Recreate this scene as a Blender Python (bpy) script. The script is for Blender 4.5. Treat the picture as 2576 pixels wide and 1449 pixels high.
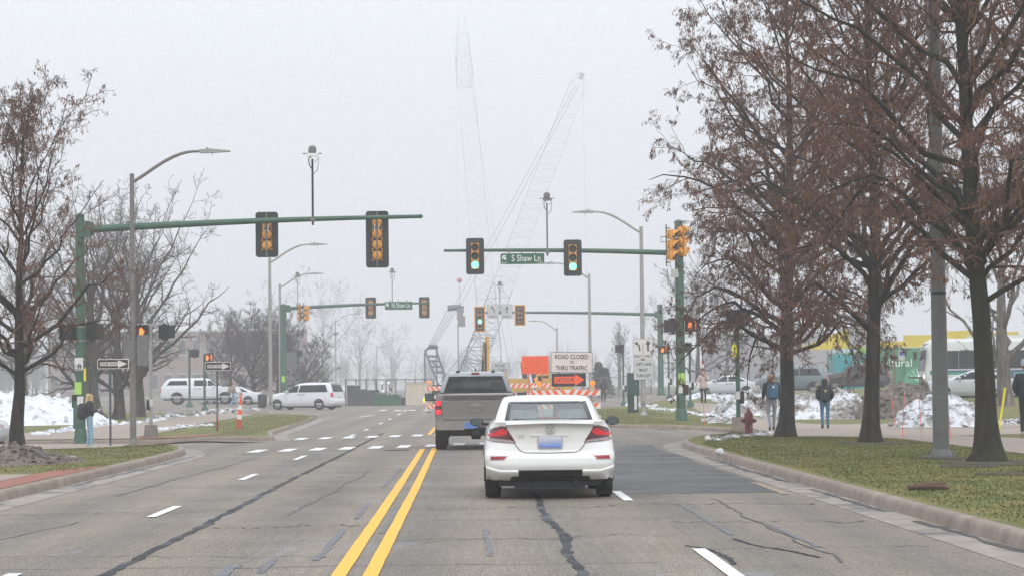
import bpy, bmesh, math, random
import numpy as np
from mathutils import Vector, Matrix, noise, geometry
PI = math.pi; R = math.radians
for o in list(bpy.data.objects): bpy.data.objects.remove(o)
S = bpy.context.scene; C = S.collection
random.seed(7)

# ---------------------------------------------------------------- camera, sky, sun, exposure
EYE = Vector((0, 0, 1.53)); FPX = 6200.0; ROLL = -0.011
YAW = math.atan(98.7/FPX); PITCH = math.atan(246.4/FPX)
CM = Matrix.Rotation(-YAW, 3, 'Z') @ Matrix.Rotation(PI/2+PITCH, 3, 'X') @ Matrix.Rotation(ROLL, 3, 'Z')
cam = bpy.data.cameras.new('camera'); co = bpy.data.objects.new('camera', cam); C.objects.link(co)
co.matrix_world = Matrix.Translation(EYE) @ CM.to_4x4()
cam.sensor_width = 36; cam.lens = FPX/2576*36; cam.clip_start = .5; cam.clip_end = 6000
S.camera = co
W = bpy.data.worlds.new('World'); S.world = W; W.use_nodes = True
nt = W.node_tree; bg = nt.nodes['Background']
sky = nt.nodes.new('ShaderNodeTexSky'); sky.sky_type = 'NISHITA'; sky.sun_disc = False
sky.sun_elevation = R(42); sky.sun_rotation = R(200); sky.air_density = 1.0; sky.dust_density = 4; sky.ozone_density = 1
hs = nt.nodes.new('ShaderNodeHueSaturation'); hs.inputs['Saturation'].default_value = .12
nt.links.new(sky.outputs[0], hs.inputs['Color'])
mxw = nt.nodes.new('ShaderNodeMix'); mxw.data_type = 'RGBA'; mxw.inputs[0].default_value = .86
nt.links.new(hs.outputs[0], mxw.inputs[6]); mxw.inputs[7].default_value = (8.05, 8.4, 9.0, 1)   # the cloud deck
tcw = nt.nodes.new('ShaderNodeTexCoord'); sxw = nt.nodes.new('ShaderNodeSeparateXYZ'); mrw = nt.nodes.new('ShaderNodeMapRange'); grw = nt.nodes.new('ShaderNodeVectorMath'); grw.operation = 'SCALE'
nt.links.new(tcw.outputs['Generated'], sxw.inputs[0]); nt.links.new(sxw.outputs[2], mrw.inputs[0]); mrw.inputs[1].default_value = 0; mrw.inputs[2].default_value = .5; mrw.inputs[3].default_value = .74; mrw.inputs[4].default_value = 1.2   # overcast: brighter towards the zenith
nt.links.new(mxw.outputs[2], grw.inputs[0]); nt.links.new(mrw.outputs[0], grw.inputs['Scale']); nt.links.new(grw.outputs[0], bg.inputs[0]); bg.inputs[1].default_value = .105
sun = bpy.data.lights.new('sun', 'SUN'); sun.energy = .8; sun.angle = R(35); sun.color = (1, .98, .95)
so = bpy.data.objects.new('sun', sun); C.objects.link(so); so.rotation_euler = (R(48), 0, R(20)); so.location = (0, -20, 300)
S.view_settings.view_transform = 'Standard'; S.view_settings.look = 'None'
S.view_settings.exposure = 0.68; S.view_settings.gamma = 1; S.view_settings.use_curve_mapping = False
cy = S.cycles
cy.use_denoising = True; cy.denoising_prefilter = 'NONE'
try: cy.denoiser = 'OPENIMAGEDENOISE'
except Exception: pass
cy.volume_bounces = 2; cy.max_bounces = 6; cy.diffuse_bounces = 3; cy.glossy_bounces = 3; cy.transmission_bounces = 4; cy.transparent_max_bounces = 8
cy.sample_clamp_indirect = 4; cy.caustics_reflective = False; cy.caustics_refractive = False
cy.use_adaptive_sampling = True; cy.adaptive_threshold = .01

# ---------------------------------------------------------------- small tools
def ss(a, b, t):
    t = (t-a)/(b-a); t = 0.0 if t < 0 else 1.0 if t > 1 else t
    return t*t*(3-2*t)
def gz(x, y):                                              # height of the paved level
    z = .15*ss(110, 170, y)
    z -= .33*ss(-6.5, -11.5, x)*ss(57, 72, y)*(1-ss(82, 96, y))
    z += .28*ss(-12, -20, x)*ss(115, 165, y)
    z -= .12*ss(6, 9, x)*ss(58, 70, y)*(1-ss(106, 116, y))
    z += .42*ss(9, 12.5, x)*ss(106, 127, y)
    z += .5*ss(14, 26, x)*ss(98, 128, y)
    return z
def ray(px, py):
    d = CM @ Vector(((px-1288)/FPX, -(py-724.5)/FPX, -1)); return d/d.y
def at(px, py, d): return EYE + ray(px, py)*d              # photo point (2576 wide) at depth d
def gnd(px, py, off=0.0):                                  # photo point on the ground
    r = ray(px, py); d = 60.0
    lo, hi = 5.0, 700.0
    for _ in range(50):
        d = (lo+hi)/2; p = EYE+r*d
        if p.z > gz(p.x, p.y)+off: lo = d
        else: hi = d
    return EYE+r*d
def foot(px, d, off=0.0, py=1000):                         # ground point at depth d in column px
    p = at(px, py, d)
    for _ in range(4):
        z = gz(p.x, p.y)+off
        py2 = py_of(p.x, p.y, z); p = at(px, py2, d)
    return Vector((p.x, d, gz(p.x, d)+off))
def py_of(x, y, z):
    q = CM.transposed() @ (Vector((x, y, z))-EYE); return 724.5-q.y/-q.z*FPX

def prop(o, label=None, cat=None, group=None, kind=None):
    if label: o['label'] = label
    if cat: o['category'] = cat
    if group: o['group'] = group
    if kind: o['kind'] = kind
    return o
def thing(name, label, cat, loc=(0, 0, 0), rz=0, group=None):
    o = bpy.data.objects.new(name, None); C.objects.link(o); o.location = loc; o.rotation_euler = (0, 0, rz)
    o.empty_display_size = .2
    return prop(o, label, cat, group)
def kids(o): return [c for c in ALLKIDS.get(o.name, ())]
ALLKIDS = {}
def link(o, parent):
    C.objects.link(o)
    if parent is not None:
        o.parent = parent; ALLKIDS.setdefault(parent.name, []).append(o)
    return o
def dup(t, loc=None, rz=None, label=None, group=None):
    r = t.copy(); C.objects.link(r)
    if loc is not None: r.location = loc
    if rz is not None: r.rotation_euler = (0, 0, rz)
    if label: r['label'] = label
    if group: r['group'] = group
    def rec(a, b):
        for ch in kids(a):
            c = ch.copy(); link(c, b); rec(ch, c)
    rec(t, r)
    return r

class MB:
    def __init__(s): s.v = []; s.f = []; s.m = []
    def add(s, vs, fs, m=0):
        n = len(s.v); s.v += [tuple(p) for p in vs]; s.f += [tuple(i+n for i in f) for f in fs]; s.m += [m]*len(fs); return s
    def box(s, c, d, rz=0, m=0, rx=0, ry=0, tx=1, ty=1):
        M = Matrix.Rotation(rz, 3, 'Z') @ Matrix.Rotation(ry, 3, 'Y') @ Matrix.Rotation(rx, 3, 'X'); c = Vector(c)
        vs = []
        for k in (-.5, .5):
            a, b = (tx, ty) if k > 0 else (1, 1)
            for i, j in ((-.5, -.5), (.5, -.5), (.5, .5), (-.5, .5)):
                vs.append(c+M @ Vector((i*d[0]*a, j*d[1]*b, k*d[2])))
        return s.add(vs, [(3, 2, 1, 0), (4, 5, 6, 7), (0, 1, 5, 4), (1, 2, 6, 5), (2, 3, 7, 6), (3, 0, 4, 7)], m)
    def tube(s, pts, rad, n=8, m=0, caps=True):
        pts = [Vector(p) for p in pts]; k = len(pts)
        if not hasattr(rad, '__len__'): rad = [rad]*k
        vs = []; up = None
        for i, p in enumerate(pts):
            t = (pts[min(i+1, k-1)]-pts[max(i-1, 0)])
            t = t.normalized() if t.length > 1e-9 else Vector((0, 0, 1))
            if up is None:
                up = Vector((0, 0, 1)) if abs(t.z) < .9 else Vector((0, 1, 0))
            u = (up-t*up.dot(t)).normalized(); w = t.cross(u); up = u
            for j in range(n):
                a = 2*PI*j/n; vs.append(p+(u*math.cos(a)+w*math.sin(a))*rad[i])
        fs = [(i*n+j, i*n+(j+1) % n, (i+1)*n+(j+1) % n, (i+1)*n+j) for i in range(k-1) for j in range(n)]
        if caps: fs += [tuple(range(n-1, -1, -1)), tuple(range((k-1)*n, k*n))]
        return s.add(vs, fs, m)
    def cyl(s, a, b, r0, r1=None, n=12, m=0, caps=True): return s.tube([a, b], [r0, r0 if r1 is None else r1], n, m, caps)
    def lathe(s, prof, c=(0, 0, 0), ax=(0, 0, 1), n=16, m=0, close=False):
        ax = Vector(ax).normalized(); c = Vector(c)
        u = ax.orthogonal().normalized(); w = ax.cross(u)
        vs = [c+ax*h+(u*math.cos(2*PI*j/n)+w*math.sin(2*PI*j/n))*r for r, h in prof for j in range(n)]
        k = len(prof)
        fs = [(i*n+j, i*n+(j+1) % n, ((i+1) % k)*n+(j+1) % n, ((i+1) % k)*n+j) for i in range(k if close else k-1) for j in range(n)]
        if not close:
            if prof[0][0] > 1e-6: fs.append(tuple(range(n-1, -1, -1)))
            if prof[-1][0] > 1e-6: fs.append(tuple(range((k-1)*n, k*n)))
        return s.add(vs, fs, m)
    def prism(s, poly, o=(0, 0, 0), ux=(1, 0, 0), uy=(0, 0, 1), t=.01, m=0):
        o, ux, uy = Vector(o), Vector(ux), Vector(uy); nn = ux.cross(uy); n = len(poly)      # +nn is the front
        vs = [o+ux*a+uy*b+nn*t for a, b in poly]+[o+ux*a+uy*b for a, b in poly]
        fs = [tuple(range(n)), tuple(range(2*n-1, n-1, -1))]+[(i, n+i, n+(i+1) % n, (i+1) % n) for i in range(n)]
        return s.add(vs, fs, m)
    def build(s, name, mats, parent=None, smooth=40, kind=None):
        me = bpy.data.meshes.new(name); me.from_pydata(s.v, [], s.f)
        if not isinstance(mats, (list, tuple)): mats = [mats]
        for x in mats: me.materials.append(x)
        if len(mats) > 1: me.polygons.foreach_set('material_index', s.m)
        if smooth:
            me.polygons.foreach_set('use_smooth', [True]*len(me.polygons))
            me.set_sharp_from_angle(angle=R(smooth))
        me.update()
        o = bpy.data.objects.new(name, me); link(o, parent)
        if kind: o['kind'] = kind
        return o
def rrect(w, h, r, n=4, cx=0, cz=0):
    p = []
    for qx, qz, a0 in ((1, -1, -PI/2), (1, 1, 0), (-1, 1, PI/2), (-1, -1, PI)):
        for i in range(n+1):
            a = a0+PI/2*i/n; p.append((cx+qx*(w/2-r)+r*math.cos(a), cz+qz*(h/2-r)+r*math.sin(a)))
    return p
def circ(r, n=20, cx=0, cz=0): return [(cx+r*math.cos(2*PI*i/n), cz+r*math.sin(2*PI*i/n)) for i in range(n)]
def np_mesh(name, V, F, mats, parent=None, smooth=True, kind=None, mi=None):
    F = np.asarray(F, dtype=np.int32); k = F.shape[1]
    me = bpy.data.meshes.new(name); me.vertices.add(len(V)); me.vertices.foreach_set('co', np.asarray(V, dtype=np.float32).ravel())
    me.loops.add(F.size); me.loops.foreach_set('vertex_index', F.ravel())
    me.polygons.add(len(F)); me.polygons.foreach_set('loop_start', np.arange(0, F.size, k, dtype=np.int32))
    try: me.polygons.foreach_set('loop_total', np.full(len(F), k, dtype=np.int32))
    except Exception: pass
    for x in (mats if isinstance(mats, (list, tuple)) else [mats]): me.materials.append(x)
    if mi is not None: me.polygons.foreach_set('material_index', np.asarray(mi, dtype=np.int32))
    if smooth: me.polygons.foreach_set('use_smooth', np.ones(len(F), dtype=bool))
    me.update(calc_edges=True); me.validate()
    o = bpy.data.objects.new(name, me); link(o, parent)
    if kind: o['kind'] = kind
    return o
def text(s, parent, o, w, h, mat, ux=(1, 0, 0), uy=(0, 0, 1), name='lettering', bold=0.0, shear=0):
    cu = bpy.data.curves.new('lettering', 'FONT'); cu.body = s; cu.align_x = 'CENTER'; cu.offset = bold; cu.resolution_u = 3; cu.shear = shear
    t = bpy.data.objects.new('lettering', cu)
    me = t.to_mesh().copy()
    t.to_mesh_clear(); bpy.data.objects.remove(t)
    vs = [v.co.copy() for v in me.vertices]
    x0, x1 = min(v.x for v in vs), max(v.x for v in vs); y0, y1 = min(v.y for v in vs), max(v.y for v in vs)
    o, ux, uy = Vector(o), Vector(ux), Vector(uy)
    for v in me.vertices:
        a = ((v.co.x-x0)/(x1-x0)-.5)*w; b = ((v.co.y-y0)/(y1-y0)-.5)*h
        v.co = o+ux*a+uy*b
    me.materials.clear(); me.materials.append(mat)
    ob = bpy.data.objects.new(name, me); return link(ob, parent)

# ---------------------------------------------------------------- materials
def new_mat(name):
    m = bpy.data.materials.new(name); m.use_nodes = True
    t = m.node_tree; return m, t, t.nodes['Principled BSDF']
def nd(t, kind, **kw):
    n = t.nodes.new(kind)
    for k, v in kw.items():
        if k.startswith('i_'): n.inputs[int(k[2:]) if k[2:].isdigit() else k[2:]].default_value = v
        else: setattr(n, k, v)
    return n
def ramp(t, fac, stops):
    r = t.nodes.new('ShaderNodeValToRGB'); e = r.color_ramp.elements
    while len(e) < len(stops): e.new(.5)
    for x, (p, c) in zip(e, stops): x.position = p; x.color = (*c, 1) if len(c) == 3 else c
    t.links.new(fac, r.inputs[0]); return r.outputs[0]
def coords(t, world=False):
    return (t.nodes.new('ShaderNodeNewGeometry').outputs['Position'] if world else t.nodes.new('ShaderNodeTexCoord').outputs['Object'])
def noise_n(t, co, scale, detail=4, rough=.55, stretch=None):
    if stretch:
        mp = t.nodes.new('ShaderNodeMapping'); mp.inputs['Scale'].default_value = stretch; t.links.new(co, mp.inputs[0]); co = mp.outputs[0]
    n = t.nodes.new('ShaderNodeTexNoise'); n.inputs['Scale'].default_value = scale; n.inputs['Detail'].default_value = detail; n.inputs['Roughness'].default_value = rough
    t.links.new(co, n.inputs['Vector']); return n.outputs['Fac']
def mixc(t, fac, a, b, mode='MIX'):
    n = t.nodes.new('ShaderNodeMix'); n.data_type = 'RGBA'; n.blend_type = mode
    for s, x in ((0, fac), (6, a), (7, b)):
        if hasattr(x, 'is_linked') or hasattr(x, 'links'): t.links.new(x, n.inputs[s])
        elif s == 0: n.inputs[0].default_value = x
        else: n.inputs[s].default_value = (*x, 1)
    return n.outputs[2]
def bump(t, bs, h, strength=.3, dist=.02):
    b = t.nodes.new('ShaderNodeBump'); b.inputs['Strength'].default_value = strength; b.inputs['Distance'].default_value = dist
    t.links.new(h, b.inputs['Height']); t.links.new(b.outputs[0], bs.inputs['Normal'])
MATS = {}
def pbr(name, col, rough=.6, metal=0, var=.18, scale=6, bmp=0, bscale=30, world=False, coat=0, spec=.5, dirt=None, stretch=None):
    if name in MATS: return MATS[name]
    m, t, b = new_mat(name); co = coords(t, world)
    n = noise_n(t, co, scale, 5, .6, stretch)
    lo = tuple(c*(1-var) for c in col); hi = tuple(min(1, c*(1+var)) for c in col)
    c = ramp(t, n, [(.3, lo), (.7, hi)])
    if dirt:
        n2 = noise_n(t, co, dirt[1], 6, .65); f = ramp(t, n2, [(dirt[2], (0, 0, 0)), (dirt[2]+.15, (1, 1, 1))]); c = mixc(t, f, c, dirt[0])
    t.links.new(c, b.inputs['Base Color'])
    b.inputs['Roughness'].default_value = rough; b.inputs['Metallic'].default_value = metal
    b.inputs['Coat Weight'].default_value = coat; b.inputs['Coat Roughness'].default_value = .06; b.inputs['Specular IOR Level'].default_value = spec
    if bmp: bump(t, b, noise_n(t, co, bscale, 4), bmp, .02)
    MATS[name] = m; return m
def emis(name, col, strength, base=(.05, .05, .05)):
    m, t, b = new_mat(name); b.inputs['Base Color'].default_value = (*base, 1)
    b.inputs['Emission Color'].default_value = (*col, 1); b.inputs['Emission Strength'].default_value = strength; b.inputs['Roughness'].default_value = .3
    return m
def glass_mat(name, tint, fac=.18, rough=.03):
    m = bpy.data.materials.new(name); m.use_nodes = True; t = m.node_tree; t.nodes.clear()
    o = t.nodes.new('ShaderNodeOutputMaterial'); mx = t.nodes.new('ShaderNodeMixShader'); tr = t.nodes.new('ShaderNodeBsdfTransparent'); gl = t.nodes.new('ShaderNodeBsdfGlossy')
    tr.inputs[0].default_value = (*tint, 1); gl.inputs[1].default_value = rough; mx.inputs[0].default_value = fac
    t.links.new(tr.outputs[0], mx.inputs[1]); t.links.new(gl.outputs[0], mx.inputs[2]); t.links.new(mx.outputs[0], o.inputs[0]); return m

def asphalt(name, c0, c1, rough=.55, salt=.5):
    m, t, b = new_mat(name); co = coords(t, True)
    big = noise_n(t, co, .5, 4, .6, (1, .08, 1)); c = ramp(t, big, [(.3, c0), (.72, c1)])
    ag = noise_n(t, co, 62, 2, .8, (1, .13, 1)); agc = ramp(t, ag, [(.28, (.42, .42, .44)), (.5, (1, 1, 1)), (.72, (1.65, 1.58, 1.45))]); c = mixc(t, 1.0, c, agc, 'MULTIPLY')
    ag2 = noise_n(t, co, 17, 4, .75, (1, .035, 1)); c = mixc(t, 1.0, c, ramp(t, ag2, [(.3, (.8, .8, .82)), (.7, (1.2, 1.18, 1.14))]), 'MULTIPLY')
    if name == 'asphalt':                                  # wheel paths polished darker along each lane
        sxx = t.nodes.new('ShaderNodeSeparateXYZ'); t.links.new(co, sxx.inputs[0]); sn = nd(t, 'ShaderNodeMath', operation='SINE'); ml = nd(t, 'ShaderNodeMath', operation='MULTIPLY_ADD'); t.links.new(sxx.outputs[0], ml.inputs[0]); ml.inputs[1].default_value = 2*PI/1.52; ml.inputs[2].default_value = .9; t.links.new(ml.outputs[0], sn.inputs[0])
        mr_ = nd(t, 'ShaderNodeMapRange'); t.links.new(sn.outputs[0], mr_.inputs[0]); mr_.inputs[1].default_value = -1; mr_.inputs[2].default_value = 1; c = mixc(t, 1.0, c, ramp(t, mr_.outputs[0], [(0, (.85, .86, .88)), (1, (1.1, 1.08, 1.04))]), 'MULTIPLY')
    # worn tyre tracks and pale salt blooms run along the road
    st = noise_n(t, co, 1.2, 6, .7, (1, .06, 1)); sf = ramp(t, st, [(.62, (0, 0, 0)), (.72, (salt,)*3)]); c = mixc(t, sf, c, (.25, .26, .29))
    cr = noise_n(t, co, .8, 8, .75, (.6, .35, 1)); cf = ramp(t, cr, [(.60, (0, 0, 0)), (.63, (salt,)*3), (.66, (0, 0, 0))]); c = mixc(t, cf, c, (.23, .25, .29))
    dk = noise_n(t, co, .8, 7, .7, (1.2, .12, 1)); df = ramp(t, dk, [(.3, (.5, .5, .5)), (.37, (0, 0, 0))]); c = mixc(t, df, c, (.075, .075, .08))
    t.links.new(c, b.inputs['Base Color'])
    rr = ramp(t, noise_n(t, co, .5, 5, .6), [(.3, (rough-.14,)*3), (.7, (rough+.2,)*3)]); t.links.new(rr, b.inputs['Roughness'])
    bump(t, b, ag, .55, .012); return m
M_ROAD = asphalt('asphalt', (.138, .122, .104), (.21, .182, .148), .72)
M_PATCH = asphalt('fresh_asphalt', (.045, .046, .05), (.07, .07, .074), .6, .22)
def paint(name, col, wear, thr=.42):
    m, t, b = new_mat(name); co = coords(t, True)
    n = noise_n(t, co, 5, 8, .8, (1, .35, 1)); f = ramp(t, n, [(thr-.1, (.75, .75, .75)), (thr, (0, 0, 0))])
    n2 = noise_n(t, co, 30, 3, .7); c = mixc(t, 1.0, mixc(t, f, col, wear), ramp(t, n2, [(.3, (.82, .82, .82)), (.7, (1.08, 1.08, 1.08))]), 'MULTIPLY')
    t.links.new(c, b.inputs['Base Color']); b.inputs['Roughness'].default_value = .55; bump(t, b, n2, .3, .005); return m
M_YEL = paint('yellow_road_paint', (.86, .42, .006), (.3, .2, .1), .36)
M_WHT = paint('white_road_paint', (.78, .78, .77), (.3, .29, .28), .36)
M_TAR = pbr('crack_tar', (.028, .03, .034), .7, var=.5, scale=3, dirt=((.105, .11, .125), .7, .52), bmp=.5, bscale=12, world=True, spec=.2)  # second, blue-grey tone is the sheen of the tar put into the colour
M_TARB = pbr('tar_smear', (.15, .153, .165), .7, var=.35, scale=9, world=True, spec=.2)
M_WET = pbr('wet_grime', (.07, .068, .066), .5, var=.4, scale=2, world=True, spec=.25)
M_CONC = pbr('kerb_concrete', (.245, .195, .158), .8, var=.3, scale=2.2, bmp=.35, bscale=25, world=True, dirt=((.1, .088, .078), 1.1, .57))
M_GUT = pbr('gutter_concrete', (.27, .235, .2), .65, var=.28, scale=1.6, bmp=.3, bscale=25, world=True, dirt=((.08, .085, .09), .9, .5))
M_WALK = pbr('walk_concrete', (.29, .235, .192), .75, var=.14, scale=1.1, bmp=.2, bscale=30, world=True, dirt=((.24, .2, .165), .5, .56))
M_BRICK = pbr('red_paving', (.26, .1, .07), .85, var=.3, scale=7, bmp=.3, bscale=30, world=True)
def grass_mat(nm='winter_grass'):
    m, t, b = new_mat(nm); co = coords(t, True)
    c = ramp(t, noise_n(t, co, .9, 6, .65), [(.28, (.068, .094, .018)), (.47, (.122, .132, .026)), (.64, (.2, .168, .05)), (.82, (.16, .122, .055))])
    f = noise_n(t, co, 22, 4, .8, (1, .5, 1)); c = mixc(t, 1.0, c, ramp(t, f, [(.25, (.55, .55, .55)), (.5, (1, 1, 1)), (.78, (1.5, 1.45, 1.3))]), 'MULTIPLY')
    br = ramp(t, noise_n(t, co, 1.7, 6, .7), [(.64, (0, 0, 0)), (.74, (.85, .85, .85))]); c = mixc(t, br, c, (.105, .07, .045))
    t.links.new(c, b.inputs['Base Color']); b.inputs['Roughness'].default_value = .9; bump(t, b, f, .8, .05); return m
M_GRASS = grass_mat()
M_BLADE = grass_mat('grass_blades')
M_DRY = pbr('dry_grass_blades', (.21, .165, .045), .9, var=.4, scale=2, world=True, spec=.2)
def snow_mat(name, dirt, thr):
    m, t, b = new_mat(name); co = coords(t, True)
    n = noise_n(t, co, 1.3, 8, .72); c = ramp(t, n, [(thr, (.72, .745, .79)), (thr+.1, dirt), (thr+.28, tuple(x*.6 for x in dirt))])
    fine = noise_n(t, co, 9, 5, .7); c = mixc(t, 1.0, c, ramp(t, fine, [(.3, (.8, .8, .8)), (.65, (1.05, 1.05, 1.05))]), 'MULTIPLY')
    t.links.new(c, b.inputs['Base Color']); b.inputs['Roughness'].default_value = .7; bump(t, b, fine, .7, .06); return m
M_SNOW = snow_mat('clean_snow', (.46, .45, .44), .56)
M_SNOWD = snow_mat('dirty_snow', (.29, .265, .245), .44)
M_SNOWB = snow_mat('sooty_snow', (.2, .165, .14), .3)
def bark(name, col, moss=None, thr=.5):
    m, t, b = new_mat(name); co = coords(t)
    n = noise_n(t, co, 9, 7, .75, (1, 1, .16)); c = ramp(t, n, [(.34, tuple(x*.3 for x in col)), (.52, col), (.68, tuple(x*2.6 for x in col))])
    if moss:
        f = ramp(t, noise_n(t, co, 1.2, 5, .6), [(thr, (0, 0, 0)), (thr+.18, (.8, .8, .8))]); c = mixc(t, f, c, mixc(t, n, tuple(x*.5 for x in moss), moss))
    t.links.new(c, b.inputs['Base Color']); b.inputs['Roughness'].default_value = .92; bump(t, b, n, 1.0, .04); return m
M_BARK = bark('dark_bark', (.026, .02, .016))
M_BARKM = bark('mossy_bark', (.021, .017, .013), (.036, .038, .009), .42)
M_TWIG = pbr('twig_bark', (.15, .082, .058), .9, var=.35, scale=2, spec=.2)
M_TWIGP = pbr('pale_twig_bark', (.1, .082, .078), .9, var=.3, scale=2, spec=.2)
def leaf_mat():
    m, t, b = new_mat('dead_leaf'); g = t.nodes.new('ShaderNodeNewGeometry')
    c = ramp(t, g.outputs['Random Per Island'], [(0, (.065, .036, .028)), (.5, (.14, .07, .048)), (.85, (.205, .1, .068)), (1, (.28, .14, .09))])
    t.links.new(c, b.inputs['Base Color']); b.inputs['Roughness'].default_value = .75; b.inputs['Specular IOR Level'].default_value = .25; return m
M_LEAF = leaf_mat()
M_GREEN = pbr('mast_green', (.035, .098, .062), .5, var=.12, scale=2, dirt=((.055, .09, .065), 1.5, .6))
M_GALV = pbr('galvanised_steel', (.33, .325, .31), .5, metal=.35, var=.12, scale=3, bmp=.1)
M_GALVD = pbr('weathered_steel', (.165, .152, .142), .6, metal=.2, var=.15, scale=3)
M_POLEG = pbr('grey_painted_pole', (.135, .135, .135), .55, metal=.1, var=.1, scale=3, dirt=((.13, .125, .12), 2, .6))
M_POST = pbr('dark_sign_post', (.075, .082, .095), .5, metal=.3, var=.12)
M_BLK = pbr('black_metal', (.013, .014, .016), .5, var=.2)
M_BLKP = pbr('black_plastic', (.009, .01, .011), .55, var=.2)
M_SIGY = pbr('signal_yellow', (.66, .29, .035), .5, var=.1)
M_LENSD = pbr('dark_lens', (.05, .04, .035), .2, var=.2)
M_LENSG = pbr('dark_green_lens', (.02, .055, .04), .2, var=.2)
M_GRN_ON = emis('green_light', (.16, 1.0, .72), 1.9, (.1, .5, .4))
M_HAND = emis('orange_signal_light', (1, .17, .012), 1.7)
M_SIGNW = pbr('sign_white', (.64, .6, .58), .45, var=.06, scale=4)
M_SIGNG = pbr('sign_grey_white', (.5, .5, .5), .45, var=.06, scale=4)
M_SIGNB = pbr('sign_black', (.02, .02, .022), .45, var=.1)
M_SIGNGR = pbr('sign_green', (.012, .095, .055), .4, var=.08)
M_SIGNO = pbr('sign_orange', (.86, .105, .022), .5, var=.08)
M_SIGNBK = pbr('sign_back_aluminium', (.135, .135, .137), .55, metal=.1, var=.1)
M_LETW = pbr('letter_white', (.72, .74, .72), .5, var=.05)
M_LETB = pbr('letter_black', (.018, .018, .02), .5, var=.05)
M_STRO = pbr('barrier_orange', (.85, .13, .02), .5, var=.1)
M_STRW = pbr('barrier_white', (.74, .7, .67), .5, var=.08)
M_LAMPO = emis('amber_warning_lamp', (1, .28, .01), .35, (.8, .24, .02))
M_POSTG = pbr('green_poster', (.36, .6, .12), .6, var=.08)
M_POSTY = pbr('yellow_tag', (.78, .66, .02), .6, var=.08)
M_PAPER = pbr('white_placard', (.6, .6, .6), .6, var=.1)
M_CAR_W = pbr('white_car_paint', (.7, .705, .69), .32, var=.03, scale=3, coat=.7, dirt=((.52, .5, .46), 2.2, .62))
M_VAN_W = pbr('white_van_paint', (.66, .68, .72), .35, var=.03, scale=3, coat=.5)
M_TRUCK = pbr('grey_truck_paint', (.16, .148, .142), .36, metal=.35, var=.06, scale=3, coat=.6, dirt=((.2, .18, .165), 2.5, .58))
M_TRUCKL = pbr('grey_truck_lower', (.2, .185, .172), .5, metal=.2, var=.15, scale=5)
M_SILV = pbr('silver_car_paint', (.5, .53, .56), .35, metal=.1, var=.04, coat=.5)
M_SUV = pbr('charcoal_car_paint', (.042, .045, .05), .35, var=.06, coat=.5)
M_TEALCAR = pbr('slate_car_paint', (.1, .15, .16), .35, var=.06, coat=.5)
M_CHROME = pbr('chrome', (.62, .62, .62), .16, metal=1, var=.03)
M_BUMPC = pbr('dull_chrome', (.27, .25, .235), .4, metal=.6, var=.1)
M_TYRE = pbr('tyre_rubber', (.013, .013, .014), .8, var=.3, bmp=.2)
M_RIM = pbr('alloy_rim', (.33, .33, .34), .4, metal=.6, var=.1)
M_UNDER = pbr('underbody', (.012, .012, .013), .8, var=.3)
M_GLASSD = pbr('dark_tinted_glass', (.014, .017, .019), .1, var=.15, spec=.16)
M_GLASSC = glass_mat('car_glass', (.75, .88, .86), .27)
M_SEAT = pbr('seat_fabric', (.13, .15, .155), .9, var=.15)
M_SEATL = pbr('seat_fabric_light', (.2, .24, .24), .9, var=.15)
M_TAILD = pbr('tail_lens_dark', (.07, .007, .01), .12, var=.15, coat=.5)
M_TAILW = pbr('tail_lens_clear', (.34, .27, .27), .15, var=.2, scale=30)
M_TAIL = emis('tail_light_lit', (1, .02, .03), .12, (.36, .008, .014))
M_TAILR = pbr('red_reflector', (.27, .008, .012), .25, var=.1)
M_BRAKE = emis('brake_light_lit', (1, .02, .05), .9, (.6, .02, .02))
M_HEADL = emis('headlight_lit', (1, .85, .6), 2.0, (.6, .6, .6))
M_SKIN = pbr('skin', (.5, .32, .25), .6, var=.06)
M_JEAN = pbr('light_denim', (.22, .36, .47), .85, var=.18, scale=5)
M_JEAN2 = pbr('blue_denim', (.06, .15, .24), .85, var=.2, scale=5)
M_NAVY = pbr('navy_jacket', (.018, .025, .036), .8, var=.2)
M_DARKC = pbr('dark_coat', (.018, .019, .023), .85, var=.2)
M_GREYP = pbr('grey_joggers', (.25, .26, .3), .9, var=.12)
M_PINKC = pbr('pale_pink_coat', (.52, .4, .37), .85, var=.1)
M_TANC = pbr('tan_jacket', (.3, .27, .22), .9, var=.2)
M_BLOND = pbr('blond_hair', (.52, .36, .19), .7, var=.3, scale=25)
M_BROWNH = pbr('brown_hair', (.3, .16, .075), .7, var=.35, scale=25)
M_BAGB = pbr('blue_nylon', (.025, .1, .19), .7, var=.2)
M_SHOE = pbr('shoe_white', (.45, .44, .42), .7, var=.1)
M_SHOEB = pbr('shoe_black', (.02, .02, .022), .7, var=.1)
M_HYD = pbr('hydrant_red', (.16, .022, .028), .45, var=.2, scale=4)
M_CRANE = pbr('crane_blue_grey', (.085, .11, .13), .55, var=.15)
M_CRANEP = pbr('crane_haze_pale', (.46, .48, .52), .6, var=.1)  # crane paled towards the sky tone: haze put into the colour
M_CABLE = pbr('crane_cable', (.12, .13, .14), .6, var=.1)
M_EXC = pbr('machine_yellow', (.55, .31, .05), .5, var=.15, dirt=((.25, .17, .07), 2, .58))
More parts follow.
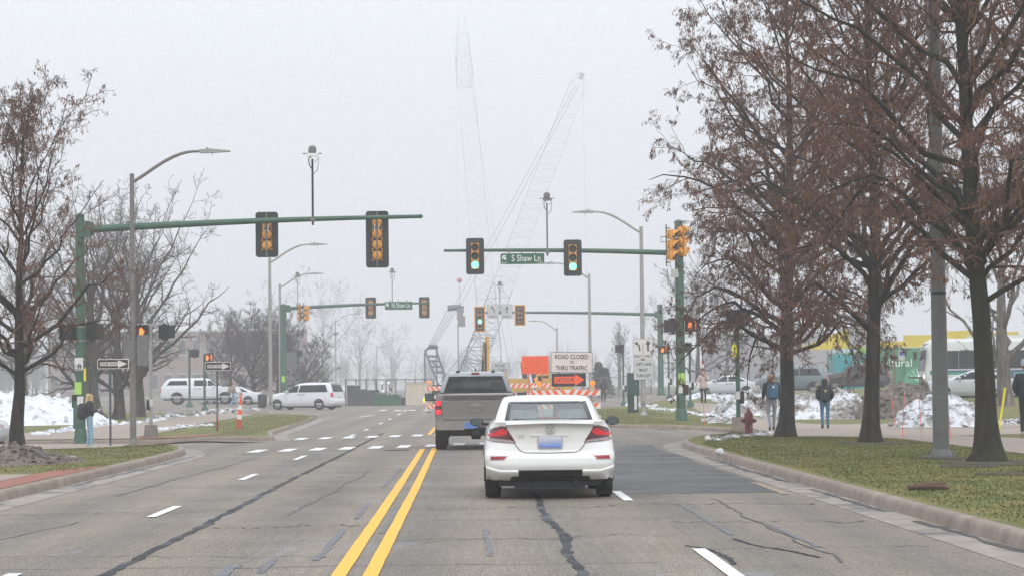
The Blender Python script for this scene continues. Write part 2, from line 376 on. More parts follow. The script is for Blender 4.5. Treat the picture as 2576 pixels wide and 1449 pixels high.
# ---------------------------------------------------------------- ground, road, kerbs
def chaikin(p, n=2, closed=False):
    for _ in range(n):
        q = [] if closed else [p[0]]
        for i in range(len(p) if closed else len(p)-1):
            a, b = Vector(p[i]), Vector(p[(i+1) % len(p)]); q += [a.lerp(b, .25), a.lerp(b, .75)]
        if not closed: q.append(Vector(p[-1]))
        p = [tuple(x) for x in q]
    return p
def resample(p, step):
    out = [Vector(p[0])]
    for a, b in zip(p, p[1:]):
        a, b = Vector(a), Vector(b); n = max(1, int((b-a).length/step))
        out += [a.lerp(b, (i+1)/n) for i in range(n)]
    return [tuple(x) for x in out]
def patch_bm(poly, step, off=0.0, extra=None):
    bm = bmesh.new(); n = len(poly)
    cv, _, cf, *_r = geometry.delaunay_2d_cdt([Vector(p) for p in poly], [(k, (k+1) % n) for k in range(n)], [], 1, 1e-4)
    vs = [bm.verts.new((v.x, v.y, 0)) for v in cv]
    for f in cf: bm.faces.new([vs[k] for k in f])
    xs = [p[0] for p in poly]; ys = [p[1] for p in poly]
    for ax, lo, hi in ((0, min(xs), max(xs)), (1, min(ys), max(ys))):
        v = math.ceil((lo+.01)/step)*step
        while v < hi-.01:
            no = Vector((1, 0, 0)) if ax == 0 else Vector((0, 1, 0))
            bmesh.ops.bisect_plane(bm, geom=bm.verts[:]+bm.edges[:]+bm.faces[:], plane_co=no*v, plane_no=no, dist=1e-5); v += step
    for v in bm.verts: v.co.z = gz(v.co.x, v.co.y)+off+(extra(v.co.x, v.co.y) if extra else 0)
    bmesh.ops.recalc_face_normals(bm, faces=bm.faces[:])
    for f in bm.faces:
        if f.normal.z < 0: f.normal_flip()
    return bm
def patch(name, poly, m, off, step=2.0, parent=None, kind='structure', extra=None, smooth=True):
    bm = patch_bm(poly, step, off, extra); me = bpy.data.meshes.new(name); bm.to_mesh(me); bm.free(); me.materials.append(m)
    if smooth: me.polygons.foreach_set('use_smooth', [True]*len(me.polygons))
    o = bpy.data.objects.new(name, me); link(o, parent)
    if parent is None and kind: o['kind'] = kind
    return o
GX, GY0, GY1 = 520, -40, 1150
def sheet():                                               # one sheet to the horizon; finer near the road
    xs = [-GX, -300, -180, -120, -80, -60]+[x*2.0 for x in range(-24, 25)]+[60, 80, 120, 180, 300, GX]
    ys = [GY0, -20, 0]+[y*2.5 for y in range(4, 85)]+[230, 260, 300, 380, 500, 700, 900, GY1]
    V = [(x, y, gz(x, y)-.035) for y in ys for x in xs]; n = len(xs)
    F = [(j*n+i, j*n+i+1, (j+1)*n+i+1, (j+1)*n+i) for j in range(len(ys)-1) for i in range(n-1)]
    o = np_mesh('ground', V, F, pbr('muddy_ground', (.14, .125, .1), .9, var=.3, scale=.3, world=True), None, kind='structure'); return o
sheet()
road = patch('road', [(-75, -30), (75, -30), (75, 218), (-75, 218)], M_ROAD, 0, 2.0)
RAISE = .15
def kerb_run(path):
    pts = resample(path, 1.3)
    prof_k = [(0, .012), (.018, .09), (.035, .135), (.075, .152), (.17, .152)]     # offset into the raised side, height
    prof_g = [(-.46, .004), (-.2, .006), (0, .012)]
    def sweep(prof, name, m):
        V = []; k = len(prof)
        for i, p in enumerate(pts):
            a = Vector(pts[max(i-1, 0)]); b = Vector(pts[min(i+1, len(pts)-1)]); t = (b-a).normalized(); n = Vector((-t.y, t.x))
            for o, h in prof:
                q = Vector(p)+n*o; V.append((q.x, q.y, gz(p[0], p[1])+h))
        F = [(i*k+j, (i+1)*k+j, (i+1)*k+j+1, i*k+j+1) for i in range(len(pts)-1) for j in range(k-1)]
        return np_mesh(name, V, F, m, None, kind='structure')
    sweep(prof_k, 'kerb', M_CONC); sweep(prof_g, 'gutter', M_GUT)
def island(name, kerb, rest, m=None):                      # kerb runs with the raised side on its left
    k = resample(chaikin(kerb, 3), 1.3)
    kerb_run(k)
    inner = []
    for i, p in enumerate(k):
        a = Vector(k[max(i-1, 0)]); b = Vector(k[min(i+1, len(k)-1)]); t = (b-a).normalized(); q = Vector(p)+Vector((-t.y, t.x))*.165
        inner.append((q.x, q.y))
    return patch(name, inner+rest, m or M_GRASS, RAISE, 1.5)
KA = [(-60, 82), (-25, 80.6), (-14.5, 80.4), (-12, 80.1), (-10.9, 79), (-10.3, 76), (-9.2, 71), (-7.8, 64.5), (-6.9, 59.5), (-6.6, 56), (-6.55, 40), (-6.55, -25)]
island('grass_verge', KA[::-1], [(-70, 82), (-70, -25)])
KB = [(-60, 88), (-30, 86), (-17, 84.6), (-12, 84.6), (-10, 83.4), (-8.8, 80.5), (-8.0, 77), (-7.3, 74.2), (-6.7, 72.4), (-6.2, 72.0), (-5.85, 72.6), (-6.05, 75), (-6.45, 79), (-6.7, 83), (-6.95, 95), (-7.5, 115), (-8.2, 126), (-9.6, 131.5), (-13, 135), (-30, 141), (-60, 146)]
island('traffic_island', KB, [])
KC = [(8.6, 76.75), (8.45, 75.8), (8.25, 74.5), (7.6, 72), (7.0, 70), (6.1, 67), (5.35, 63.5), (4.97, 59.5), (4.93, 55), (4.93, 40), (4.93, -25)]
JC = [(8.77, 76.7), (9.2, 76.8), (14, 78.7), (24, 80.3), (40, 83.6), (70, 88)]
island('grass_verge', KC, [(70, -25)]+JC[::-1])
KD = [(5.2, 128), (4.75, 112), (4.6, 98), (4.75, 89), (5.1, 86.2), (5.9, 85.2), (7.0, 85.4), (8.2, 84.6), (8.85, 82), (8.8, 79), (8.6, 76.65)]
island('traffic_island', [(30, 155), (14, 153), (8, 146), (5.8, 137)]+KD, JC+[(70, 157)])
# paving laid on the raised ground
def gpoly(pix, off=RAISE): return [tuple(gnd(px, py, off).xy) for px, py in pix]
w1 = patch('footpath', [(-40, 30.5), (-7.35, 30.5), (-7.35, 41.2), (-40, 41.2)], M_WALK, RAISE+.006)
patch('brick_strip', [(-7.33, 29), (-6.76, 29), (-6.76, 45.5), (-7.33, 43.5)], M_BRICK, RAISE+.006)
patch('footpath', [(-22, 79.7), (-12, 79.3), (-10.7, 77.7), (-10.5, 74.5), (-10.2, 70.6), (-12.2, 70.2), (-22, 70.2)], M_WALK, RAISE+.026)
patch('footpath', [(-30, 86.5), (-17, 85.1), (-11.9, 85.1), (-11.3, 88.7), (-10.8, 92.9), (-11.2, 110), (-11.5, 128.8), (-12.4, 133.6), (-14.4, 134.4), (-14.9, 121.7), (-14.8, 106.7), (-14.6, 93.3), (-15.7, 90.1), (-18, 89.3), (-30, 90.5)], M_WALK, RAISE+.02)
patch('brick_strip', [(-8.75, 81.6), (-10, 84), (-11.8, 84.9), (-11.8, 86.2), (-9.5, 85.6), (-8.1, 83)], M_BRICK, RAISE+.009)
# right-hand paths, cast in slabs with tooled joints
def slabs(name, a, b, w, n, label=None):                   # a strip from a to b of n slabs
    a, b = Vector(a), Vector(b); t = (b-a)/n; nn = Vector((-t.y, t.x)).normalized()*w/2; root = None
    for i in range(n):
        p, q = a+t*(i+.008), a+t*(i+.992)
        poly = [tuple(p-nn), tuple(q-nn), tuple(q+nn), tuple(p+nn)]
        if i == 0: root = patch(name, poly, M_WALK, RAISE+.008, 2); root['kind'] = 'structure'
        else: patch('slab', poly, M_WALK, RAISE+.008, 2, parent=root)
patch('joint_filler', [(10.2, 20), (13.2, 20), (13.2, 67.2), (10.4, 67.2)], pbr('joint_dirt', (.12, .1, .085), .9, world=True), RAISE+.003)
slabs('footpath', (11.75, 22), (11.75, 67), 2.7, 20)
patch('footpath', [(8.75, 76.1), (8.5, 74.4), (8.0, 72.2), (8.6, 69.6), (10.4, 67.1), (13.2, 67.1), (17, 70.5), (30, 74), (55, 80), (55, 85.5), (40, 83.5), (24, 80.2), (14, 78.6), (9.3, 76.8)], M_WALK, RAISE+.009)
patch('footpath', gpoly([(1912, 1086), (1950, 1087), (2160, 1086), (2250, 1078), (2120, 1070), (1990, 1062), (1860, 1030), (1810, 1017), (1700, 1012), (1752, 1030), (1800, 1052), (1890, 1068)]), M_WALK, RAISE+.006)
patch('footpath', [(9.0, 77.1), (14, 78.9), (24, 80.5), (40, 83.8), (55, 86), (55, 92), (24, 89), (13, 88.4), (10.3, 90), (9.1, 86.3), (9.25, 82)], M_WALK, RAISE+.012)
# markings
def strip(name, pts, w, m, off, rag=0.0, step=.8, kind='structure'):
    pts = resample(pts, step); V = []; rn = random.Random(len(pts)*7+int(abs(pts[0][0])*100))
    for i, p in enumerate(pts):
        a = Vector(pts[max(i-1, 0)]); b = Vector(pts[min(i+1, len(pts)-1)]); t = (b-a).normalized(); n = Vector((-t.y, t.x))
        wl = w/2*(1+rn.uniform(-rag, rag)); wr = w/2*(1+rn.uniform(-rag, rag))
        for q in (Vector(p)-n*wl, Vector(p)+n*wr): V.append((q.x, q.y, gz(q.x, q.y)+off))
    F = [(2*i, 2*i+1, 2*i+3, 2*i+2)[::-1] for i in range(len(pts)-1)]
    return np_mesh(name, V, F, m, None, kind=kind)
_q = random.Random(9)
ragged = [(1.9+(4.32-1.9)*i/16, 34.7+_q.uniform(-.16, .16)) for i in range(17)]+[(4.34+_q.uniform(-.09, .09)+.006*i, 36+i*1.6) for i in range(16)]+[(4.5, 62.3), (3.8, 61.8), (3.2, 60.8), (2.5, 60.6)]+[(1.93+_q.uniform(-.05, .05), 60-i*2) for i in range(12)]
patch('asphalt_patch', ragged, M_PATCH, .004, 1.5)
def wob(x, y0, y1, a, st, seed):
    rn = random.Random(seed); p = []; y = y0; d = 0
    while y < y1: d = .7*d+rn.uniform(-a, a); p.append((x+d, y)); y += st
    return p
strip('tar_seam', wob(-3.06, 12, 84, .02, .9, 1), .095, M_TAR, .005, .6, .3)
strip('tar_seam', wob(.86, 12, 36, .03, .8, 2), .09, M_TAR, .005, .6, .25)
rn = random.Random(5)
for (x, y, L, w) in [(-1.42, 22, 5, .07), (-1.4, 29, 4, .06), (-1.4, 38, 9, .07), (-.98, 26, 6, .05), (-2.1, 20.3, 1.5, .1), (-1.8, 20.6, 2.0, .06), (.12, 22.3, 4.5, .05), (2.6, 25, 7, .04), (3.2, 23, 4, .05), (2.4, 40, 6, .03), (3.3, 42, 9, .03)]:
    strip('tar_smear', wob(x, y, y+L, .01, .25, int(x*100+y)), w, M_TARB, .0055, .45, .3)
for (y, x0, x1) in [(21.3, -4.6, 1.6), (24.9, -1.0, 1.2), (28.4, -.6, 2.6), (23.0, 2.2, 4.2)]:
    strip('tar_smear', [(x0+(x1-x0)*i/14, y+rn.uniform(-.12, .12)) for i in range(15)], .03, M_TARB, .0058, .5, .25)
rc_ = random.Random(31)
def crack(x0, y0, x1, y1, w, n=26, amp=.06):               # a wandering open crack
    p = []; d = 0
    for i in range(n): d = .75*d+rc_.uniform(-amp, amp); t = i/(n-1); p.append((x0+(x1-x0)*t+(d if abs(y1-y0) > abs(x1-x0) else 0), y0+(y1-y0)*t+(d*4 if abs(y1-y0) <= abs(x1-x0) else 0)))
    strip('road_crack', p, w, M_WET, .0062, .7, .1)
for a in [(-5.9, 23.5, -1.3, 22.6, .022), (-6.0, 30.5, -3.2, 31.2, .03), (-3.0, 27.2, -1.3, 27.6, .025), (-.7, 24.6, 1.9, 25.2, .02), (2.2, 27.8, 4.3, 27.0, .03), (-5.8, 39.5, -1.4, 38.2, .04), (-.6, 31, 2, 31.6, .03), (2.1, 31.8, 4.3, 31.2, .035), (-5, 20, -4.7, 29, .02), (-2.2, 30, -2.0, 46, .025), (3.1, 21, 3.2, 33, .022), (-5.2, 36, -4.9, 55, .03), (-5.9, 47.5, -1.4, 46.8, .05)]: crack(*a)
strip('tar_smear', [tuple(gnd(*q).xy) for q in ((1722, 1372), (1760, 1377), (1800, 1388), (1830, 1402), (1850, 1420))], .045, M_TAR, .0061, .6, .1)
strip('tar_smear', [tuple(gnd(*q).xy) for q in ((1845, 1355), (1900, 1372), (1985, 1385), (2060, 1402))], .04, M_TAR, .0061, .8, .1)
strip('yellow_line', [(-1.10, 12), (-1.12, 22), (-1.17, 38), (-1.28, 61.3)], .125, M_YEL, .010, .06)
strip('yellow_line', [(-.84, 12), (-.86, 22), (-.90, 38), (-1.0, 61.8)], .125, M_YEL, .010, .06)
strip('yellow_line', [(-1.45, 79), (-1.5, 128)], .12, M_YEL, .010, .06); strip('yellow_line', [(-1.2, 79), (-1.25, 128)], .12, M_YEL, .010, .06)
for y0, y1, x in [(17.6, 20.8, -3.86), (29.8, 32.5, -3.9), (41.6, 44.4, -3.93), (53.0, 56.2, -3.85), (78, 81, -3.93), (88.5, 91.3, -3.93), (104, 107.5, -4.0), (117, 120, -4.05), (132, 138, -4.1), (148, 154, -4.2)]:
    strip('lane_dash', [(x, y0), (x, y1)], .125, M_WHT, .010, .04)
for y0, y1, x in [(19.0, 22.9, 2.07), (32.6, 35.5, 2.03)]: strip('lane_dash', [(x, y0), (x, y1)], .125, M_WHT, .010, .08)
for i in range(12):
    x = -5.33+.702*i; y = 60.8+.98*(x+5.33)*.9
    strip('crossing_bar', [(x-.02, y-1.35), (x+.02, y+1.35)], .31, M_WHT, .010, .04)
for i in range(12):
    x = -5.25+.69*i; y = 75+.95*(x+5.25)
    strip('crossing_bar', [(x-.02, y-1.3), (x+.02, y+1.3)], .32, M_WHT, .010, .04)
for i in range(9):
    x = -5.6+.9*i; strip('crossing_bar', [(x, 150.5), (x, 154)], .42, M_WHT, .010, .04)
for a, b in [((-10.2, 140), (-8.0, 138.4)), ((-5.9, 126.5), (-5.4, 133)), ((-1.2, 143), (3.5, 146)), ((-9.0, 155), (-7.9, 156)), ((-6.5, 157.5), (-5.4, 158.3))]:
    strip('lane_dash', [a, b], .18, M_WHT, .010, .04)
mb = MB(); mb.lathe([(0, .012), (.3, .012), (.34, .004)], n=20); o = mb.build('manhole_cover', M_TAR); o.location = (-1.9, 60.2, gz(-1.9, 60.2)); o['kind'] = 'structure'
# wet grime along the kerb foot, sand on the gutter lip, trodden mud round the trunks
M_SAND = pbr('gutter_sand', (.3, .235, .165), .9, var=.2, scale=4, world=True)
for y0, y1, w in [(20, 27, .09), (29, 36, .07), (38, 52, .1)]: strip('gutter_grime', wob(4.82, y0, y1, .03, .7, int(y0)), w, M_WET, .0125, .8, .3)
for y0, y1, w in [(26, 34, .07), (40, 57, .08)]: strip('gutter_grime', wob(-6.44, y0, y1, .03, .7, int(y0)), w, M_WET, .0125, .8, .3)
for x, y0, y1, w in [(4.3, 34, 38.5, .1)]: strip('gutter_sand', wob(x, y0, y1, .02, .5, int(y0*3)), w, M_SAND, .0085, .5, .12)
def mud(px, dd, rx, ry, seed):
    c = foot(px, dd); q = random.Random(seed); patch('bare_mud', [(c.x+rx*math.cos(2*PI*i/22)*q.uniform(.7, 1.15), c.y+ry*math.sin(2*PI*i/22)*q.uniform(.7, 1.15)) for i in range(22)], pbr('mud', (.06, .045, .033), .9, var=.4, scale=5, world=True, bmp=.6, bscale=12), RAISE+.012, .6)
mud(1977, 67.2, .75, 1.6, 1); mud(2195, 56.0, .85, 1.8, 2); mud(2505, 41.6, .95, 1.5, 3); mud(2440, 40, .5, .8, 4); mud(2375, 44.3, .45, .7, 5); mud(2540, 36.5, .5, .6, 6); mud(45, 58.0, .6, 1.2, 7)
# grass blades standing over the verges
def blades(name, n, region, m, h=(.012, .034), seed=1):
    r = np.random.default_rng(seed); pts = region(r, n)
    z = np.array([gz(x, y)+RAISE for x, y in pts]); n = len(pts)
    b = np.stack([pts[:, 0], pts[:, 1], z], 1); a = r.uniform(0, 2*PI, n); w = r.uniform(.006, .014, n); hh = r.uniform(*h, n)
    dx = np.stack([np.cos(a)*w, np.sin(a)*w, np.zeros(n)], 1); tip = np.stack([r.normal(0, .02, n), r.normal(0, .02, n), hh], 1)
    V = np.stack([b-dx, b+dx, b+tip], 1).reshape(-1, 3); F = np.arange(3*n).reshape(-1, 3)
    o = np_mesh(name, V, F, m, None, False, 'stuff'); return o
def reg_right(r, n):
    y = 20+(r.random(n)**1.0)*57; x = 5.12+r.random(n)*5.2; k = (x > 5.12+np.clip((y-57)/18, 0, 1)*2.6+.1) & ((y < 66) | (x < 10)) & ((y < 69) | (x < 8.2)) ; return np.stack([x, y], 1)[k]
def reg_left(r, n):
    y = 42.5+r.random(n)*34; x = -6.75-r.random(n)*7.5; k = (x < -6.8-np.clip((y-56)/18, 0, 1)*2.6) & (y < 70); return np.stack([x, y], 1)[k]
def reg_isl(r, n):
    y = 73+r.random(n)*54; x = -6.9-r.random(n)*9; k = (x < -6.9-np.clip((y-110)/20, 0, 1)*1.4) & (x > np.maximum(-6.7-(y-72.5)*.16, -10.6)) & ((y < 81) | (x > -10.5)); return np.stack([x, y], 1)[k]
def reg_risl(r, n):
    y = 87+r.random(n)*50; x = 5.0+r.random(n)*5; return np.stack([x, y], 1)
for nme, n, rg, m, sd in [('grass', 60000, reg_right, M_BLADE, 1), ('grass', 26000, reg_left, M_BLADE, 3), ('grass', 26000, reg_isl, M_BLADE, 4), ('grass', 16000, reg_risl, M_BLADE, 5)]:
    blades(nme, n, rg, m, seed=sd)
# snow
def heap(name, label, c, lx, ly, h, m, seed=0, rz=0, kind=None, lumps=.5, res=.22, cat='snow pile', group=None, fine=1.0, clods=0, clod=.1):
    nx = max(8, int(lx/res)); ny = max(6, int(ly/res)); V = []; F = []
    ca, sa = math.cos(rz), math.sin(rz)
    for j in range(ny+1):
        for i in range(nx+1):
            u, v = i/nx*2-1, j/ny*2-1
            r = math.sqrt(u*u+v*v)
            e = 1+.3*noise.noise(Vector((u*1.7+seed, v*1.7, seed)))
            k = max(0, 1-(r/e)**2.2)
            x, y = u*lx/2, v*ly/2
            p = Vector((x*.8+seed*9.1, y*.8, seed*3.3))
            rid = 1-abs(noise.noise(p*1.6)); lump = noise.fractal(p*1.5, .9, 2.0, 5)
            k *= min(1, 3.5*(1-max(abs(u), abs(v))))
            z = h*k**.75*(.62+.42*rid+lumps*.55*lump)+.16*fine*k**.3*noise.fractal(p*4.5, .8, 2, 4)*min(1, h)
            x += .12*fine*min(1, h)*noise.noise(p*3+Vector((9, 0, 0))); y += .12*fine*min(1, h)*noise.noise(p*3+Vector((0, 9, 0)))
            X, Y = c[0]+x*ca-y*sa, c[1]+x*sa+y*ca
            V.append((X, Y, gz(X, Y)+(RAISE if z > .004 or True else 0)-.03+max(z, -.02)))
    for j in range(ny):
        for i in range(nx): a = j*(nx+1)+i; F.append((a, a+1, a+nx+2, a+nx+1))
    o = np_mesh(name, V, F, m, None, True, kind)
    if clods:
        rn_ = random.Random(seed+90); mb = MB(); hi = [v for v in V if v[2]-gz(v[0], v[1])-RAISE > .02]
        for _ in range(clods):
            b = Vector(rn_.choice(hi)); s = rn_.uniform(.5, 1.5)*clod; n0 = len(mb.v); mb.lathe([(s*.9, -.3*s), (s, .2*s), (s*.6, .7*s), (0, .85*s)], b, n=5)
            for q in range(n0, len(mb.v)): mb.v[q] = tuple(Vector(mb.v[q])+Vector((rn_.gauss(0, .25), rn_.gauss(0, .25), rn_.gauss(0, .18)))*s)
        mb.build('clods', m, o, 0, 'stuff')
    if kind is None: prop(o, label, cat, group)
    elif label: o['label'] = label
    return o
def crumbs(pix, n, size, m, seed, kind='stuff', name='snow', off=RAISE):
    rn = random.Random(seed); mb = MB(); pts = [gnd(*p, off) for p in pix]
    for _ in range(n):
        i = rn.randrange(len(pts)-1); t = rn.random(); p = pts[i].lerp(pts[i+1], t); s = size*rn.uniform(.5, 1.5)
        c = p+Vector((rn.gauss(0, size*1.1), rn.gauss(0, size*3), -.02)); k = 7
        prof = [(s*rn.uniform(.8, 1.2), 0), (s*rn.uniform(.6, .95), s*.3), (s*.4, s*.52), (0, s*.6)]
        n0 = len(mb.v); mb.lathe(prof, c, n=k)
        for q in range(n0, len(mb.v)): mb.v[q] = tuple(Vector(mb.v[q])+Vector((rn.gauss(0, .22), rn.gauss(0, .22), rn.gauss(0, .1)))*s)
    return mb.build(name, m, None, 60, kind)
heap('snow_pile', 'long tall heap of clean white ploughed snow beyond the dark left tree', (-20.2, 104), 11, 8, 1.3, M_SNOW, 1, .1, res=.12, clods=500, clod=.085)
heap('snow_pile', 'low sooty grey mound of old snow on the near left verge', (-9.85, 47.5), 5.0, 3.2, .3, M_SNOWB, 3, 0, lumps=1.0, res=.06, fine=2.0, clods=800, clod=.045)
heap('snow_pile', 'grey and white snow bank in front of the silver sedan', foot(1915, 112).xy, 4.6, 4.5, 1.1, M_SNOWD, 4, .15, res=.11, clods=300, clod=.085)
heap('snow_pile', 'dirty broken snow bank behind the walker in the black hood', foot(2090, 104).xy, 6.0, 5, 1.1, M_SNOWD, 5, .05, res=.11, clods=400, clod=.085)
heap('snow_pile', 'brown soot covered snow mound behind the middle right tree', foot(2270, 101).xy, 3.9, 5.0, 1.4, M_SNOWB, 6, 0, res=.11, clods=400, clod=.1)
heap('snow_pile', 'white snow heap with a dark face beside the thick grey pole', foot(2370, 82).xy, 3.4, 3.4, .95, snow_mat('mixed_snow', (.34, .33, .32), .48), 7, .1, res=.09, clods=300, clod=.08)
SN = M_SNOW
for k, (pix, n, s, m) in enumerate([([(110, 1091), (190, 1080), (300, 1068), (400, 1056)], 120, .16, SN), ([(390, 1081), (460, 1074), (530, 1069)], 50, .13, SN), ([(380, 1052), (470, 1046), (540, 1038), (640, 1030)], 90, .24, M_SNOWD),
    ([(1640, 1027), (1700, 1032), (1760, 1042), (1830, 1052), (1860, 1060)], 130, .15, SN), ([(1590, 1018), (1640, 1024)], 30, .2, SN), ([(1785, 1106), (1850, 1098), (1900, 1093), (1935, 1090)], 80, .1, M_SNOWD), ([(1790, 1056), (1850, 1065)], 40, .26, M_SNOWD),
    ([(1960, 1040), (2030, 1046), (2100, 1040)], 50, .17, SN), ([(1790, 1000), (1850, 1010), (1930, 1030)], 60, .3, SN), ([(2450, 1068), (2576, 1064)], 60, .2, M_SNOWD), ([(1740, 1003), (1790, 1003)], 20, .4, SN)]):
    crumbs(pix, n, s, m, k+20)
# ---------------------------------------------------------------- vehicles
def lerp(a, b, t): return a+(b-a)*t
class Body:                                                # stacked plan outlines: z, yr, yf, w, Dr, nr, Df, nf
    def __init__(s, rows): s.r = [tuple(r) for r in rows]
    def row(s, z):
        r = s.r
        if z <= r[0][0]: return r[0]
        for a, b in zip(r, r[1:]):
            if a[0] <= z <= b[0]:
                t = (z-a[0])/max(1e-6, b[0]-a[0]); return tuple(lerp(p, q, t) for p, q in zip(a, b))
        return r[-1]
    def rear(s, x, z):
        _, yr, yf, w, D, n, _, _ = s.row(z); a = min(1, abs(x)/w); return yr+D*(1-(1-a**n)**(1/n))
    def front(s, x, z):
        _, yr, yf, w, _, _, D, n = s.row(z); a = min(1, abs(x)/w); return yf-D*(1-(1-a**n)**(1/n))
    def side(s, y, z):
        _, yr, yf, w, D, n, Df, nf = s.row(z)
        if y < yr+D: a = max(0, min(1, 1-(y-yr)/D)); return w*(1-a**n)**(1/n)
        if y > yf-Df: a = max(0, min(1, 1-(yf-y)/Df)); return w*(1-a**nf)**(1/nf)
        return w
    def ring(s, z, nc=9, ns=14):
        _, yr, yf, w, D, n, Df, nf = s.row(z); P = []
        for i in range(nc+1):
            t = PI/2*i/nc; P.append((w*math.sin(t)**(2/n), yr+D*(1-math.cos(t)**(2/n)), z))
        for i in range(1, ns): P.append((w, lerp(yr+D, yf-Df, i/ns), z))
        for i in range(nc+1):
            t = PI/2*(1-i/nc); P.append((w*math.sin(t)**(2/nf), yf-Df*(1-math.cos(t)**(2/nf)), z))
        return P+[(-x, y, zz) for x, y, zz in P[-2:0:-1]]
    def mesh(s, name, m, parent, z0=None, z1=None, dz=.07, cap=True, skip=None):
        z0 = s.r[0][0] if z0 is None else z0; z1 = s.r[-1][0] if z1 is None else z1
        zs = sorted({z0, z1, *[r[0] for r in s.r if z0 < r[0] < z1]}); q = []
        for a, b in zip(zs, zs[1:]):
            k = max(1, round((b-a)/dz)); q += [a+(b-a)*i/k for i in range(k)]
        q.append(zs[-1]); V = []; F = []
        rings = [s.ring(z) for z in q]; n = len(rings[0])
        for r in rings: V += r
        for i in range(len(q)-1):
            for j in range(n):
                f = (i*n+j, i*n+(j+1) % n, (i+1)*n+(j+1) % n, (i+1)*n+j)
                if skip:
                    c = sum((Vector(V[k]) for k in f), Vector())/4
                    if skip(c): continue
                F.append(f)
        mb = MB(); mb.add(V, F)
        if cap: mb.f += [tuple(range((len(q)-1)*n, len(q)*n)), tuple(range(n-1, -1, -1))]; mb.m += [0, 0]
        return mb.build(name, m, parent, 32)
def drape(name, poly, fn, m, parent, step=.12, rim=.02, flip=False, rimdir=(0, 1, 0), kind=None):
    bm = bmesh.new(); vs = [bm.verts.new((a, b, 0)) for a, b in poly]; bm.faces.new(vs)
    bmesh.ops.triangulate(bm, faces=bm.faces[:])
    for ax in (0, 1):
        lo, hi = min(p[ax] for p in poly), max(p[ax] for p in poly); v = lo+step
        while v < hi-.01:
            no = Vector((1, 0, 0)) if ax == 0 else Vector((0, 1, 0))
            bmesh.ops.bisect_plane(bm, geom=bm.verts[:]+bm.edges[:]+bm.faces[:], plane_co=no*v, plane_no=no, dist=1e-5); v += step
    for v in bm.verts: v.co = Vector(fn(v.co.x, v.co.y))
    if rim:
        ed = [e for e in bm.edges if e.is_boundary]
        ex = bmesh.ops.extrude_edge_only(bm, edges=ed)
        for g in ex['geom']:
            if isinstance(g, bmesh.types.BMVert): g.co += Vector(rimdir)*rim
    bmesh.ops.recalc_face_normals(bm, faces=bm.faces[:])
    me = bpy.data.meshes.new(name); bm.to_mesh(me); bm.free(); me.materials.append(m)
    me.polygons.foreach_set('use_smooth', [True]*len(me.polygons)); me.set_sharp_from_angle(angle=R(40))
    o = bpy.data.objects.new(name, me); link(o, parent)
    if kind: o['kind'] = kind
    return o
def mirror(p): return [(-a, b) for a, b in p][::-1]
def on_rear(B, off=.006): return lambda x, z: (x, B.rear(x, z)-off, z)
def on_side(B, sgn, off=.006): return lambda y, z: (sgn*(B.side(y, z)+off), y, z)
def on_front(B, off=.006): return lambda x, z: (x, B.front(x, z)+off, z)
def wheel(parent, x, y, r, w, sgn, spokes=10, rim=M_RIM):
    ty = MB(); ri = r*.62
    ty.lathe([(ri, -w/2+.01), (r*.93, -w/2), (r, -w/2+.035), (r, w/2-.035), (r*.93, w/2), (ri, w/2-.01)], (x, y, r), (1, 0, 0), 28, close=True)
    t = ty.build('wheel', M_TYRE, parent, 40)
    mb = MB(); o = x+sgn*(w/2-.035)
    mb.lathe([(ri, -.05*sgn+0), (ri*1.0, .01*sgn), (ri*.93, .015*sgn), (ri*.9, -.03*sgn)], (o, y, r), (1, 0, 0), 24)
    mb.lathe([(0, .01*sgn), (ri*.2, .012*sgn), (ri*.24, -.02*sgn)], (o, y, r), (1, 0, 0), 12)
    for k in range(spokes):
        a = 2*PI*k/spokes; d = Vector((0, math.cos(a), math.sin(a))); mb.tube([Vector((o, y, r))+d*ri*.15, Vector((o-.01*sgn, y, r))+d*ri*.92], [ri*.09, ri*.07], 5)
    mb.build('rim', rim, t, 40)
    d = MB(); d.lathe([(0, -.035*sgn), (ri*.93, -.035*sgn)], (o, y, r), (1, 0, 0), 20); d.build('brake_disc', M_UNDER, t, 0)
    return t
def arch(parent, B, y, r, sgn, zc):
    poly = [(y+r*math.cos(a), zc+r*math.sin(a)) for a in [PI*(-.14+1.28*i/20) for i in range(21)]]
    poly = [(a, max(b, B.r[0][0]+.005)) for a, b in poly]
    drape('wheel_arch', poly, on_side(B, sgn, .004), M_UNDER, parent, .2, 0)

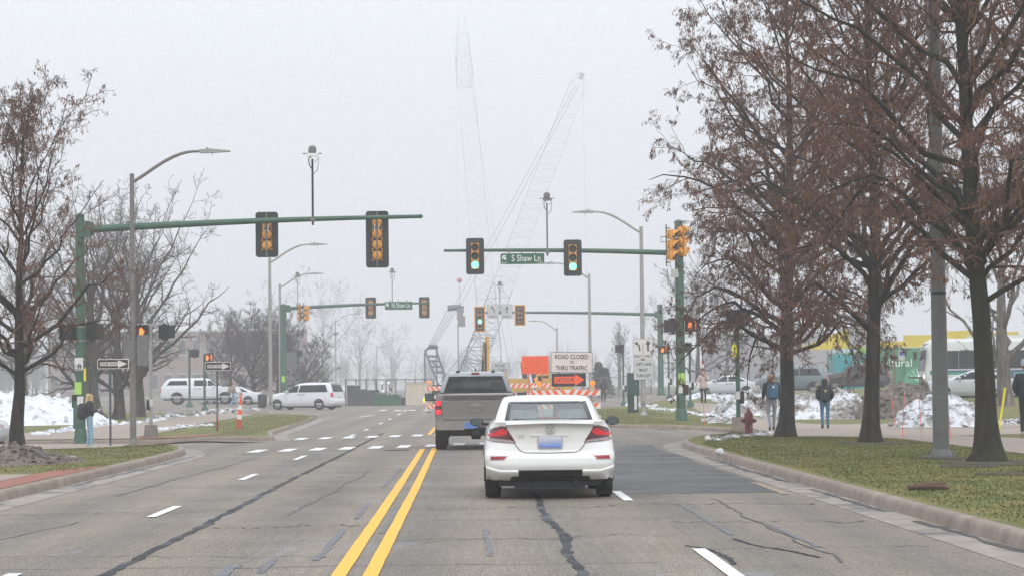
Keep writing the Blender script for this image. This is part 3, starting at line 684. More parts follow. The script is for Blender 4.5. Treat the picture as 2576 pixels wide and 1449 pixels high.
# the white coupe seen from behind
def coupe():
    t = thing('coupe', 'white two door coupe with dark blurred plate waiting at the back of the queue', 'car', (1.02, 33.2, 0))
    yr = 0.0
    low = Body([(.26, .16, 4.30, .80, .42, 3.2, .5, 3), (.36, .03, 4.42, .86, .40, 3.4, .6, 3), (.46, -.01, 4.46, .875, .36, 3.6, .7, 3), (.565, .0, 4.48, .885, .36, 3.6, .75, 3), (.63, .03, 4.48, .885, .38, 3.5, .8, 3), (.665, .07, 4.45, .88, .42, 3.4, .85, 3), (.78, .07, 4.40, .87, .5, 3.0, .9, 3), (.92, .05, 4.2, .845, .56, 2.8, .9, 3), (1.0, .04, 3.95, .80, .52, 2.8, 1.0, 3), (1.045, .03, 3.6, .755, .4, 3, 1.0, 3), (1.06, .09, 3.5, .74, .34, 3.2, 1.0, 3)])
    low.mesh('body', M_CAR_W, t, dz=.04)
    # greenhouse: raked rear pane, narrow roof
    g = Body([(1.055, .42, 3.45, .735, .55, 2.5, .9, 2.6), (1.12, .60, 3.2, .715, .5, 2.6, .9, 2.6), (1.2, .82, 2.95, .685, .45, 2.7, .8, 2.6), (1.3, 1.12, 2.68, .645, .4, 2.9, .7, 2.6), (1.345, 1.32, 2.5, .618, .4, 3, .6, 2.6), (1.375, 1.46, 2.4, .59, .4, 3, .5, 2.6), (1.395, 1.68, 2.2, .51, .35, 3, .4, 2.6), (1.404, 1.9, 2.05, .3, .1, 2.8, .1, 2.6)])
    def skip(c):
        x, y, z = c
        if y < 1.9 and abs(x) < .575-.075*(z-1.06)/.3 and 1.075 < z < 1.302: return True      # rear light
        if y > 2.2 and abs(x) < .6-.15*(z-1.06)/.3 and 1.07 < z < 1.335: return True         # windscreen
        if abs(x) > .5 and 1.25 < y < 2.9 and 1.09 < z < 1.32 and (y-1.2) > (z-1.06)*1.3: return True
        return False
    g.mesh('greenhouse', M_CAR_W, t, dz=.022, cap=True, skip=skip)
    rw = [(-.605, 1.062), (.605, 1.062), (.54, 1.318), (-.54, 1.318)]; ri = [(-.545, 1.085), (.545, 1.085), (.495, 1.298), (-.495, 1.298)]
    drape('rear_window', rw, on_rear(g, .004), M_GLASSC, t, .1, 0)
    frame = MB()
    for i in range(4):
        a, b, c, d = rw[i], rw[(i+1) % 4], ri[(i+1) % 4], ri[i]
        N = 10
        for k in range(N):
            q = [(lerp(p0[0], p1[0], kk/N), lerp(p0[1], p1[1], kk/N)) for (p0, p1), kk in (((a, b), k), ((a, b), k+1), ((d, c), k+1), ((d, c), k))]
            frame.add([(x, g.rear(x, z)-.009, z) for x, z in q], [(0, 1, 2, 3)])
    frame.build('window_frame', M_GLASSD, t, 40)
    for s in (1, -1):
        drape('roof_seam', [(s*.545-.009, 1.31), (s*.545+.009, 1.31), (s*.52+.009, 1.378), (s*.52-.009, 1.378)], on_rear(g, .003), M_BLKP, t, .1, 0)
        drape('side_window', [(1.2, 1.075), (2.95, 1.075), (2.45, 1.33), (1.55, 1.335)], on_side(g, s, .006), M_GLASSD, t, .15, 0)
    drape('windscreen', [(-.62, 1.07), (.62, 1.07), (.5, 1.345), (-.5, 1.345)], on_front(g, .004), M_GLASSC, t, .15, 0)
    # inside
    for sx in (-.36, .36):
        s = MB(); s.box((sx, 2.05, .98), (.5, .16, .62), rx=-.2); s.build('seat', M_SEAT, t, 0)
        h = MB(); h.prism(rrect(.29, .22, .08), (sx, 1.98, 1.235), t=.09); h.build('headrest', M_SEAT, t, 40)
        h = MB(); h.prism(rrect(.4, .16, .07), (sx*.95, 1.12, 1.12), t=.1); h.build('rear_seat', M_SEATL, t, 40)
    s = MB(); s.box((0, .85, 1.045), (1.2, .6, .03)); s.build('parcel_shelf', M_SEATL, t, 0)
    s = MB(); s.box((0, 3.1, 1.05), (1.25, .6, .06)); s.build('dashboard', M_SEAT, t, 0)
    s = MB(); s.prism(rrect(.27, .085, .03), (0, 2.5, 1.30), t=.03); s.build('inside_mirror', M_SEAT, t, 40)
    s = MB(); s.prism(rrect(.3, .04, .015), (0, .62, 1.09), t=.05); s.build('high_brake_light', M_TAILR, t, 40)
    # boot lid outline
    lid = [(-.585, 1.01), (-.59, .96), (-.46, .73), (-.4, .66), (-.34, .635), (0, .628), (.34, .635), (.4, .66), (.46, .73), (.59, .96), (.585, 1.01)]
    gap = MB()
    for a, b in zip(lid, lid[1:]):
        a, b = Vector(a), Vector(b); n = max(1, int((b-a).length/.08)); u = (b-a).normalized(); w = Vector((-u.y, u.x))*.0045
        for k in range(n):
            p, q = a.lerp(b, k/n), a.lerp(b, (k+1)/n); gap.add([(v.x, low.rear(v.x, v.y)-.003, v.y) for v in (p-w, q-w, q+w, p+w)], [(0, 1, 2, 3)])
    gap.build('boot_gap', M_UNDER, t, 0)
    sp = MB(); n = 24; V = []
    for i in range(n+1):
        x = -.59+1.18*i/n; yb = low.rear(x, 1.03)
        V += [(x, yb-.075, 1.028-.02*(x/.59)**2), (x, yb-.07, 1.052-.022*(x/.59)**2), (x, yb+.16, 1.078-.014*(x/.59)**2), (x, yb+.3, 1.058), (x, yb+.02, 1.0)]
    sp.add(V, [(i*5+j, (i+1)*5+j, (i+1)*5+(j+1) % 5, i*5+(j+1) % 5) for i in range(n) for j in range(5)]+[(0, 1, 2, 3, 4), tuple(n*5+k for k in (4, 3, 2, 1, 0))])
    sp.build('spoiler', M_CAR_W, t, 40)
    # lamps
    out = [(-.855, .80), (-.72, .782), (-.50, .765), (-.462, .77), (-.525, .87), (-.6, .988), (-.66, .995), (-.76, .97), (-.85, .925), (-.86, .86)]
    for s in (1, -1):
        f = (lambda p: p) if s == 1 else mirror
        L = drape('tail_light', f(out), on_rear(low, .012), M_TAILD, t, .05, .03)
        drape('lit_strip', f([(-.845, .905), (-.835, .855), (-.74, .855), (-.60, .87), (-.565, .91), (-.59, .945), (-.66, .955), (-.655, .94), (-.615, .905), (-.70, .893), (-.78, .9)]), on_rear(low, .017), M_TAIL, L, .05, 0)
        drape('clear_strip', f([(-.853, .802), (-.72, .787), (-.49, .768), (-.478, .785), (-.525, .803), (-.7, .823), (-.855, .836)]), on_rear(low, .017), M_TAILW, L, .05, 0)
        drape('reflector', f([(-.81, .545), (-.63, .545), (-.585, .588), (-.80, .588)]), on_rear(low, .008), M_TAILR, t, .06, .02)
        drape('reflector_recess_shade', f([(-.83, .535), (-.62, .533), (-.565, .597), (-.82, .597)]), on_rear(low, .004), pbr('bumper_shadow_line', (.45, .44, .42), .4), t, .06, 0)  # flat patch round the reflector, the recess shade put into its colour
        # flared lower corner of the bumper
        V = []; N = 10
        for i in range(N+1):
            u = i/N; x = s*lerp(.43, .868, u); zt = lerp(.405, .47, max(0, u-.55)/.45*u); yb = low.rear(x, zt)-.004; zb = lerp(.295, .262, u)
            V += [(x, yb, zt), (x, yb-.022, zt-.02), (x, yb-.012, zt-.05), (x, low.rear(x, zb)-.006, zb)]
        fl = MB(); fl.add(V, [(i*4+j, (i+1)*4+j, (i+1)*4+j+1, i*4+j+1) for i in range(N) for j in range(3)]); fl.build('bumper_corner', M_CAR_W, t, 50)
        m = MB(); m.lathe([(0, -.07), (.07, -.06), (.1, 0), (.085, .07), (0, .09)], (s*.985, 2.62, 1.02), (0, 1, 0), 14)
        m.v = [(s*.985+(x-s*.985)*1.0, y, 1.02+(z-1.02)*.66) for x, y, z in m.v]
        M = m.build('wing_mirror', M_BLKP, t, 50)
        q = MB(); q.prism(rrect(.155, .098, .03), (s*.985, 2.552, 1.02), t=.004); q.build('mirror_glass', pbr('mirror_glass', (.1, .125, .13), .12, metal=.5, var=.1), M, 0)
        q = MB(); q.box((s*.86, 2.65, .985), (.12, .06, .04)); q.build('mirror_arm', M_BLKP, M, 0)
        wheel(t, s*.765, .93, .318, .215, s); wheel(t, s*.765, 3.55, .318, .215, s)
        arch(t, low, .93, .37, s, .318); arch(t, low, 3.55, .37, s, .318)
        e = MB(); e.box((s*.878, .8, .33), (.03, .03, .2)); e.build('mud_flap', M_BLKP, t, 0)
    dif = [(-.545, .262), (.545, .262), (.50, .36), (.44, .40), (-.44, .40), (-.50, .36)]
    drape('diffuser', dif, on_rear(low, .02), M_BLKP, t, .06, .04)
    u = MB(); u.box((0, 2.2, .225), (1.38, 3.9, .09)); u.box((0, .42, .2), (.95, .45, .1)); u.tube([(.3, .6, .24), (.34, .1, .235)], .035, 10); u.build('underbody', M_UNDER, t, 0)
    for s in (1, -1): u = MB(); u.box((s*.7, .93, .42), (.32, .72, .4)); u.build('wheel_well', M_UNDER, t, 0)
    # plate with its colours smeared together, emblem, badge
    p = MB(); p.prism(rrect(.335, .175, .02), (0, low.rear(0, .77)-.004, .775), t=.012); p.build('plate_surround', pbr('plate_surround', (.42, .4, .39), .5), t, 40)
    m, tt, b = new_mat('licence_plate_print'); cc = coords(tt); sx = tt.nodes.new('ShaderNodeSeparateXYZ'); tt.links.new(cc, sx.inputs[0])
    mr = nd(tt, 'ShaderNodeMapRange'); tt.links.new(sx.outputs[2], mr.inputs[0]); mr.inputs[1].default_value = .7; mr.inputs[2].default_value = .85
    cR = ramp(tt, mr.outputs[0], [(0, (.13, .2, .56)), (.3, (.2, .3, .6)), (.6, (.4, .42, .55)), (1, (.6, .62, .66))]); n1 = noise_n(tt, cc, 9, 2); cR = mixc(tt, ramp(tt, n1, [(.5, (0, 0, 0)), (.75, (.6, .6, .6))]), cR, (.62, .5, .5)); tt.links.new(cR, b.inputs['Base Color'])
    p = MB(); p.prism(rrect(.303, .152, .012), (0, low.rear(0, .77)-.018, .775), t=.004); p.build('licence_plate', m, t, 40)
    e = MB(); yb = low.rear(0, .94)-.004
    o8 = [(-.055, .042), (.055, .042), (.06, .02), (.045, -.045), (.03, -.052), (-.03, -.052), (-.045, -.045), (-.06, .02)]
    for a, b in zip(o8, o8[1:]+o8[:1]): e.tube([(a[0], yb-.008, .945+a[1]), (b[0], yb-.008, .945+b[1])], .006, 6)
    for s in (1, -1): e.tube([(s*.036, yb-.01, .98), (s*.016, yb-.01, .945), (s*.03, yb-.01, .90)], [.009, .006, .009], 6)
    e.box((0, yb-.008, .943), (.036, .008, .012)); e.build('emblem', M_CHROME, t, 40)
    text('CIVIC', t, (-.385, low.rear(-.385, .865)-.006, .868), .165, .024, M_CHROME, name='badge'); text('EX', t, (-.385, low.rear(-.385, .83)-.006, .838), .075, .022, M_CHROME, name='badge')
    r = MB(); r.box((0, low.rear(0, .83)-.006, .866), (.5, .014, .012)); r.build('lid_crease', M_CAR_W, t, 0)
    return t
coupe()

# the grey pickup ahead of it
def pickup_grey():
    t = thing('pickup_truck', 'grey crew cab pickup with its brake lights on, ahead of the white coupe', 'pickup', (.045, 59.8, 0))
    w = .985
    low = Body([(.5, .10, 5.6, .93, .12, 5, .4, 4), (.62, .0, 5.75, .99, .14, 5, .5, 4), (.72, .02, 5.8, w, .14, 5, .5, 4), (.95, .03, 5.8, w+.012, .13, 5, .5, 4), (1.15, .03, 5.78, w+.005, .13, 5, .5, 4), (1.33, .04, 5.7, w-.02, .12, 5, .5, 4), (1.37, .06, 5.6, w-.05, .1, 5, .5, 4)])
    low.mesh('body', M_TRUCK, t)
    cab = Body([(1.36, 1.72, 4.6, .90, .2, 4, .9, 3), (1.5, 1.75, 4.35, .875, .2, 4, .9, 3), (1.7, 1.83, 3.95, .80, .2, 4, .8, 3), (1.83, 1.92, 3.65, .735, .2, 4, .6, 3), (1.885, 2.02, 3.5, .68, .2, 4, .5, 3), (1.91, 2.2, 3.3, .6, .15, 4, .3, 3)])
    cab.mesh('cab', pbr('truck_cab_blue_grey', (.27, .29, .31), .3, metal=.3, var=.05, coat=.6), t)  # cab lighter and bluer than the body
    W = drape('rear_window', [(-.80, 1.40), (.80, 1.40), (.665, 1.79), (-.665, 1.79)], on_rear(cab, .022), M_GLASSD, t, .08, .03)
    for s in (-1, 1): b = MB(); b.box((s*.2, cab.rear(0, 1.58)-.03, 1.585), (.022, .012, .36), rx=-.22); b.build('window_bar', M_BLKP, W, 0)
    for s in (-1, 1): b = MB(); b.prism(rrect(.3, .24, .1), (s*.5, cab.rear(.5, 1.52)-.026, 1.52), t=.002); b.build('seat_shadow', pbr('seat_behind_glass', (.035, .036, .038), .3), W, 40)
    b = MB(); b.box((0, 1.93, 1.862), (.2, .03, .04)); b.build('high_brake_light', M_TAILR, t, 0)
    for s in (-1, 1): b = MB(); b.box((s*.44, 2.1, 1.915), (.09, .12, .035)); b.build('roof_clip', M_BLKP, t, 0)
    b = MB(); b.box((0, .9, 1.382), (1.74, 1.62, .03)); b.build('tonneau_cover', M_BLK, t, 0)
    # tailgate pressed in relief, oval badge
    g = drape('tailgate', [(-.79, .735), (.79, .735), (.80, 1.335), (-.80, 1.335)], on_rear(low, .02), M_TRUCK, t, .2, .03)
    drape('tailgate_band', [(-.79, 1.20), (.79, 1.20), (.79, 1.315), (-.79, 1.315)], on_rear(low, .027), pbr('tailgate_dark', (.075, .06, .052), .4, metal=.2), g, .2, .015)
    drape('tailgate_crease', [(-.78, 1.165), (.78, 1.165), (.78, 1.2), (-.78, 1.2)], on_rear(low, .032), M_TRUCKL, g, .2, .02)
    drape('tailgate_step', [(-.78, .745), (.78, .745), (.78, .8), (-.78, .8)], on_rear(low, .034), M_TRUCKL, g, .2, .02)
    for i, x in enumerate((-.3, 0, .3)): b = MB(); b.prism(rrect(.2, .05, .015), (x, low.rear(0, .9)-.028, .95), t=.006); b.build('stamped_panel', M_TRUCKL, g, 40)
    b = MB(); e = [(.135*math.cos(2*PI*i/24), .055*math.sin(2*PI*i/24)) for i in range(24)]; b.prism(e, (0, low.rear(0, 1.09)-.024, 1.085), t=.014); B = b.build('oval_badge', M_BUMPC, g, 40)
    for s in (-1, 1):
        f = (lambda p: p) if s == -1 else mirror
        L = drape('tail_light', f([(-.985, .855), (-.835, .855), (-.835, 1.205), (-.985, 1.205)]), on_rear(low, .012), M_TAILD, t, .05, .03)
        for z0, z1 in ((.87, .98), (1.08, 1.195)): drape('brake_lamp', f([(-.97, z0), (-.85, z0), (-.85, z1), (-.97, z1)]), on_rear(low, .018), M_BRAKE, L, .05, 0)
        m = MB(); m.box((s*1.19, 3.85, 1.27), (.25, .14, .2), tx=.94); M = m.build('wing_mirror', M_BLKP, t, 0)
        m = MB(); m.box((s*1.02, 3.88, 1.2), (.16, .06, .05)); m.build('mirror_arm', M_BLKP, M, 0)
        m = MB(); m.prism(rrect(.21, .16, .03), (s*1.19, 3.779, 1.27), t=.003); m.build('mirror_glass', MATS['mirror_glass'], M, 0)
        wheel(t, s*.86, 1.25, .4, .285, s, 6); wheel(t, s*.86, 4.9, .4, .285, s, 6); arch(t, low, 1.25, .5, s, .42); arch(t, low, 4.9, .5, s, .42)
        drape('side_window', [(2.1, 1.42), (4.2, 1.42), (3.75, 1.76), (2.15, 1.76)], on_side(cab, s, .006), M_GLASSD, t, .3, 0)
    m = MB(); m.box((-1.33, 3.86, 1.2), (.03, .05, .09)); m.build('turn_signal', emis('turn_signal_lit', (1, .45, .02), 2.5), t, 0)
    b = MB(); b.prism([(-.95, .49), (-.3, .49), (-.22, .57), (.22, .57), (.3, .49), (.95, .49), (.97, .56), (.97, .70), (-.97, .70), (-.97, .56)], (0, -.02, 0), t=.1); b.build('bumper', M_BUMPC, t, 40)
    b = MB(); b.prism(rrect(.31, .155, .01), (-.12, -.125, .6), t=.008); b.build('licence_plate', pbr('plate_blue', (.1, .2, .5), .4, var=.3, scale=14), t, 0)
    b = MB(); b.box((0, 2.6, .44), (1.3, 4.6, .2)); b.box((0, 1.25, .4), (1.5, .16, .16)); b.lathe([(0, -.15), (.15, -.1), (.15, .1), (0, .15)], (0, 1.25, .38), (1, 0, 0), 14); b.box((0, -.02, .42), (.16, .14, .1)); b.lathe([(0, -.035), (.03, 0), (0, .035)], (0, -.16, .52), n=8)
    b.tube([(.55, .7, .42), (.6, .2, .4)], .045, 10); b.tube([(-.67, .4, .42), (-.67, .4, .3)], .03, 8); b.build('underbody', M_UNDER, t, 0)
    antenna = MB(); antenna.tube([(.0, 2.4, 1.9), (0, 2.42, 1.99)], [.03, .008], 6); antenna.build('roof_antenna', M_BLKP, t, 0)
    return t
pickup_grey()

def car(name, label, cat, loc, rz, paint, low, cab, wheels, side_wins, rear_win=None, front_win=None, tails=None, rim=M_RIM, extras=None, wr=.33, group=None):
    t = thing(name, label, cat, loc, rz, group); L = Body(low); Bc = Body(cab)
    L.mesh('body', paint, t); Bc.mesh('cabin', paint, t, dz=.1)
    hw = max(r[3] for r in low)
    for s in (-1, 1):
        for y in wheels: wheel(t, s*(hw-.13), y, wr, .23, s, 9, rim); arch(t, L, y, wr*1.19, s, wr)
        for p in side_wins: drape('side_window', p, on_side(Bc, s, .016), M_GLASSD, t, .12, 0)
        if tails: drape('tail_light', tails if s < 0 else mirror(tails), on_rear(L if tails[0][1] < low[-1][0] else Bc, .012), M_TAIL if extras == 'lit' else M_TAILR, t, .08, .02)
        y = [r for r in low][-1][2]*.62; m = MB(); m.prism(rrect(.24, .15, .05), (s*(hw+.08), wheels[1]-.75, low[-1][0]+.06), t=.1); m.build('wing_mirror', paint, t, 40)
        h = MB(); h.box((s*(hw+.005), (wheels[0]+wheels[1])/2-.1, low[-1][0]-.12), (.03, .2, .035)); h.box((s*(hw+.005), (wheels[0]+wheels[1])/2-.42, low[-1][0]-.12), (.03, .2, .035)); h.build('door_handle', M_BLKP, t, 0)
        drape('headlight', ([(-.85, .66), (-.5, .68), (-.5, .78), (-.82, .8)] if s < 0 else [(.5, .68), (.85, .66), (.82, .8), (.5, .78)]), on_front(L, .01), M_HEADL if extras == 'head' else M_TAILW, t, .1, -.02)
        for yy in ((wheels[0]+wheels[1])/2-.25, (wheels[0]+wheels[1])/2+.85): drape('door_gap', [(yy, low[0][0]+.1), (yy+.015, low[0][0]+.1), (yy+.015, low[-1][0]), (yy, low[-1][0])], on_side(L, s, .004), M_UNDER, t, .3, 0)
    if rear_win: drape('rear_window', rear_win, on_rear(Bc, .016), M_GLASSD, t, .1, 0)
    if front_win: drape('windscreen', front_win, on_front(Bc, .016), M_GLASSD, t, .1, 0)
    u = MB(); u.box((0, (low[0][1]+low[0][2])/2, low[0][0]-.04), (hw*1.5, (low[0][2]-low[0][1])*.94, .12)); u.build('underbody', M_UNDER, t, 0)
    p = MB(); p.prism(rrect(.31, .155, .01), (0, L.rear(0, .8)-.02, .82), t=.01); p.build('licence_plate', M_PAPER, t, 0)
    return t
# white minivan turning left, three quarter rear view
VL = [(.24, .12, 4.95, .86, .3, 4, .5, 3), (.4, .0, 5.08, .95, .3, 4, .7, 3), (.6, .0, 5.12, .975, .3, 4, .8, 3), (.72, .06, 5.1, .975, .28, 4, .8, 3), (.9, .07, 5.0, .965, .26, 4, .9, 3), (1.05, .09, 4.5, .95, .25, 4, .9, 3), (1.12, .1, 4.2, .935, .25, 4, .9, 3)]
VC = [(1.11, .1, 4.1, .93, .25, 4, .9, 3), (1.3, .16, 3.7, .9, .25, 4, .9, 3), (1.5, .24, 3.3, .86, .25, 4, .8, 3), (1.65, .3, 2.95, .81, .25, 4, .8, 3), (1.72, .36, 2.7, .75, .25, 4, .7, 3), (1.765, .6, 2.3, .62, .2, 4, .5, 3)]
p = foot(858, 162); 
van = car('minivan', 'white minivan with lit tail light turning left across the road', 'van', (p.x, p.y-1.2, gz(p.x-1, p.y)), R(66), M_VAN_W, VL, VC, (1.05, 4.12), [[(.42, 1.15), (2.55, 1.14), (2.45, 1.6), (.62, 1.62)], [(2.62, 1.14), (3.75, 1.13), (3.0, 1.55), (2.56, 1.6)]], [(-.72, 1.16), (.72, 1.16), (.64, 1.6), (-.64, 1.6)], [(-.75, 1.2), (.75, 1.2), (.6, 1.66), (-.6, 1.66)], [(-.95, .82), (-.76, .82), (-.76, 1.11), (-.93, 1.11)], extras='lit')
b = MB(); b.box((0, .36, 1.72), (1.3, .3, .04)); b.build('roof_spoiler', M_VAN_W, van, 0)
# white pickup with a canopy over its bed
p = foot(405, 182); WL = [(.42, .1, 5.7, .9, .2, 5, .4, 4), (.55, .02, 5.85, .985, .2, 5, .5, 4), (.9, .0, 5.9, 1.0, .16, 5, .5, 4), (1.2, .04, 5.75, .99, .15, 5, .7, 4), (1.28, .06, 5.5, .97, .15, 5, .7, 4)]
WC = [(1.27, .1, 4.5, .95, .2, 5, .9, 3), (1.5, .22, 4.25, .9, .2, 5, .9, 3), (1.75, .42, 3.85, .83, .2, 5, .8, 3), (1.88, .6, 3.5, .76, .2, 5, .6, 3), (1.93, .9, 3.2, .62, .2, 5, .4, 3)]
wp = car('pickup_truck', 'white pickup with a white canopy over its bed passing the left trees', 'pickup', (p.x, p.y, gz(p.x+3, p.y)+.02), R(-88), M_VAN_W, WL, WC, (1.25, 4.75), [[(.5, 1.42), (2.0, 1.42), (1.95, 1.74), (.75, 1.74)], [(2.5, 1.36), (3.45, 1.36), (3.4, 1.76), (2.52, 1.78)], [(3.52, 1.36), (4.2, 1.34), (3.75, 1.72), (3.48, 1.76)]], None, [(-.75, 1.36), (.75, 1.36), (.6, 1.8), (-.6, 1.8)], [(-.99, .86), (-.86, .86), (-.86, 1.2), (-.98, 1.2)], wr=.42)
drape('bed_gap', [(2.2, .6), (2.225, .6), (2.225, 1.86), (2.2, 1.86)], lambda y, z: (1.004 if z < 1.27 else Body(WC).side(y, z)+.004, y, z), M_UNDER, wp, .1, 0)
drape('bed_gap', [(2.2, .6), (2.225, .6), (2.225, 1.86), (2.2, 1.86)], lambda y, z: (-1.004 if z < 1.27 else -Body(WC).side(y, z)-.004, y, z), M_UNDER, wp, .1, 0)
# parked and passing cars at the right
SL = [(.22, .1, 4.75, .82, .3, 4, .5, 3), (.4, .0, 4.88, .91, .35, 3.5, .7, 3), (.65, .0, 4.9, .925, .4, 3.5, .8, 3), (.88, .05, 4.75, .91, .4, 3.5, .9, 3), (.99, .1, 4.3, .88, .4, 3.5, 1, 3)]
SC = [(.98, .55, 3.75, .86, .5, 3, .9, 3), (1.12, .85, 3.4, .8, .5, 3, .9, 3), (1.3, 1.3, 2.9, .7, .5, 3, .8, 3), (1.41, 1.65, 2.6, .6, .4, 3, .6, 3), (1.45, 1.9, 2.3, .42, .3, 3, .3, 3)]
sw = [[(1.0, 1.02), (2.2, 1.01), (2.2, 1.34), (1.6, 1.34)], [(2.26, 1.01), (3.35, 1.0), (2.75, 1.33), (2.26, 1.34)]]
p = foot(1912, 168); car('sedan', 'silver sedan passing behind the grey snow bank and the woman in pink', 'car', (p.x, p.y, gz(p.x-2, p.y)), R(88), M_SILV, SL, SC, (1.0, 3.85), sw, [(-.6, 1.05), (.6, 1.05), (.5, 1.36), (-.5, 1.36)], [(-.6, 1.05), (.6, 1.05), (.5, 1.36), (-.5, 1.36)], [(-.85, .72), (-.6, .72), (-.6, .88), (-.85, .88)])
UL = [(.3, .1, 4.55, .86, .3, 4, .4, 3), (.5, .0, 4.68, .95, .3, 4, .6, 3), (.8, .0, 4.7, .965, .3, 4, .7, 3), (1.02, .04, 4.55, .95, .28, 4, .8, 3), (1.12, .08, 4.2, .93, .28, 4, .9, 3)]
UC = [(1.11, .12, 3.5, .92, .3, 4, .7, 3), (1.35, .24, 3.15, .87, .3, 4, .7, 3), (1.6, .4, 2.75, .8, .3, 4, .6, 3), (1.72, .6, 2.5, .68, .3, 4, .4, 3), (1.76, .9, 2.2, .5, .2, 4, .3, 3)]
uw = [[(.5, 1.16), (1.85, 1.15), (1.85, 1.58), (.75, 1.6)], [(1.92, 1.15), (3.1, 1.14), (2.65, 1.55), (1.92, 1.58)]]
p = foot(2246, 165); car('suv', 'charcoal SUV with a lit headlight behind the dirty snow bank', 'car', (p.x, p.y, gz(p.x-2, p.y)), R(72), M_SUV, UL, UC, (1.0, 3.7), uw, [(-.7, 1.2), (.7, 1.2), (.6, 1.6), (-.6, 1.6)], [(-.7, 1.2), (.7, 1.2), (.6, 1.6), (-.6, 1.6)], [(-.94, .95), (-.75, .95), (-.75, 1.1), (-.92, 1.1)], extras='head', wr=.36)
p = foot(2085, 158); car('suv', 'slate green SUV half hidden by the nearest right tree and a portable cabin', 'car', (p.x, p.y, gz(p.x-2, p.y)), R(84), M_TEALCAR, UL, UC, (1.0, 3.7), uw, [(-.7, 1.2), (.7, 1.2), (.6, 1.6), (-.6, 1.6)], None, [(-.94, .95), (-.75, .95), (-.75, 1.1), (-.92, 1.1)], extras='lit', wr=.36)
p = foot(2560, 118); car('sedan', 'silver sedan parked between the mossy tree and the pale trunk', 'car', (p.x+.4, p.y, gz(p.x-1, p.y)), R(75), M_SILV, SL, SC, (1.0, 3.85), sw, [(-.6, 1.05), (.6, 1.05), (.5, 1.36), (-.5, 1.36)], None, [(-.85, .72), (-.6, .72), (-.6, .88), (-.85, .88)])
p = foot(35, 158); car('sedan', 'slate grey sedan at the far left beside the snow heap', 'car', (p.x-4.8, p.y, gz(p.x, p.y)), R(-88), M_TEALCAR, SL, SC, (1.0, 3.85), sw, None, [(-.6, 1.05), (.6, 1.05), (.5, 1.36), (-.5, 1.36)])
p = foot(18, 82.3); car('sedan', 'silver car nosing in beside the dark left tree trunk', 'car', (p.x-4.85, p.y, gz(p.x, p.y)), R(-88), M_SILV, SL, SC, (1.0, 3.85), sw, None, [(-.6, 1.05), (.6, 1.05), (.5, 1.36), (-.5, 1.36)])
p = foot(660, 190); car('sedan', 'white car parked behind the dense dark trees', 'car', (p.x, p.y, gz(p.x, p.y)), R(88), M_VAN_W, SL, SC, (1.0, 3.85), sw)
# the city bus
def bus():
    p = foot(2318, 150); t = thing('bus', 'white city bus with dark windows and a blue and green stripe', 'bus', (p.x, p.y, gz(p.x+3, p.y)), R(90))
    wht = pbr('bus_white', (.6, .61, .61), .35, var=.04, dirt=((.45, .44, .42), 1.2, .6))
    B = Body([(.32, .1, 11.9, 1.2, .2, 5, .25, 5), (.5, .0, 12, 1.27, .2, 5, .25, 5), (1.2, .0, 12, 1.28, .2, 5, .25, 5), (2.6, .02, 11.85, 1.27, .2, 5, .3, 5), (2.9, .1, 11.6, 1.22, .2, 5, .4, 5), (3.08, .3, 11.3, 1.05, .2, 5, .4, 5)])
    B.mesh('body', wht, t, dz=.3)
    for s in (-1, 1):
        for k in range(8): y0 = .5+k*1.35; drape('side_window', [(y0, 1.25), (y0+1.31, 1.25), (y0+1.31, 2.35), (y0, 2.35)], on_side(B, s, .01), M_GLASSD, t, .7, .02)
        drape('blue_stripe', [(.1, 1.03), (11.7, 1.03), (11.7, 1.17), (.1, 1.17)], on_side(B, s, .006), pbr('bus_blue', (.04, .09, .2), .4), t, 1.5, 0)
        drape('green_stripe', [(.1, .9), (11.7, .9), (11.7, 1.025), (.1, 1.025)], on_side(B, s, .006), pbr('bus_green', (.04, .33, .2), .4), t, 1.5, 0)
        drape('blue_panel', [(6.6, .55), (7.5, .55), (7.5, 1.16), (6.6, 1.16)], on_side(B, s, .012), MATS['bus_blue'], t, 1.5, 0)
        drape('orange_panel', [(6.5, .42), (7.6, .42), (7.6, .62), (6.5, .62)], on_side(B, s, .016), pbr('bus_orange', (.5, .24, .08), .5), t, 1.5, 0)
        for y in (2.4, 8.9): wheel(t, s*1.15, y, .49, .28, s, 8); arch(t, B, y, .66, s, .5)
        drape('headlight', [(s*.9-.16, .72), (s*.9+.16, .72), (s*.9+.14, .92), (s*.9-.14, .92)], on_front(B, .01), M_HEADL, t, .1, 0)
        m = MB(); m.box((s*1.42, 12.1, 2.1), (.22, .18, .5)); m.build('wing_mirror', M_BLKP, t, 0)
    drape('windscreen', [(-1.12, 1.15), (1.12, 1.15), (1.1, 2.45), (-1.1, 2.45)], on_front(B, .01), M_GLASSD, t, .3, 0)
    drape('destination_sign', [(-.9, 2.52), (.9, 2.52), (.85, 2.8), (-.85, 2.8)], on_front(B, .01), M_BLK, t, .3, 0)
    m = MB(); m.box((0, 6.5, 3.17), (1.7, 5, .2)); m.build('roof_unit', wht, t, 0); m = MB(); m.box((0, 12.35, .75), (1.6, .6, .1)); m.build('bike_rack', M_BLK, t, 0)
    t.location.x = foot(2318, 150).x; return t
b = bus(); b.location.x += 12.0
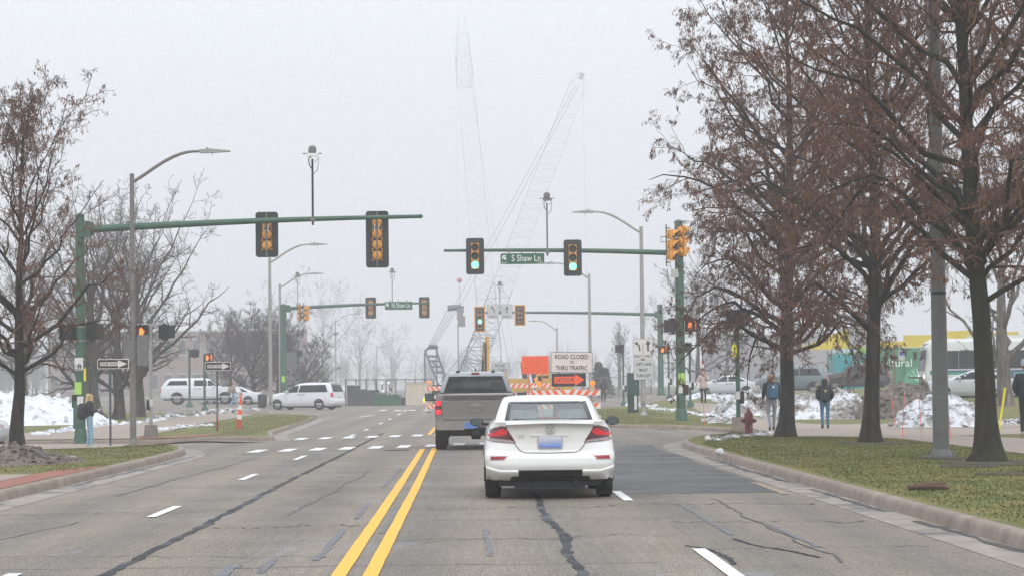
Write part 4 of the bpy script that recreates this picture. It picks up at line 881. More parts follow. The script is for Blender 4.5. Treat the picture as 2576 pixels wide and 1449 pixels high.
# ---------------------------------------------------------------- masts, signals, signs, lamps
def section(mb, cz, m, back=True):                         # one signal section, facing -Y
    mb.prism(rrect(.33, .345, .05), (0, .09, cz), t=.16, m=m)
def traffic_light(loc, rz, n, on=None, label='', group=None, frame=False, all_side=False, bare=False, scale=1.0, lit=None):
    t = thing('traffic_light', label, 'traffic light', loc, rz, group); H = .355*n; t.scale = (scale,)*3
    if not bare:
        b = MB(); b.prism(rrect(.74, H+.42, .1, 6), (0, .1, 0), t=.035); b.build('backplate', M_BLK, t, 40)
        if frame:
            b = MB(); w, h = .74, H+.42
            for c, d in (((0, .06, h/2), (w+.07, .05, .09)), ((0, .06, -h/2), (w+.07, .05, .09)), ((w/2, .06, 0), (.09, .05, h)), ((-w/2, .06, 0), (.09, .05, h))): b.box(c, d)
            b.build('border', M_SIGY, t, 0)
    for i in range(n):
        cz = H/2-.178-.355*i
        h = MB(); h.prism(rrect(.33, .345, .04), (0, .07, cz), t=.1)
        h.lathe([(.165, .105), (.155, .17), (.115, .205), (.06, .21), (.05, .235), (0, .235)], (0, 0, cz), (0, 1, 0), 18)       # bulged back of the lamp box
        for s in (-1, 1):
            for q in (-1, 1): h.box((s*.15, .115, cz+q*.14), (.05, .05, .04))
        h = h.build('housing', M_SIGY, t, 40)
        L = MB(); L.lathe([(.148, -.035), (.13, -.05), (.08, -.062), (0, -.066)], (0, 0, cz), (0, 1, 0), 22)
        L.build('lens', (M_GRN_ON if on == i else (M_LENSG if i in (1, 2) and n == 3 and on is not None and i == 1 else M_LENSD)), t, 50)
        v = MB(); V = []; k = 14
        for j in range(k+1):
            a = PI*(-.12+1.24*j/k); c, s_ = math.cos(a), math.sin(a); dep = .24*(.35+.65*max(0, math.sin(a)))
            V += [(.158*c, -.03, cz+.158*s_), (.158*c, -.03-dep, cz+.158*s_-.01), (.148*c, -.03-dep, cz+.148*s_-.01), (.148*c, -.03, cz+.148*s_)]
        v.add(V, [(j*4+q, (j+1)*4+q, (j+1)*4+(q+1) % 4, j*4+(q+1) % 4) for j in range(k) for q in range(4)]); v.build('visor', M_SIGY if bare else M_BLK, t, 40)
    b = MB(); b.box((0, .26, 0), (.045, .035, H+.36)); b.box((0, .2, H/2+.05), (.06, .18, .04)); b.box((0, .2, -H/2-.05), (.06, .18, .04)); b.build('hanger_bar', M_GALVD, t, 0)
    b = MB()
    for s in (-1, 1): b.tube([(s*.07, .27, H/2-.24), (s*.07, .46, H/2-.24), (s*.07, .46, H/2-.42), (s*.07, .27, H/2-.42)], .016, 6)
    b.build('clamp', M_LETW if rz > 2 else M_GALV, t, 40)
    return t
def mast(name, label, base, r, top, arm0, arm1, ra0, ra1, m=M_GREEN, label_bits=None):
    t = thing(name, label, 'signal mast', base)
    h = top-base.z; b = MB(); b.tube([(0, 0, 0), (0, 0, h*.5), (0, 0, h)], [r, r*.93, r*.86], 20); P = b.build('pole', m, t, 40)
    b = MB(); b.lathe([(r*1.75, 0), (r*1.75, .05), (r*1.3, .09), (r*1.15, .42), (r*1.02, .5)], n=20); b.build('base', m, t, 40)
    b = MB(); b.lathe([(r*.95, h-.02), (r*.95, h+.04), (r*.4, h+.1), (0, h+.11)], n=16); b.build('cap', m, t, 40)
    A0 = Vector(arm0)-base; A1 = Vector(arm1)-base; pts = [A0.lerp(A1, i/8)+Vector((0, 0, .06*math.sin(PI*i/8))) for i in range(9)]
    b = MB(); b.tube(pts, [lerp(ra0, ra1, i/8) for i in range(9)], 14); d = (A1-A0).normalized(); b.lathe([(ra1*1.25, 0), (ra1*1.25, .04), (0, .12)], A1, d, 12); b.build('arm', m, t, 40)
    b = MB(); b.box(A0+d*.02, (.34, .36, .5)); b.lathe([(.2, 0), (.2, .05)], A0+d*.2, d, 14); b.build('arm_flange', m, t, 0)
    return t
def sub(parent, name, m, fn, smooth=40):
    b = MB(); fn(b); return b.build(name, m, parent, smooth)
# 1: near left mast, its heads turned to the other traffic
d = 79.5; bs = foot(203, d, RAISE)
a0, a1 = at(215, 578, d), at(1056, 545, d)
M1 = mast('signal_mast', 'green signal mast at the left corner with a bright green poster on its pole', bs, .165, at(190, 545, d).z, a0, a1, .125, .06)
sub(M1, 'poster', M_POSTG, lambda b: b.prism(rrect(.22, .4, .01), (-.05, -.172, at(203, 976, d).z-bs.z), t=.006))
sub(M1, 'placard', M_PAPER, lambda b: b.prism(rrect(.27, .4, .01), (-.02, -.175, at(203, 915, d).z-bs.z), t=.006))
for k in (-1, 1): sub(M1, 'placard_symbol', M_LETB, lambda b: b.box((-.0+.035*k, -.183, at(203, 921, d).z-bs.z), (.045, .004, .13)))
sub(M1, 'tag', M_POSTY, lambda b: b.prism(rrect(.07, .42, .02), (.16, -.11, at(203, 942, d).z-bs.z), t=.02))
sub(M1, 'push_button', M_BLKP, lambda b: b.box((-.2, -.06, at(203, 1008, d).z-bs.z), (.12, .14, .42)))
sub(M1, 'button_placard', M_PAPER, lambda b: b.prism(rrect(.2, .27, .01), (.02, -.18, at(203, 1007, d).z-bs.z), t=.006))
sub(M1, 'hand_hole_cover', M_GREEN, lambda b: b.box((-.13, -.1, .95), (.16, .12, .9)))
sub(M1, 'strap', M_GALV, lambda b: [b.lathe([(.168, z), (.171, z), (.171, z+.03), (.168, z+.03)], n=20) for z in (at(203, 905, d).z-bs.z, at(203, 823, d).z-bs.z, at(203, 858, d).z-bs.z)])
tl = traffic_light(at(669, 589, d)+Vector((0, .45, 0)), PI, 3, None, 'left back of a signal head, three tan sections on a black plate', 'signal heads seen from behind on the near arm', scale=.99)
traffic_light(at(948, 601, d)+Vector((0, .45, 0)), PI, 4, None, 'tall back of a four section signal head near the end of the left arm', 'signal heads seen from behind on the near arm')
def detector(loc_base, h, label, m=M_BLKP):
    t = thing('detector_camera', label, 'camera', loc_base)
    sub(t, 'pole', m, lambda b: b.tube([(0, 0, -.18), (0, 0, h)], .035, 8)); sub(t, 'clamp', M_GALVD, lambda b: b.box((0, -.02, 0), (.16, .2, .14)), 0)
    sub(t, 'bracket', m, lambda b: b.tube([(0, 0, h-.35), (-.1, 0, h-.2), (-.12, 0, h), (0, 0, h+.12)], .018, 6)); sub(t, 'cable', M_BLKP, lambda b: b.tube([(.08, 0, h-.1), (.2, 0, h+.05), (.17, 0, h-.35), (.03, 0, h-.5)], .01, 5))
    sub(t, 'housing', M_LETW if m is M_BLKP else M_GALVD, lambda b: b.box((.02, -.03, h+.13), (.36, .2, .1)), 0); sub(t, 'arm', M_GALVD, lambda b: b.box((.0, -.05, h+.17), (.62, .05, .03)), 0)
    sub(t, 'camera_dome', M_GALVD, lambda b: b.lathe([(.13, .2), (.135, .28), (.12, .38), (.06, .43), (0, .44)], (0, 0, h), n=14))
    return t
detector(at(787, 553, d), (553-400)/6200*d, 'detector camera on a black pole above the near left arm')
# pedestrian signals
def hand(parent, c, h, m):                                 # raised palm with five fingers, flat lit print
    b = MB(); s = h
    b.prism([(-.2*s, -.5*s), (.14*s, -.5*s), (.22*s, -.2*s), (.22*s, .05*s), (-.22*s, .05*s), (-.24*s, -.2*s)], c, t=.004)
    for x, y1 in ((-.17, .34), (-.055, .46), (.06, .44), (.17, .3)): b.prism(rrect(.095*s, (y1+.0)*s, .04*s, 3, x*s, y1*s/2+.02*s), c, t=.004)
    b.prism([(.2*s, -.28*s), (.4*s, .06*s), (.34*s, .12*s), (.18*s, -.05*s)], c, t=.004)
    return b.build('hand_symbol', m, parent, 0)
def ped_signal(loc, rz, label, show='', group=None, w=.46, h=.46, dd=.22):
    t = thing('pedestrian_signal', label, 'pedestrian signal', loc, rz, group)
    sub(t, 'case', M_BLKP, lambda b: b.box((0, 0, 0), (w, dd, h)), 0)
    def hood(b):
        b.box((0, -dd/2-.05, h/2-.01), (w, .12, .025)); b.box((0, -dd/2-.05, -h/2+.01), (w, .1, .02))
        for s in (-1, 1): b.box((s*(w/2-.01), -dd/2-.05, 0), (.022, .12, h-.05))
    sub(t, 'visor', M_BLKP, hood, 0)
    def br(b):
        b.tube([(0, -.02, br.z), (0, .02, br.z), (0, .18, br.z)], .03, 6)
    for br.z in (-h/2-.03, h/2+.03): sub(t, 'bracket', M_GREEN if 'green' in label else M_BLKP, br)
    if 'hand' in show: hand(t, (-.11 if '1' in show else -.0, -dd/2-.012, 0), .3, M_HAND)
    if '1' in show:
        b = MB(); x = .135; y = -dd/2-.012; b.prism([(x-.025, -.15), (x+.025, -.15), (x+.025, .15), (x-.05, .15), (x-.06, .11), (x-.025, .11)], (0, y, 0), t=.004); b.build('countdown_digit', M_HAND, t, 0)
    return t
ped_signal(at(174, 836, d)+Vector((0, -.02, 0)), R(-28), 'dark pedestrian signal to the left of the near left mast', '', None, .46, .5)
ped_signal(at(236, 834, d)+Vector((0, -.02, 0)), R(150), 'dark pedestrian signal to the right of the near left mast', '', None, .46, .5)
def ped_pole(label, base, top_z, r=.055, m=M_GREEN, conc=True, cross=None):
    t = thing('pedestrian_signal_pole', label, 'signal pole', base); h = top_z-base.z
    sub(t, 'pole', m, lambda b: b.tube([(0, 0, .0), (0, 0, h)], [r, r*.95], 12))
    if conc: sub(t, 'base', M_CONC if conc is True else conc, lambda b: b.box((0, 0, .21), (.46, .46, .45), tx=.82, ty=.82), 0)
    else: sub(t, 'base', m, lambda b: b.lathe([(r*3, 0), (r*2.8, .2), (r*1.3, .32), (r*1.05, .36)], n=12))
    if cross:
        [sub(t, 'crossbar', m if cross[1] else M_BLKP, lambda b: b.tube([(-cross[0], 0, z), (cross[0], 0, z)], .028, 8)) for z in (h-.03, h-.62)]
    return t
bp = foot(380, 86, RAISE); tz = at(380, 814, 86).z
PP = ped_pole('grey steel pedestrian pole on a concrete block at the island corner', bp, tz, .062, M_GALV, pbr('grey_concrete', (.17, .155, .14), .85, var=.2, bmp=.3), (.46, True))
sub(PP, 'push_button', M_BLKP, lambda b: b.box((-.09, -.06, 1.13), (.1, .12, .36)), 0); sub(PP, 'button_placard', M_PAPER, lambda b: b.prism(rrect(.15, .25, .01), (0, -.07, 1.2), t=.008))
ped_signal(at(353, 834, 86)+Vector((0, -.02, 0)), R(24), 'pedestrian signal showing one lit orange hand beside the brown lamp post', 'hand'); ped_signal(at(417, 834, 86), R(152), 'dark pedestrian signal on the right end of the grey pole bracket')
for px, dd, topy, lab, side, lab2, show in [(515, 140, 890, 'green pedestrian pole behind the second one way sign', 12, 'far pedestrian signal with hand and digit lit above the one way sign', 'hand1'), (477, 152, 880, 'thin green pole beside the white pickup', 13, 'dark far pedestrian signal above the white pickup', ''), (753, 195, 880, 'green pole standing behind the white minivan', 0, 'dark pedestrian signal behind the white minivan', '')]:
    b = foot(px, dd, RAISE); ped_pole(lab, b, at(px, topy, dd).z, .07, M_GREEN, False)
    ped_signal(at(px+side, topy+9, dd)+Vector((0, -.1, 0)), R(0 if show else 170), lab2, show)
# street lamps
def street_lamp(label, base, h, sgn=1, r=.1, m=M_GALV, arm=2.1, rise=.95, lum=1.0, group='street lamps'):
    t = thing('street_lamp', label, 'street lamp', base, 0, group)
    sub(t, 'pole', m, lambda b: b.tube([(0, 0, 0), (0, 0, h*.5), (0, 0, h)], [r, r*.85, r*.68], 14)); sub(t, 'cap', m, lambda b: b.lathe([(r*.72, h-.04), (r*.72, h+.02), (0, h+.05)], n=12))
    sub(t, 'base_plate', m, lambda b: [b.box((0, 0, .02), (r*3.2, r*3.2, .04)), b.lathe([(r*1.4, .03), (r*1.05, .16)], n=12)], 0)
    pts = [(sgn*(r*.6+arm*u), 0, h-.22+rise*(math.sin(min(1, u*1.06)*PI/2)**1.12)) for u in [0, .15, .3, .45, .6, .72, .82, .9, 1]]
    sub(t, 'arm', m, lambda b: b.tube(pts, [.055]*5+[.05, .046, .042, .04], 10))
    x0, z0 = pts[-1][0], pts[-1][2]
    sub(t, 'lamp_head', M_GALV, lambda b: [b.prism([(0, .05), (.35*lum, .075), (.98*lum, .015), (1.0*lum, -.02), (.5*lum, -.05), (.02, -.06)] if sgn > 0 else [(-.02, -.06), (-.5*lum, -.05), (-1.0*lum, -.02), (-.98*lum, .015), (-.35*lum, .075), (0, .05)], (x0, .12, z0), t=.24), b.lathe([(.04, .06), (.04, .12), (0, .13)], (x0+sgn*.25, 0, z0), n=10), b.box((x0+sgn*.42, 0, z0-.09), (.02, .02, .1))], 40)
    sub(t, 'hand_hole', M_GALVD, lambda b: b.prism(rrect(.1, .18, .04), (0, -r*.99, .55), t=.012))
    return t
def lamp_at(label, px, dd, pytop, **k):
    b = foot(px, dd, RAISE); return street_lamp(label, b, at(px, pytop, dd).z-b.z, **k)
LP1 = lamp_at('tall brown grey lamp post carrying two grey sign backs beside the left mast', 335, 79, 440, r=.105, m=M_GALVD)
d1 = 79
for px, w, pz in ((321, .33, 875), (356, .36, 883)): sub(LP1, 'sign_back', M_SIGNBK, lambda b: b.prism(rrect(w, .95 if px < 340 else 1.0, .03), (at(px, 0, d1).x-LP1.location.x, -.13, at(px, pz-2, d1).z-LP1.location.z), t=.01))
sub(LP1, 'label_plate', M_GALV, lambda b: b.prism(rrect(.2, .16, .01), (at(315, 0, d1).x-LP1.location.x, -.19, at(335, 906, d1).z-LP1.location.z), t=.01))
lamp_at('slim pale lamp post rising from the left traffic island', 681, 134, 650, r=.115)
lamp_at('pale lamp post just right of the island lamp, behind it', 706, 176, 715, r=.125)
lamp_at('faint far lamp post beyond the white minivan', 845, 300, 805, r=.12)
lamp_at('fainter lamp post in the fog left of the crane mast', 949, 400, 870, r=.12)
LPR = lamp_at('lamp post carrying the lane arrow and left lane signs', 1619, 113, 572, sgn=-1, r=.12)
lamp_at('lamp post behind the road closed sign with its arm pointing left', 1486, 158, 690, sgn=-1, r=.115)
lamp_at('short hazy lamp post behind the orange notice board', 1403, 250, 825, sgn=-1, r=.12, arm=1.9)
bR = foot(2368, 44.6, RAISE)
LPN = street_lamp('thick grey pole on the near right grass beside the mossy tree', bR, 10.2, 1, .15, M_POLEG, 2.2, .9)
sub(LPN, 'bolt', M_GALVD, lambda b: [b.cyl((sx*.19, sy*.19, .03), (sx*.19, sy*.19, .13), .022, n=6) for sx in (-1, 1) for sy in (-1, 1)]); sub(LPN, 'strap', M_BLK, lambda b: b.lathe([(.137, 2.95), (.142, 2.95), (.142, 3.0), (.137, 3.0)], n=18))
# post-mounted and hanging signs
def arrow_right(): return [(-.5, -.2), (.16, -.2), (.16, -.42), (.5, 0), (.16, .42), (.16, .2), (-.5, .2)]
def plate(t, w, h, z, m_edge, m_face, r=.035, y=-.05, name='sign_panel', rim=.02, x=0):
    P = sub(t, name, m_edge, lambda b: b.prism(rrect(w, h, r), (x, y, z), t=.012)); sub(P, 'face', m_face, lambda b: b.prism(rrect(w-2*rim, h-2*rim, max(.004, r-rim/2)), (x, y-.012, z), t=.003)); return P
def one_way(label, px, dd, pyc, w=.95, h=.31, flip=False, postpx=None, r=.035):
    b = foot(postpx or px, dd, RAISE); t = thing('one_way_sign', label, 'road sign', b, R(-2), 'one way signs'); z = at(px, pyc, dd).z-b.z; x = at(px, 0, dd).x-b.x
    sub(t, 'post', M_POST, lambda q: q.tube([(0, 0, 0), (0, 0, z+h*.45)], r, 8))
    P = plate(t, w, h, z, M_SIGNW, M_SIGNB, .035, -.045, x=x); s = -1 if flip else 1
    A = [(a*w*.86*s, c*h*.92) for a, c in arrow_right()]
    A = A[::-1] if flip else A
    sub(P, 'arrow', M_SIGNW, lambda q: q.prism([(x+a+.02*s, z+c) for a, c in A], (0, -.061, 0), t=.002), 0)
    text('ONE WAY', P, (x-.11*w*s, -.0655, z), w*.55, h*.27, M_LETB, bold=.02); return t
one_way('near one way sign with its arrow tip behind a grey sign back', 281, 75.5, 915, .96, .30, postpx=278); one_way('farther one way sign standing on the left grass island', 543, 89, 921, .93, .31, postpx=547); one_way('small far one way sign pointing left above the woman in pink', 1768, 128, 877, .74, .27, True, postpx=1769)
t = thing('chevron_post', 'small red and white chevron post under the far one way sign', 'road sign', foot(1769, 127.6, RAISE))
sub(t, 'post', M_POST, lambda b: b.tube([(0, 0, 0), (0, 0, 2.2)], .03, 6))
for k in range(4): sub(t, 'stripe', (M_TAILR, M_SIGNW)[k % 2], lambda b: b.prism(rrect(.13, .2, .01), (0, -.04, 2.1-.2*k), t=.01), 0)
# lane signs on the right lamp post
zc = at(1619, 877, 113).z-LPR.location.z; x0 = at(1619, 0, 113).x-at(1619, 0, 113).x; wS = 51/6200*113
t = thing('lane_arrow_sign', 'white sign with a left turn arrow and a straight arrow, ONLY under each', 'road sign', LPR.location+Vector((.0, -.16, 0)))
P = plate(t, wS, wS*1.0, zc, M_SIGNB, M_SIGNW, .04, 0, rim=.012)
sub(P, 'divider', M_LETB, lambda b: b.box((.0, -.017, zc-.1), (.018, .004, .7)), 0)
def turn_arrow(b, o, s):
    pts = [(.18, -.5), (.18, -.2), (.13, .02), (.02, .18), (-.12, .26)]
    for (a, c), (e, f) in zip(pts, pts[1:]):
        u = Vector((e-a, f-c)).normalized(); n = Vector((-u.y, u.x))*.075
        b.prism([((a+n.x)*s, (c+n.y)*s), ((a-n.x)*s, (c-n.y)*s), ((e-n.x)*s, (f-n.y)*s), ((e+n.x)*s, (f+n.y)*s)][::1], o, t=.003)
    b.prism([(-.38*s, .32*s), (-.06*s, .08*s), (-.05*s, .5*s)], o, t=.003)
def up_arrow(b, o, s): b.prism([(-.08*s, -.5*s), (.08*s, -.5*s), (.08*s, .15*s), (.24*s, .12*s), (0, .55*s), (-.24*s, .12*s), (-.08*s, .15*s)], o, t=.003)
sub(P, 'turn_arrow', M_LETB, lambda b: turn_arrow(b, (-wS*.25, -.016, zc+.12), .44), 0); sub(P, 'straight_arrow', M_LETB, lambda b: up_arrow(b, (wS*.25, -.016, zc+.13), .5), 0)
for s in (-1, 1): text('ONLY', P, (s*wS*.25, -.019, zc-wS*.36), wS*.38, .135, M_LETB, bold=.02)
t = thing('lane_rule_sign', 'white sign reading LEFT LANE MUST TURN LEFT under the arrow sign', 'road sign', LPR.location+Vector((.02, -.16, 0))); zc2 = at(1620, 930, 113).z-LPR.location.z
P = plate(t, wS, wS*.98, zc2, M_SIGNB, M_SIGNG, .04, 0, rim=.012)
for k, (s_, w_) in enumerate((('LEFT LANE', .75), ('MUST', .42), ('TURN LEFT', .73))): text(s_, P, (0, -.019, zc2+.26-.26*k), wS*w_, .14, M_LETB, bold=.02)
# 2: right mast of the first crossing, green for us
d = 101; bs = foot(1714, d, RAISE); a0 = at(1705, 637, d); a1 = at(1122, 631, d)
M2 = mast('signal_mast', 'green mast right of the road with the lit hand and digit signals', bs, .2, at(1714, 560, d).z, a0, a1, .115, .055)
sub(M2, 'poster', M_POSTG, lambda b: b.prism(rrect(.26, .42, .01), (.02, -.19, at(1714, 951, d).z-bs.z), t=.01)); sub(M2, 'push_button', M_BLKP, lambda b: b.box((.2, -.14, at(1714, 980, d).z-bs.z), (.2, .14, .42)), 0)
sub(M2, 'button_placard', M_PAPER, lambda b: b.prism(rrect(.17, .33, .01), (-.03, -.2, at(1714, 978, d).z-bs.z), t=.01)); sub(M2, 'junction_box', pbr('box_beige', (.42, .42, .4), .5), lambda b: [b.box((-.2, -.1, at(1714, 688, d).z-bs.z), (.3, .22, .34)), b.tube([(-.24, -.1, at(1714, 700, d).z-bs.z), (-.24, -.1, at(1714, 712, d).z-bs.z)], .02, 5)], 0)
GH = 'signal heads on the south arm facing the queue'
traffic_light(at(1195, 646, d)+Vector((0, -.36, 0)), R(-1), 3, 2, 'lit green traffic light left of the S Shaw Ln name sign', GH); traffic_light(at(1440, 650, d)+Vector((0, -.36, 0)), R(-1), 3, 2, 'lit green traffic light right of the S Shaw Ln name sign', GH)
detector(at(1377, 634, d), (634-510)/6200*d, 'detector camera on a slim pole above the S Shaw Ln arm', M_GALVD)
GB = 'yellow signal heads clustered on the right mast'
traffic_light(at(1692, 618, d)+Vector((0, -.35, 0)), R(60), 3, None, 'left yellow signal head half hidden in the tree branches on the mast', GB, bare=True, scale=1.2)
traffic_light(at(1718, 608, d)+Vector((0, -.1, 0)), R(118), 3, None, 'right yellow signal head half hidden in the tree branches on the mast', GB, bare=True, scale=1.2)
ped_signal(at(1690, 820, d)+Vector((0, -.1, 0)), R(205), 'dark pedestrian signal on the left side of the right mast', '', None, .5, .52); ped_signal(at(1740, 818, d)+Vector((0, -.1, 0)), R(8), 'pedestrian signal with orange hand and digit on the right mast', 'hand1', None, .54, .52)
sub(M2, 'signal_bracket', M_GALVD, lambda b: [b.tube([(-.5, -.1, z), (.5, -.1, z)], .03, 6) for z in (at(1714, 801, d).z-bs.z, at(1714, 839, d).z-bs.z)])
def name_sign(label, c, w, h, s, parent_d, nums=None, ry=0):
    t = thing('street_name_sign', label, 'street sign', c); t.rotation_euler = (0, ry, 0)
    P = sub(t, 'sign_panel', M_SIGNGR, lambda b: b.prism(rrect(w, h, .05), (0, 0, 0), t=.02)); text(s, t, (w*.085, -.027, h*.06), w*.66, h*.6, M_LETW, bold=.004)
    def helm(b):                                           # crested helmet emblem in profile
        k = h*.5; o = (-w*.415, -.021, h*.1)
        b.prism([(-.3*k, -.45*k), (-.42*k, -.05*k), (-.36*k, .3*k), (-.1*k, .5*k), (.28*k, .48*k), (.44*k, .34*k), (.1*k, .3*k), (-.16*k, .12*k), (-.24*k, -.15*k)], o, t=.003)
        b.prism([(-.12*k, -.2*k), (.3*k, -.5*k), (.38*k, -.2*k), (.26*k, -.12*k), (.4*k, .16*k), (.1*k, .2*k), (-.14*k, .02*k)], o, t=.003)
    sub(t, 'emblem', M_LETW, helm, 0)
    if nums: text(nums[0], t, (-w*.42, -.027, -h*.37), w*.12, h*.14, M_LETW); text(nums[1], t, (w*.41, -.027, -h*.37), w*.12, h*.14, M_LETW)
    sub(t, 'hanger', M_GALVD, lambda b: [b.box((x*w, .02, h/2+.05), (.05, .05, .16)) for x in (-.3, -.02, .3)], 0)
    return t
name_sign('green S Shaw Ln street name sign between the two lit traffic lights', at(1314, 652, d)+Vector((0, -.15, 0)), 110/6200*d, 27/6200*d, 'S Shaw Ln', d, ('400', '500'), .0)
# 3: far left mast with N Shaw Ln
d = 172; bs = foot(714, d, RAISE); a0 = at(722, 776, d); a1 = at(1078, 762, d)
M3 = mast('signal_mast', 'far green mast at the end of the left island holding N Shaw Ln', bs, .25, at(713, 768, d).z, a0, a1, .13, .07)
sub(M3, 'poster', M_POSTG, lambda b: b.prism(rrect(.24, .42, .01), (0, -.26, at(714, 953, d).z-bs.z), t=.01))
name_sign('far green N Shaw Ln street name sign between two signal backs', at(1003, 769, d)+Vector((0, -.15, 0)), 69/6200*d, 20/6200*d, 'N Shaw Ln', d)
GF = 'signal heads seen from behind on the far arm'
traffic_light(at(932, 774, d)+Vector((0, .45, 0)), PI, 3, None, 'far signal head back to the left of the N Shaw Ln sign', GF); traffic_light(at(1067, 773, d)+Vector((0, .45, 0)), PI, 3, None, 'far signal head back at the very end of the N Shaw Ln arm', GF)
GC = 'yellow signal heads clustered on the far left mast'
traffic_light(at(758, 787, d)+Vector((0, -.3, 0)), R(95), 3, None, 'yellow signal head with a black plate edge on the far left mast', GC); traffic_light(at(772, 789, d)+Vector((0, -.6, 0)), R(140), 3, None, 'yellow signal head angled right on the far left mast', GC, bare=True)
detector(at(987, 762, d), (762-690)/6200*d, 'thin far detector camera above the N Shaw Ln sign', M_GALV); detector(at(749, 770, d), (770-700)/6200*d, 'thin far detector camera above the yellow signal cluster', M_GALV)
t = thing('sign_back', 'grey blank back of a sign beside the far left mast', 'road sign', at(728, 907, 178)); sub(t, 'panel', M_SIGNBK, lambda b: b.prism(rrect(1.05, .6, .03), (0, 0, .33), t=.012)); sub(t, 'lower_panel', M_SIGNBK, lambda b: b.prism(rrect(1.05, .6, .03), (0, 0, -.3), t=.012))
sub(t, 'post', M_POST, lambda b: b.tube([(-.3, .06, .6), (-.3, .06, gz(t.location.x, 178)-t.location.z)], .04, 6))
# 4: far right mast
d = 186; bs = foot(1663, d, RAISE); a0 = at(1655, 791, d); a1 = at(1200, 786, d)
M4 = mast('signal_mast', 'far right green mast whose arm holds the two lane arrow signs', bs, .23, at(1663, 768, d).z, a0, a1, .13, .07)
t4 = traffic_light(at(1207, 803, d)+Vector((0, -.36, 0)), 0, 4, 2, 'small far traffic light with one green lamp lit left of the arrow signs', None, frame=True)
traffic_light(at(1308, 793, d)+Vector((0, -.3, 0)), R(4), 3, None, 'dark unlit far signal with a yellow border right of the arrow signs', None, frame=True)
for px, kind, lab in ((1240, 0, 'far white left turn ONLY sign beside the four lamp signal'), (1275, 1, 'far white straight arrow ONLY sign on the N Shaw arm')):
    c = at(px, 783, d)+Vector((0, -.2, 0)); t = thing('lane_sign', lab, 'road sign', c); h = 35/6200*d; w = 29/6200*d
    P = plate(t, w, h, 0, M_SIGNB, M_SIGNG, .03, 0, rim=.015); sub(P, 'arrow', M_LETB, (lambda b: turn_arrow(b, (0, -.016, .13), .5)) if kind == 0 else (lambda b: up_arrow(b, (0, -.016, .13), .52)), 0); text('ONLY', P, (0, -.019, -h*.36), w*.66, .15, M_LETB, bold=.02)
detector(at(1258, 786, d), (786-722)/6200*d, 'thin far detector camera between the arrow signs', M_GALVD)
for px, dd, topy, side, rz, lab, lab2, show, con in [(1858, 77.5, 795, 0, 0, 'green pedestrian pole on a concrete block beside the red hydrant', '', '', True), (1569, 150, 865, -10, 195, 'thin green pole left of the utility cabinet', 'dark pedestrian signal on the pole left of the cabinet', '', False), (1683, 150, 868, -13, 0, 'thin green pole just left of the right mast', 'far pedestrian signal with hand and digit left of the right mast', 'hand1', False), (1737, 124, 862, -9, 170, 'green pole behind the right mast near the woman in pink', 'dark pedestrian signal near the far one way sign', '', False)]:
    b = foot(px, dd, RAISE); T = ped_pole(lab, b, at(px, topy, dd).z, .07 if con else .06, M_GREEN, con, (.3, True) if con else None)
    sub(T, 'push_button', M_BLKP, lambda q: q.box((.12, -.05, 1.05), (.12, .14, .38)), 0); sub(T, 'button_placard', M_PAPER, lambda q: q.prism(rrect(.15, .25, .01), (0, -.09, 1.12), t=.01))
    if con:
        sub(T, 'tag', M_POSTY, lambda q: q.prism(rrect(.14, .42, .06), (-.1, -.08, at(px, 881, dd).z-b.z), t=.03)); sub(T, 'tag_mark', M_LETB, lambda q: q.box((-.1, -.115, at(px, 883, dd).z-b.z), (.03, .004, .2)), 0)
        ped_signal(at(1841, 800, dd), R(160), 'dark pedestrian signal left of the green pole in the branches', '', None, .32, .52); ped_signal(at(1870, 798, dd), R(200), 'dark pedestrian signal right of the green pole in the branches', '', None, .34, .5)
    else: ped_signal(at(px+side, topy+12, dd)+Vector((0, -.12, 0)), R(rz), lab2, show)
# hydrant, cabinet, delineator, stakes
def hydrant():
    p = foot(1884, 71, RAISE); t = thing('fire_hydrant', 'dark red fire hydrant on the grass by the nearest right tree', 'fire hydrant', (p.x, p.y, p.z-.02))
    sub(t, 'barrel', M_HYD, lambda b: b.lathe([(.17, 0), (.17, .05), (.125, .07), (.115, .12), (.115, .46), (.135, .48), (.135, .53), (.125, .55)], n=20))
    sub(t, 'bonnet', M_HYD, lambda b: [b.lathe([(.13, .55), (.125, .60), (.1, .66), (.06, .69), (.05, .70), (.05, .74), (.02, .75), (.03, .79), (0, .8)], n=18)])
    for s in (-1, 1): sub(t, 'nozzle', M_HYD, lambda b: b.lathe([(.065, .1), (.065, .17), (.05, .175), (.05, .2), (.025, .2), (.025, .23), (0, .235)], (0, 0, .42), (s, 0, 0), 12))
    sub(t, 'pumper_nozzle', M_HYD, lambda b: b.lathe([(.085, .1), (.085, .18), (.03, .19), (.03, .23), (0, .235)], (0, 0, .38), (0, -1, 0), 14)); sub(t, 'chain', M_GALV, lambda b: b.tube([(.02, -.13, .45), (.04, -.15, .3), (.03, -.13, .18)], .012, 5))
hydrant()
p = foot(1594, 121, RAISE); t = thing('utility_cabinet', 'dark green utility cabinet on a pedestal beside the lane signs', 'cabinet', p)
hT = at(1594, 941, 121).z-p.z+.02; wC = 29/6200*121
sub(t, 'cabinet_box', pbr('cabinet_green', (.012, .055, .042), .5, var=.15), lambda b: b.box((0, 0, hT-.52), (wC, .4, 1.04)), 0); sub(t, 'roof', MATS['cabinet_green'], lambda b: b.box((0, 0, hT+.02), (wC+.06, .46, .05)), 0)
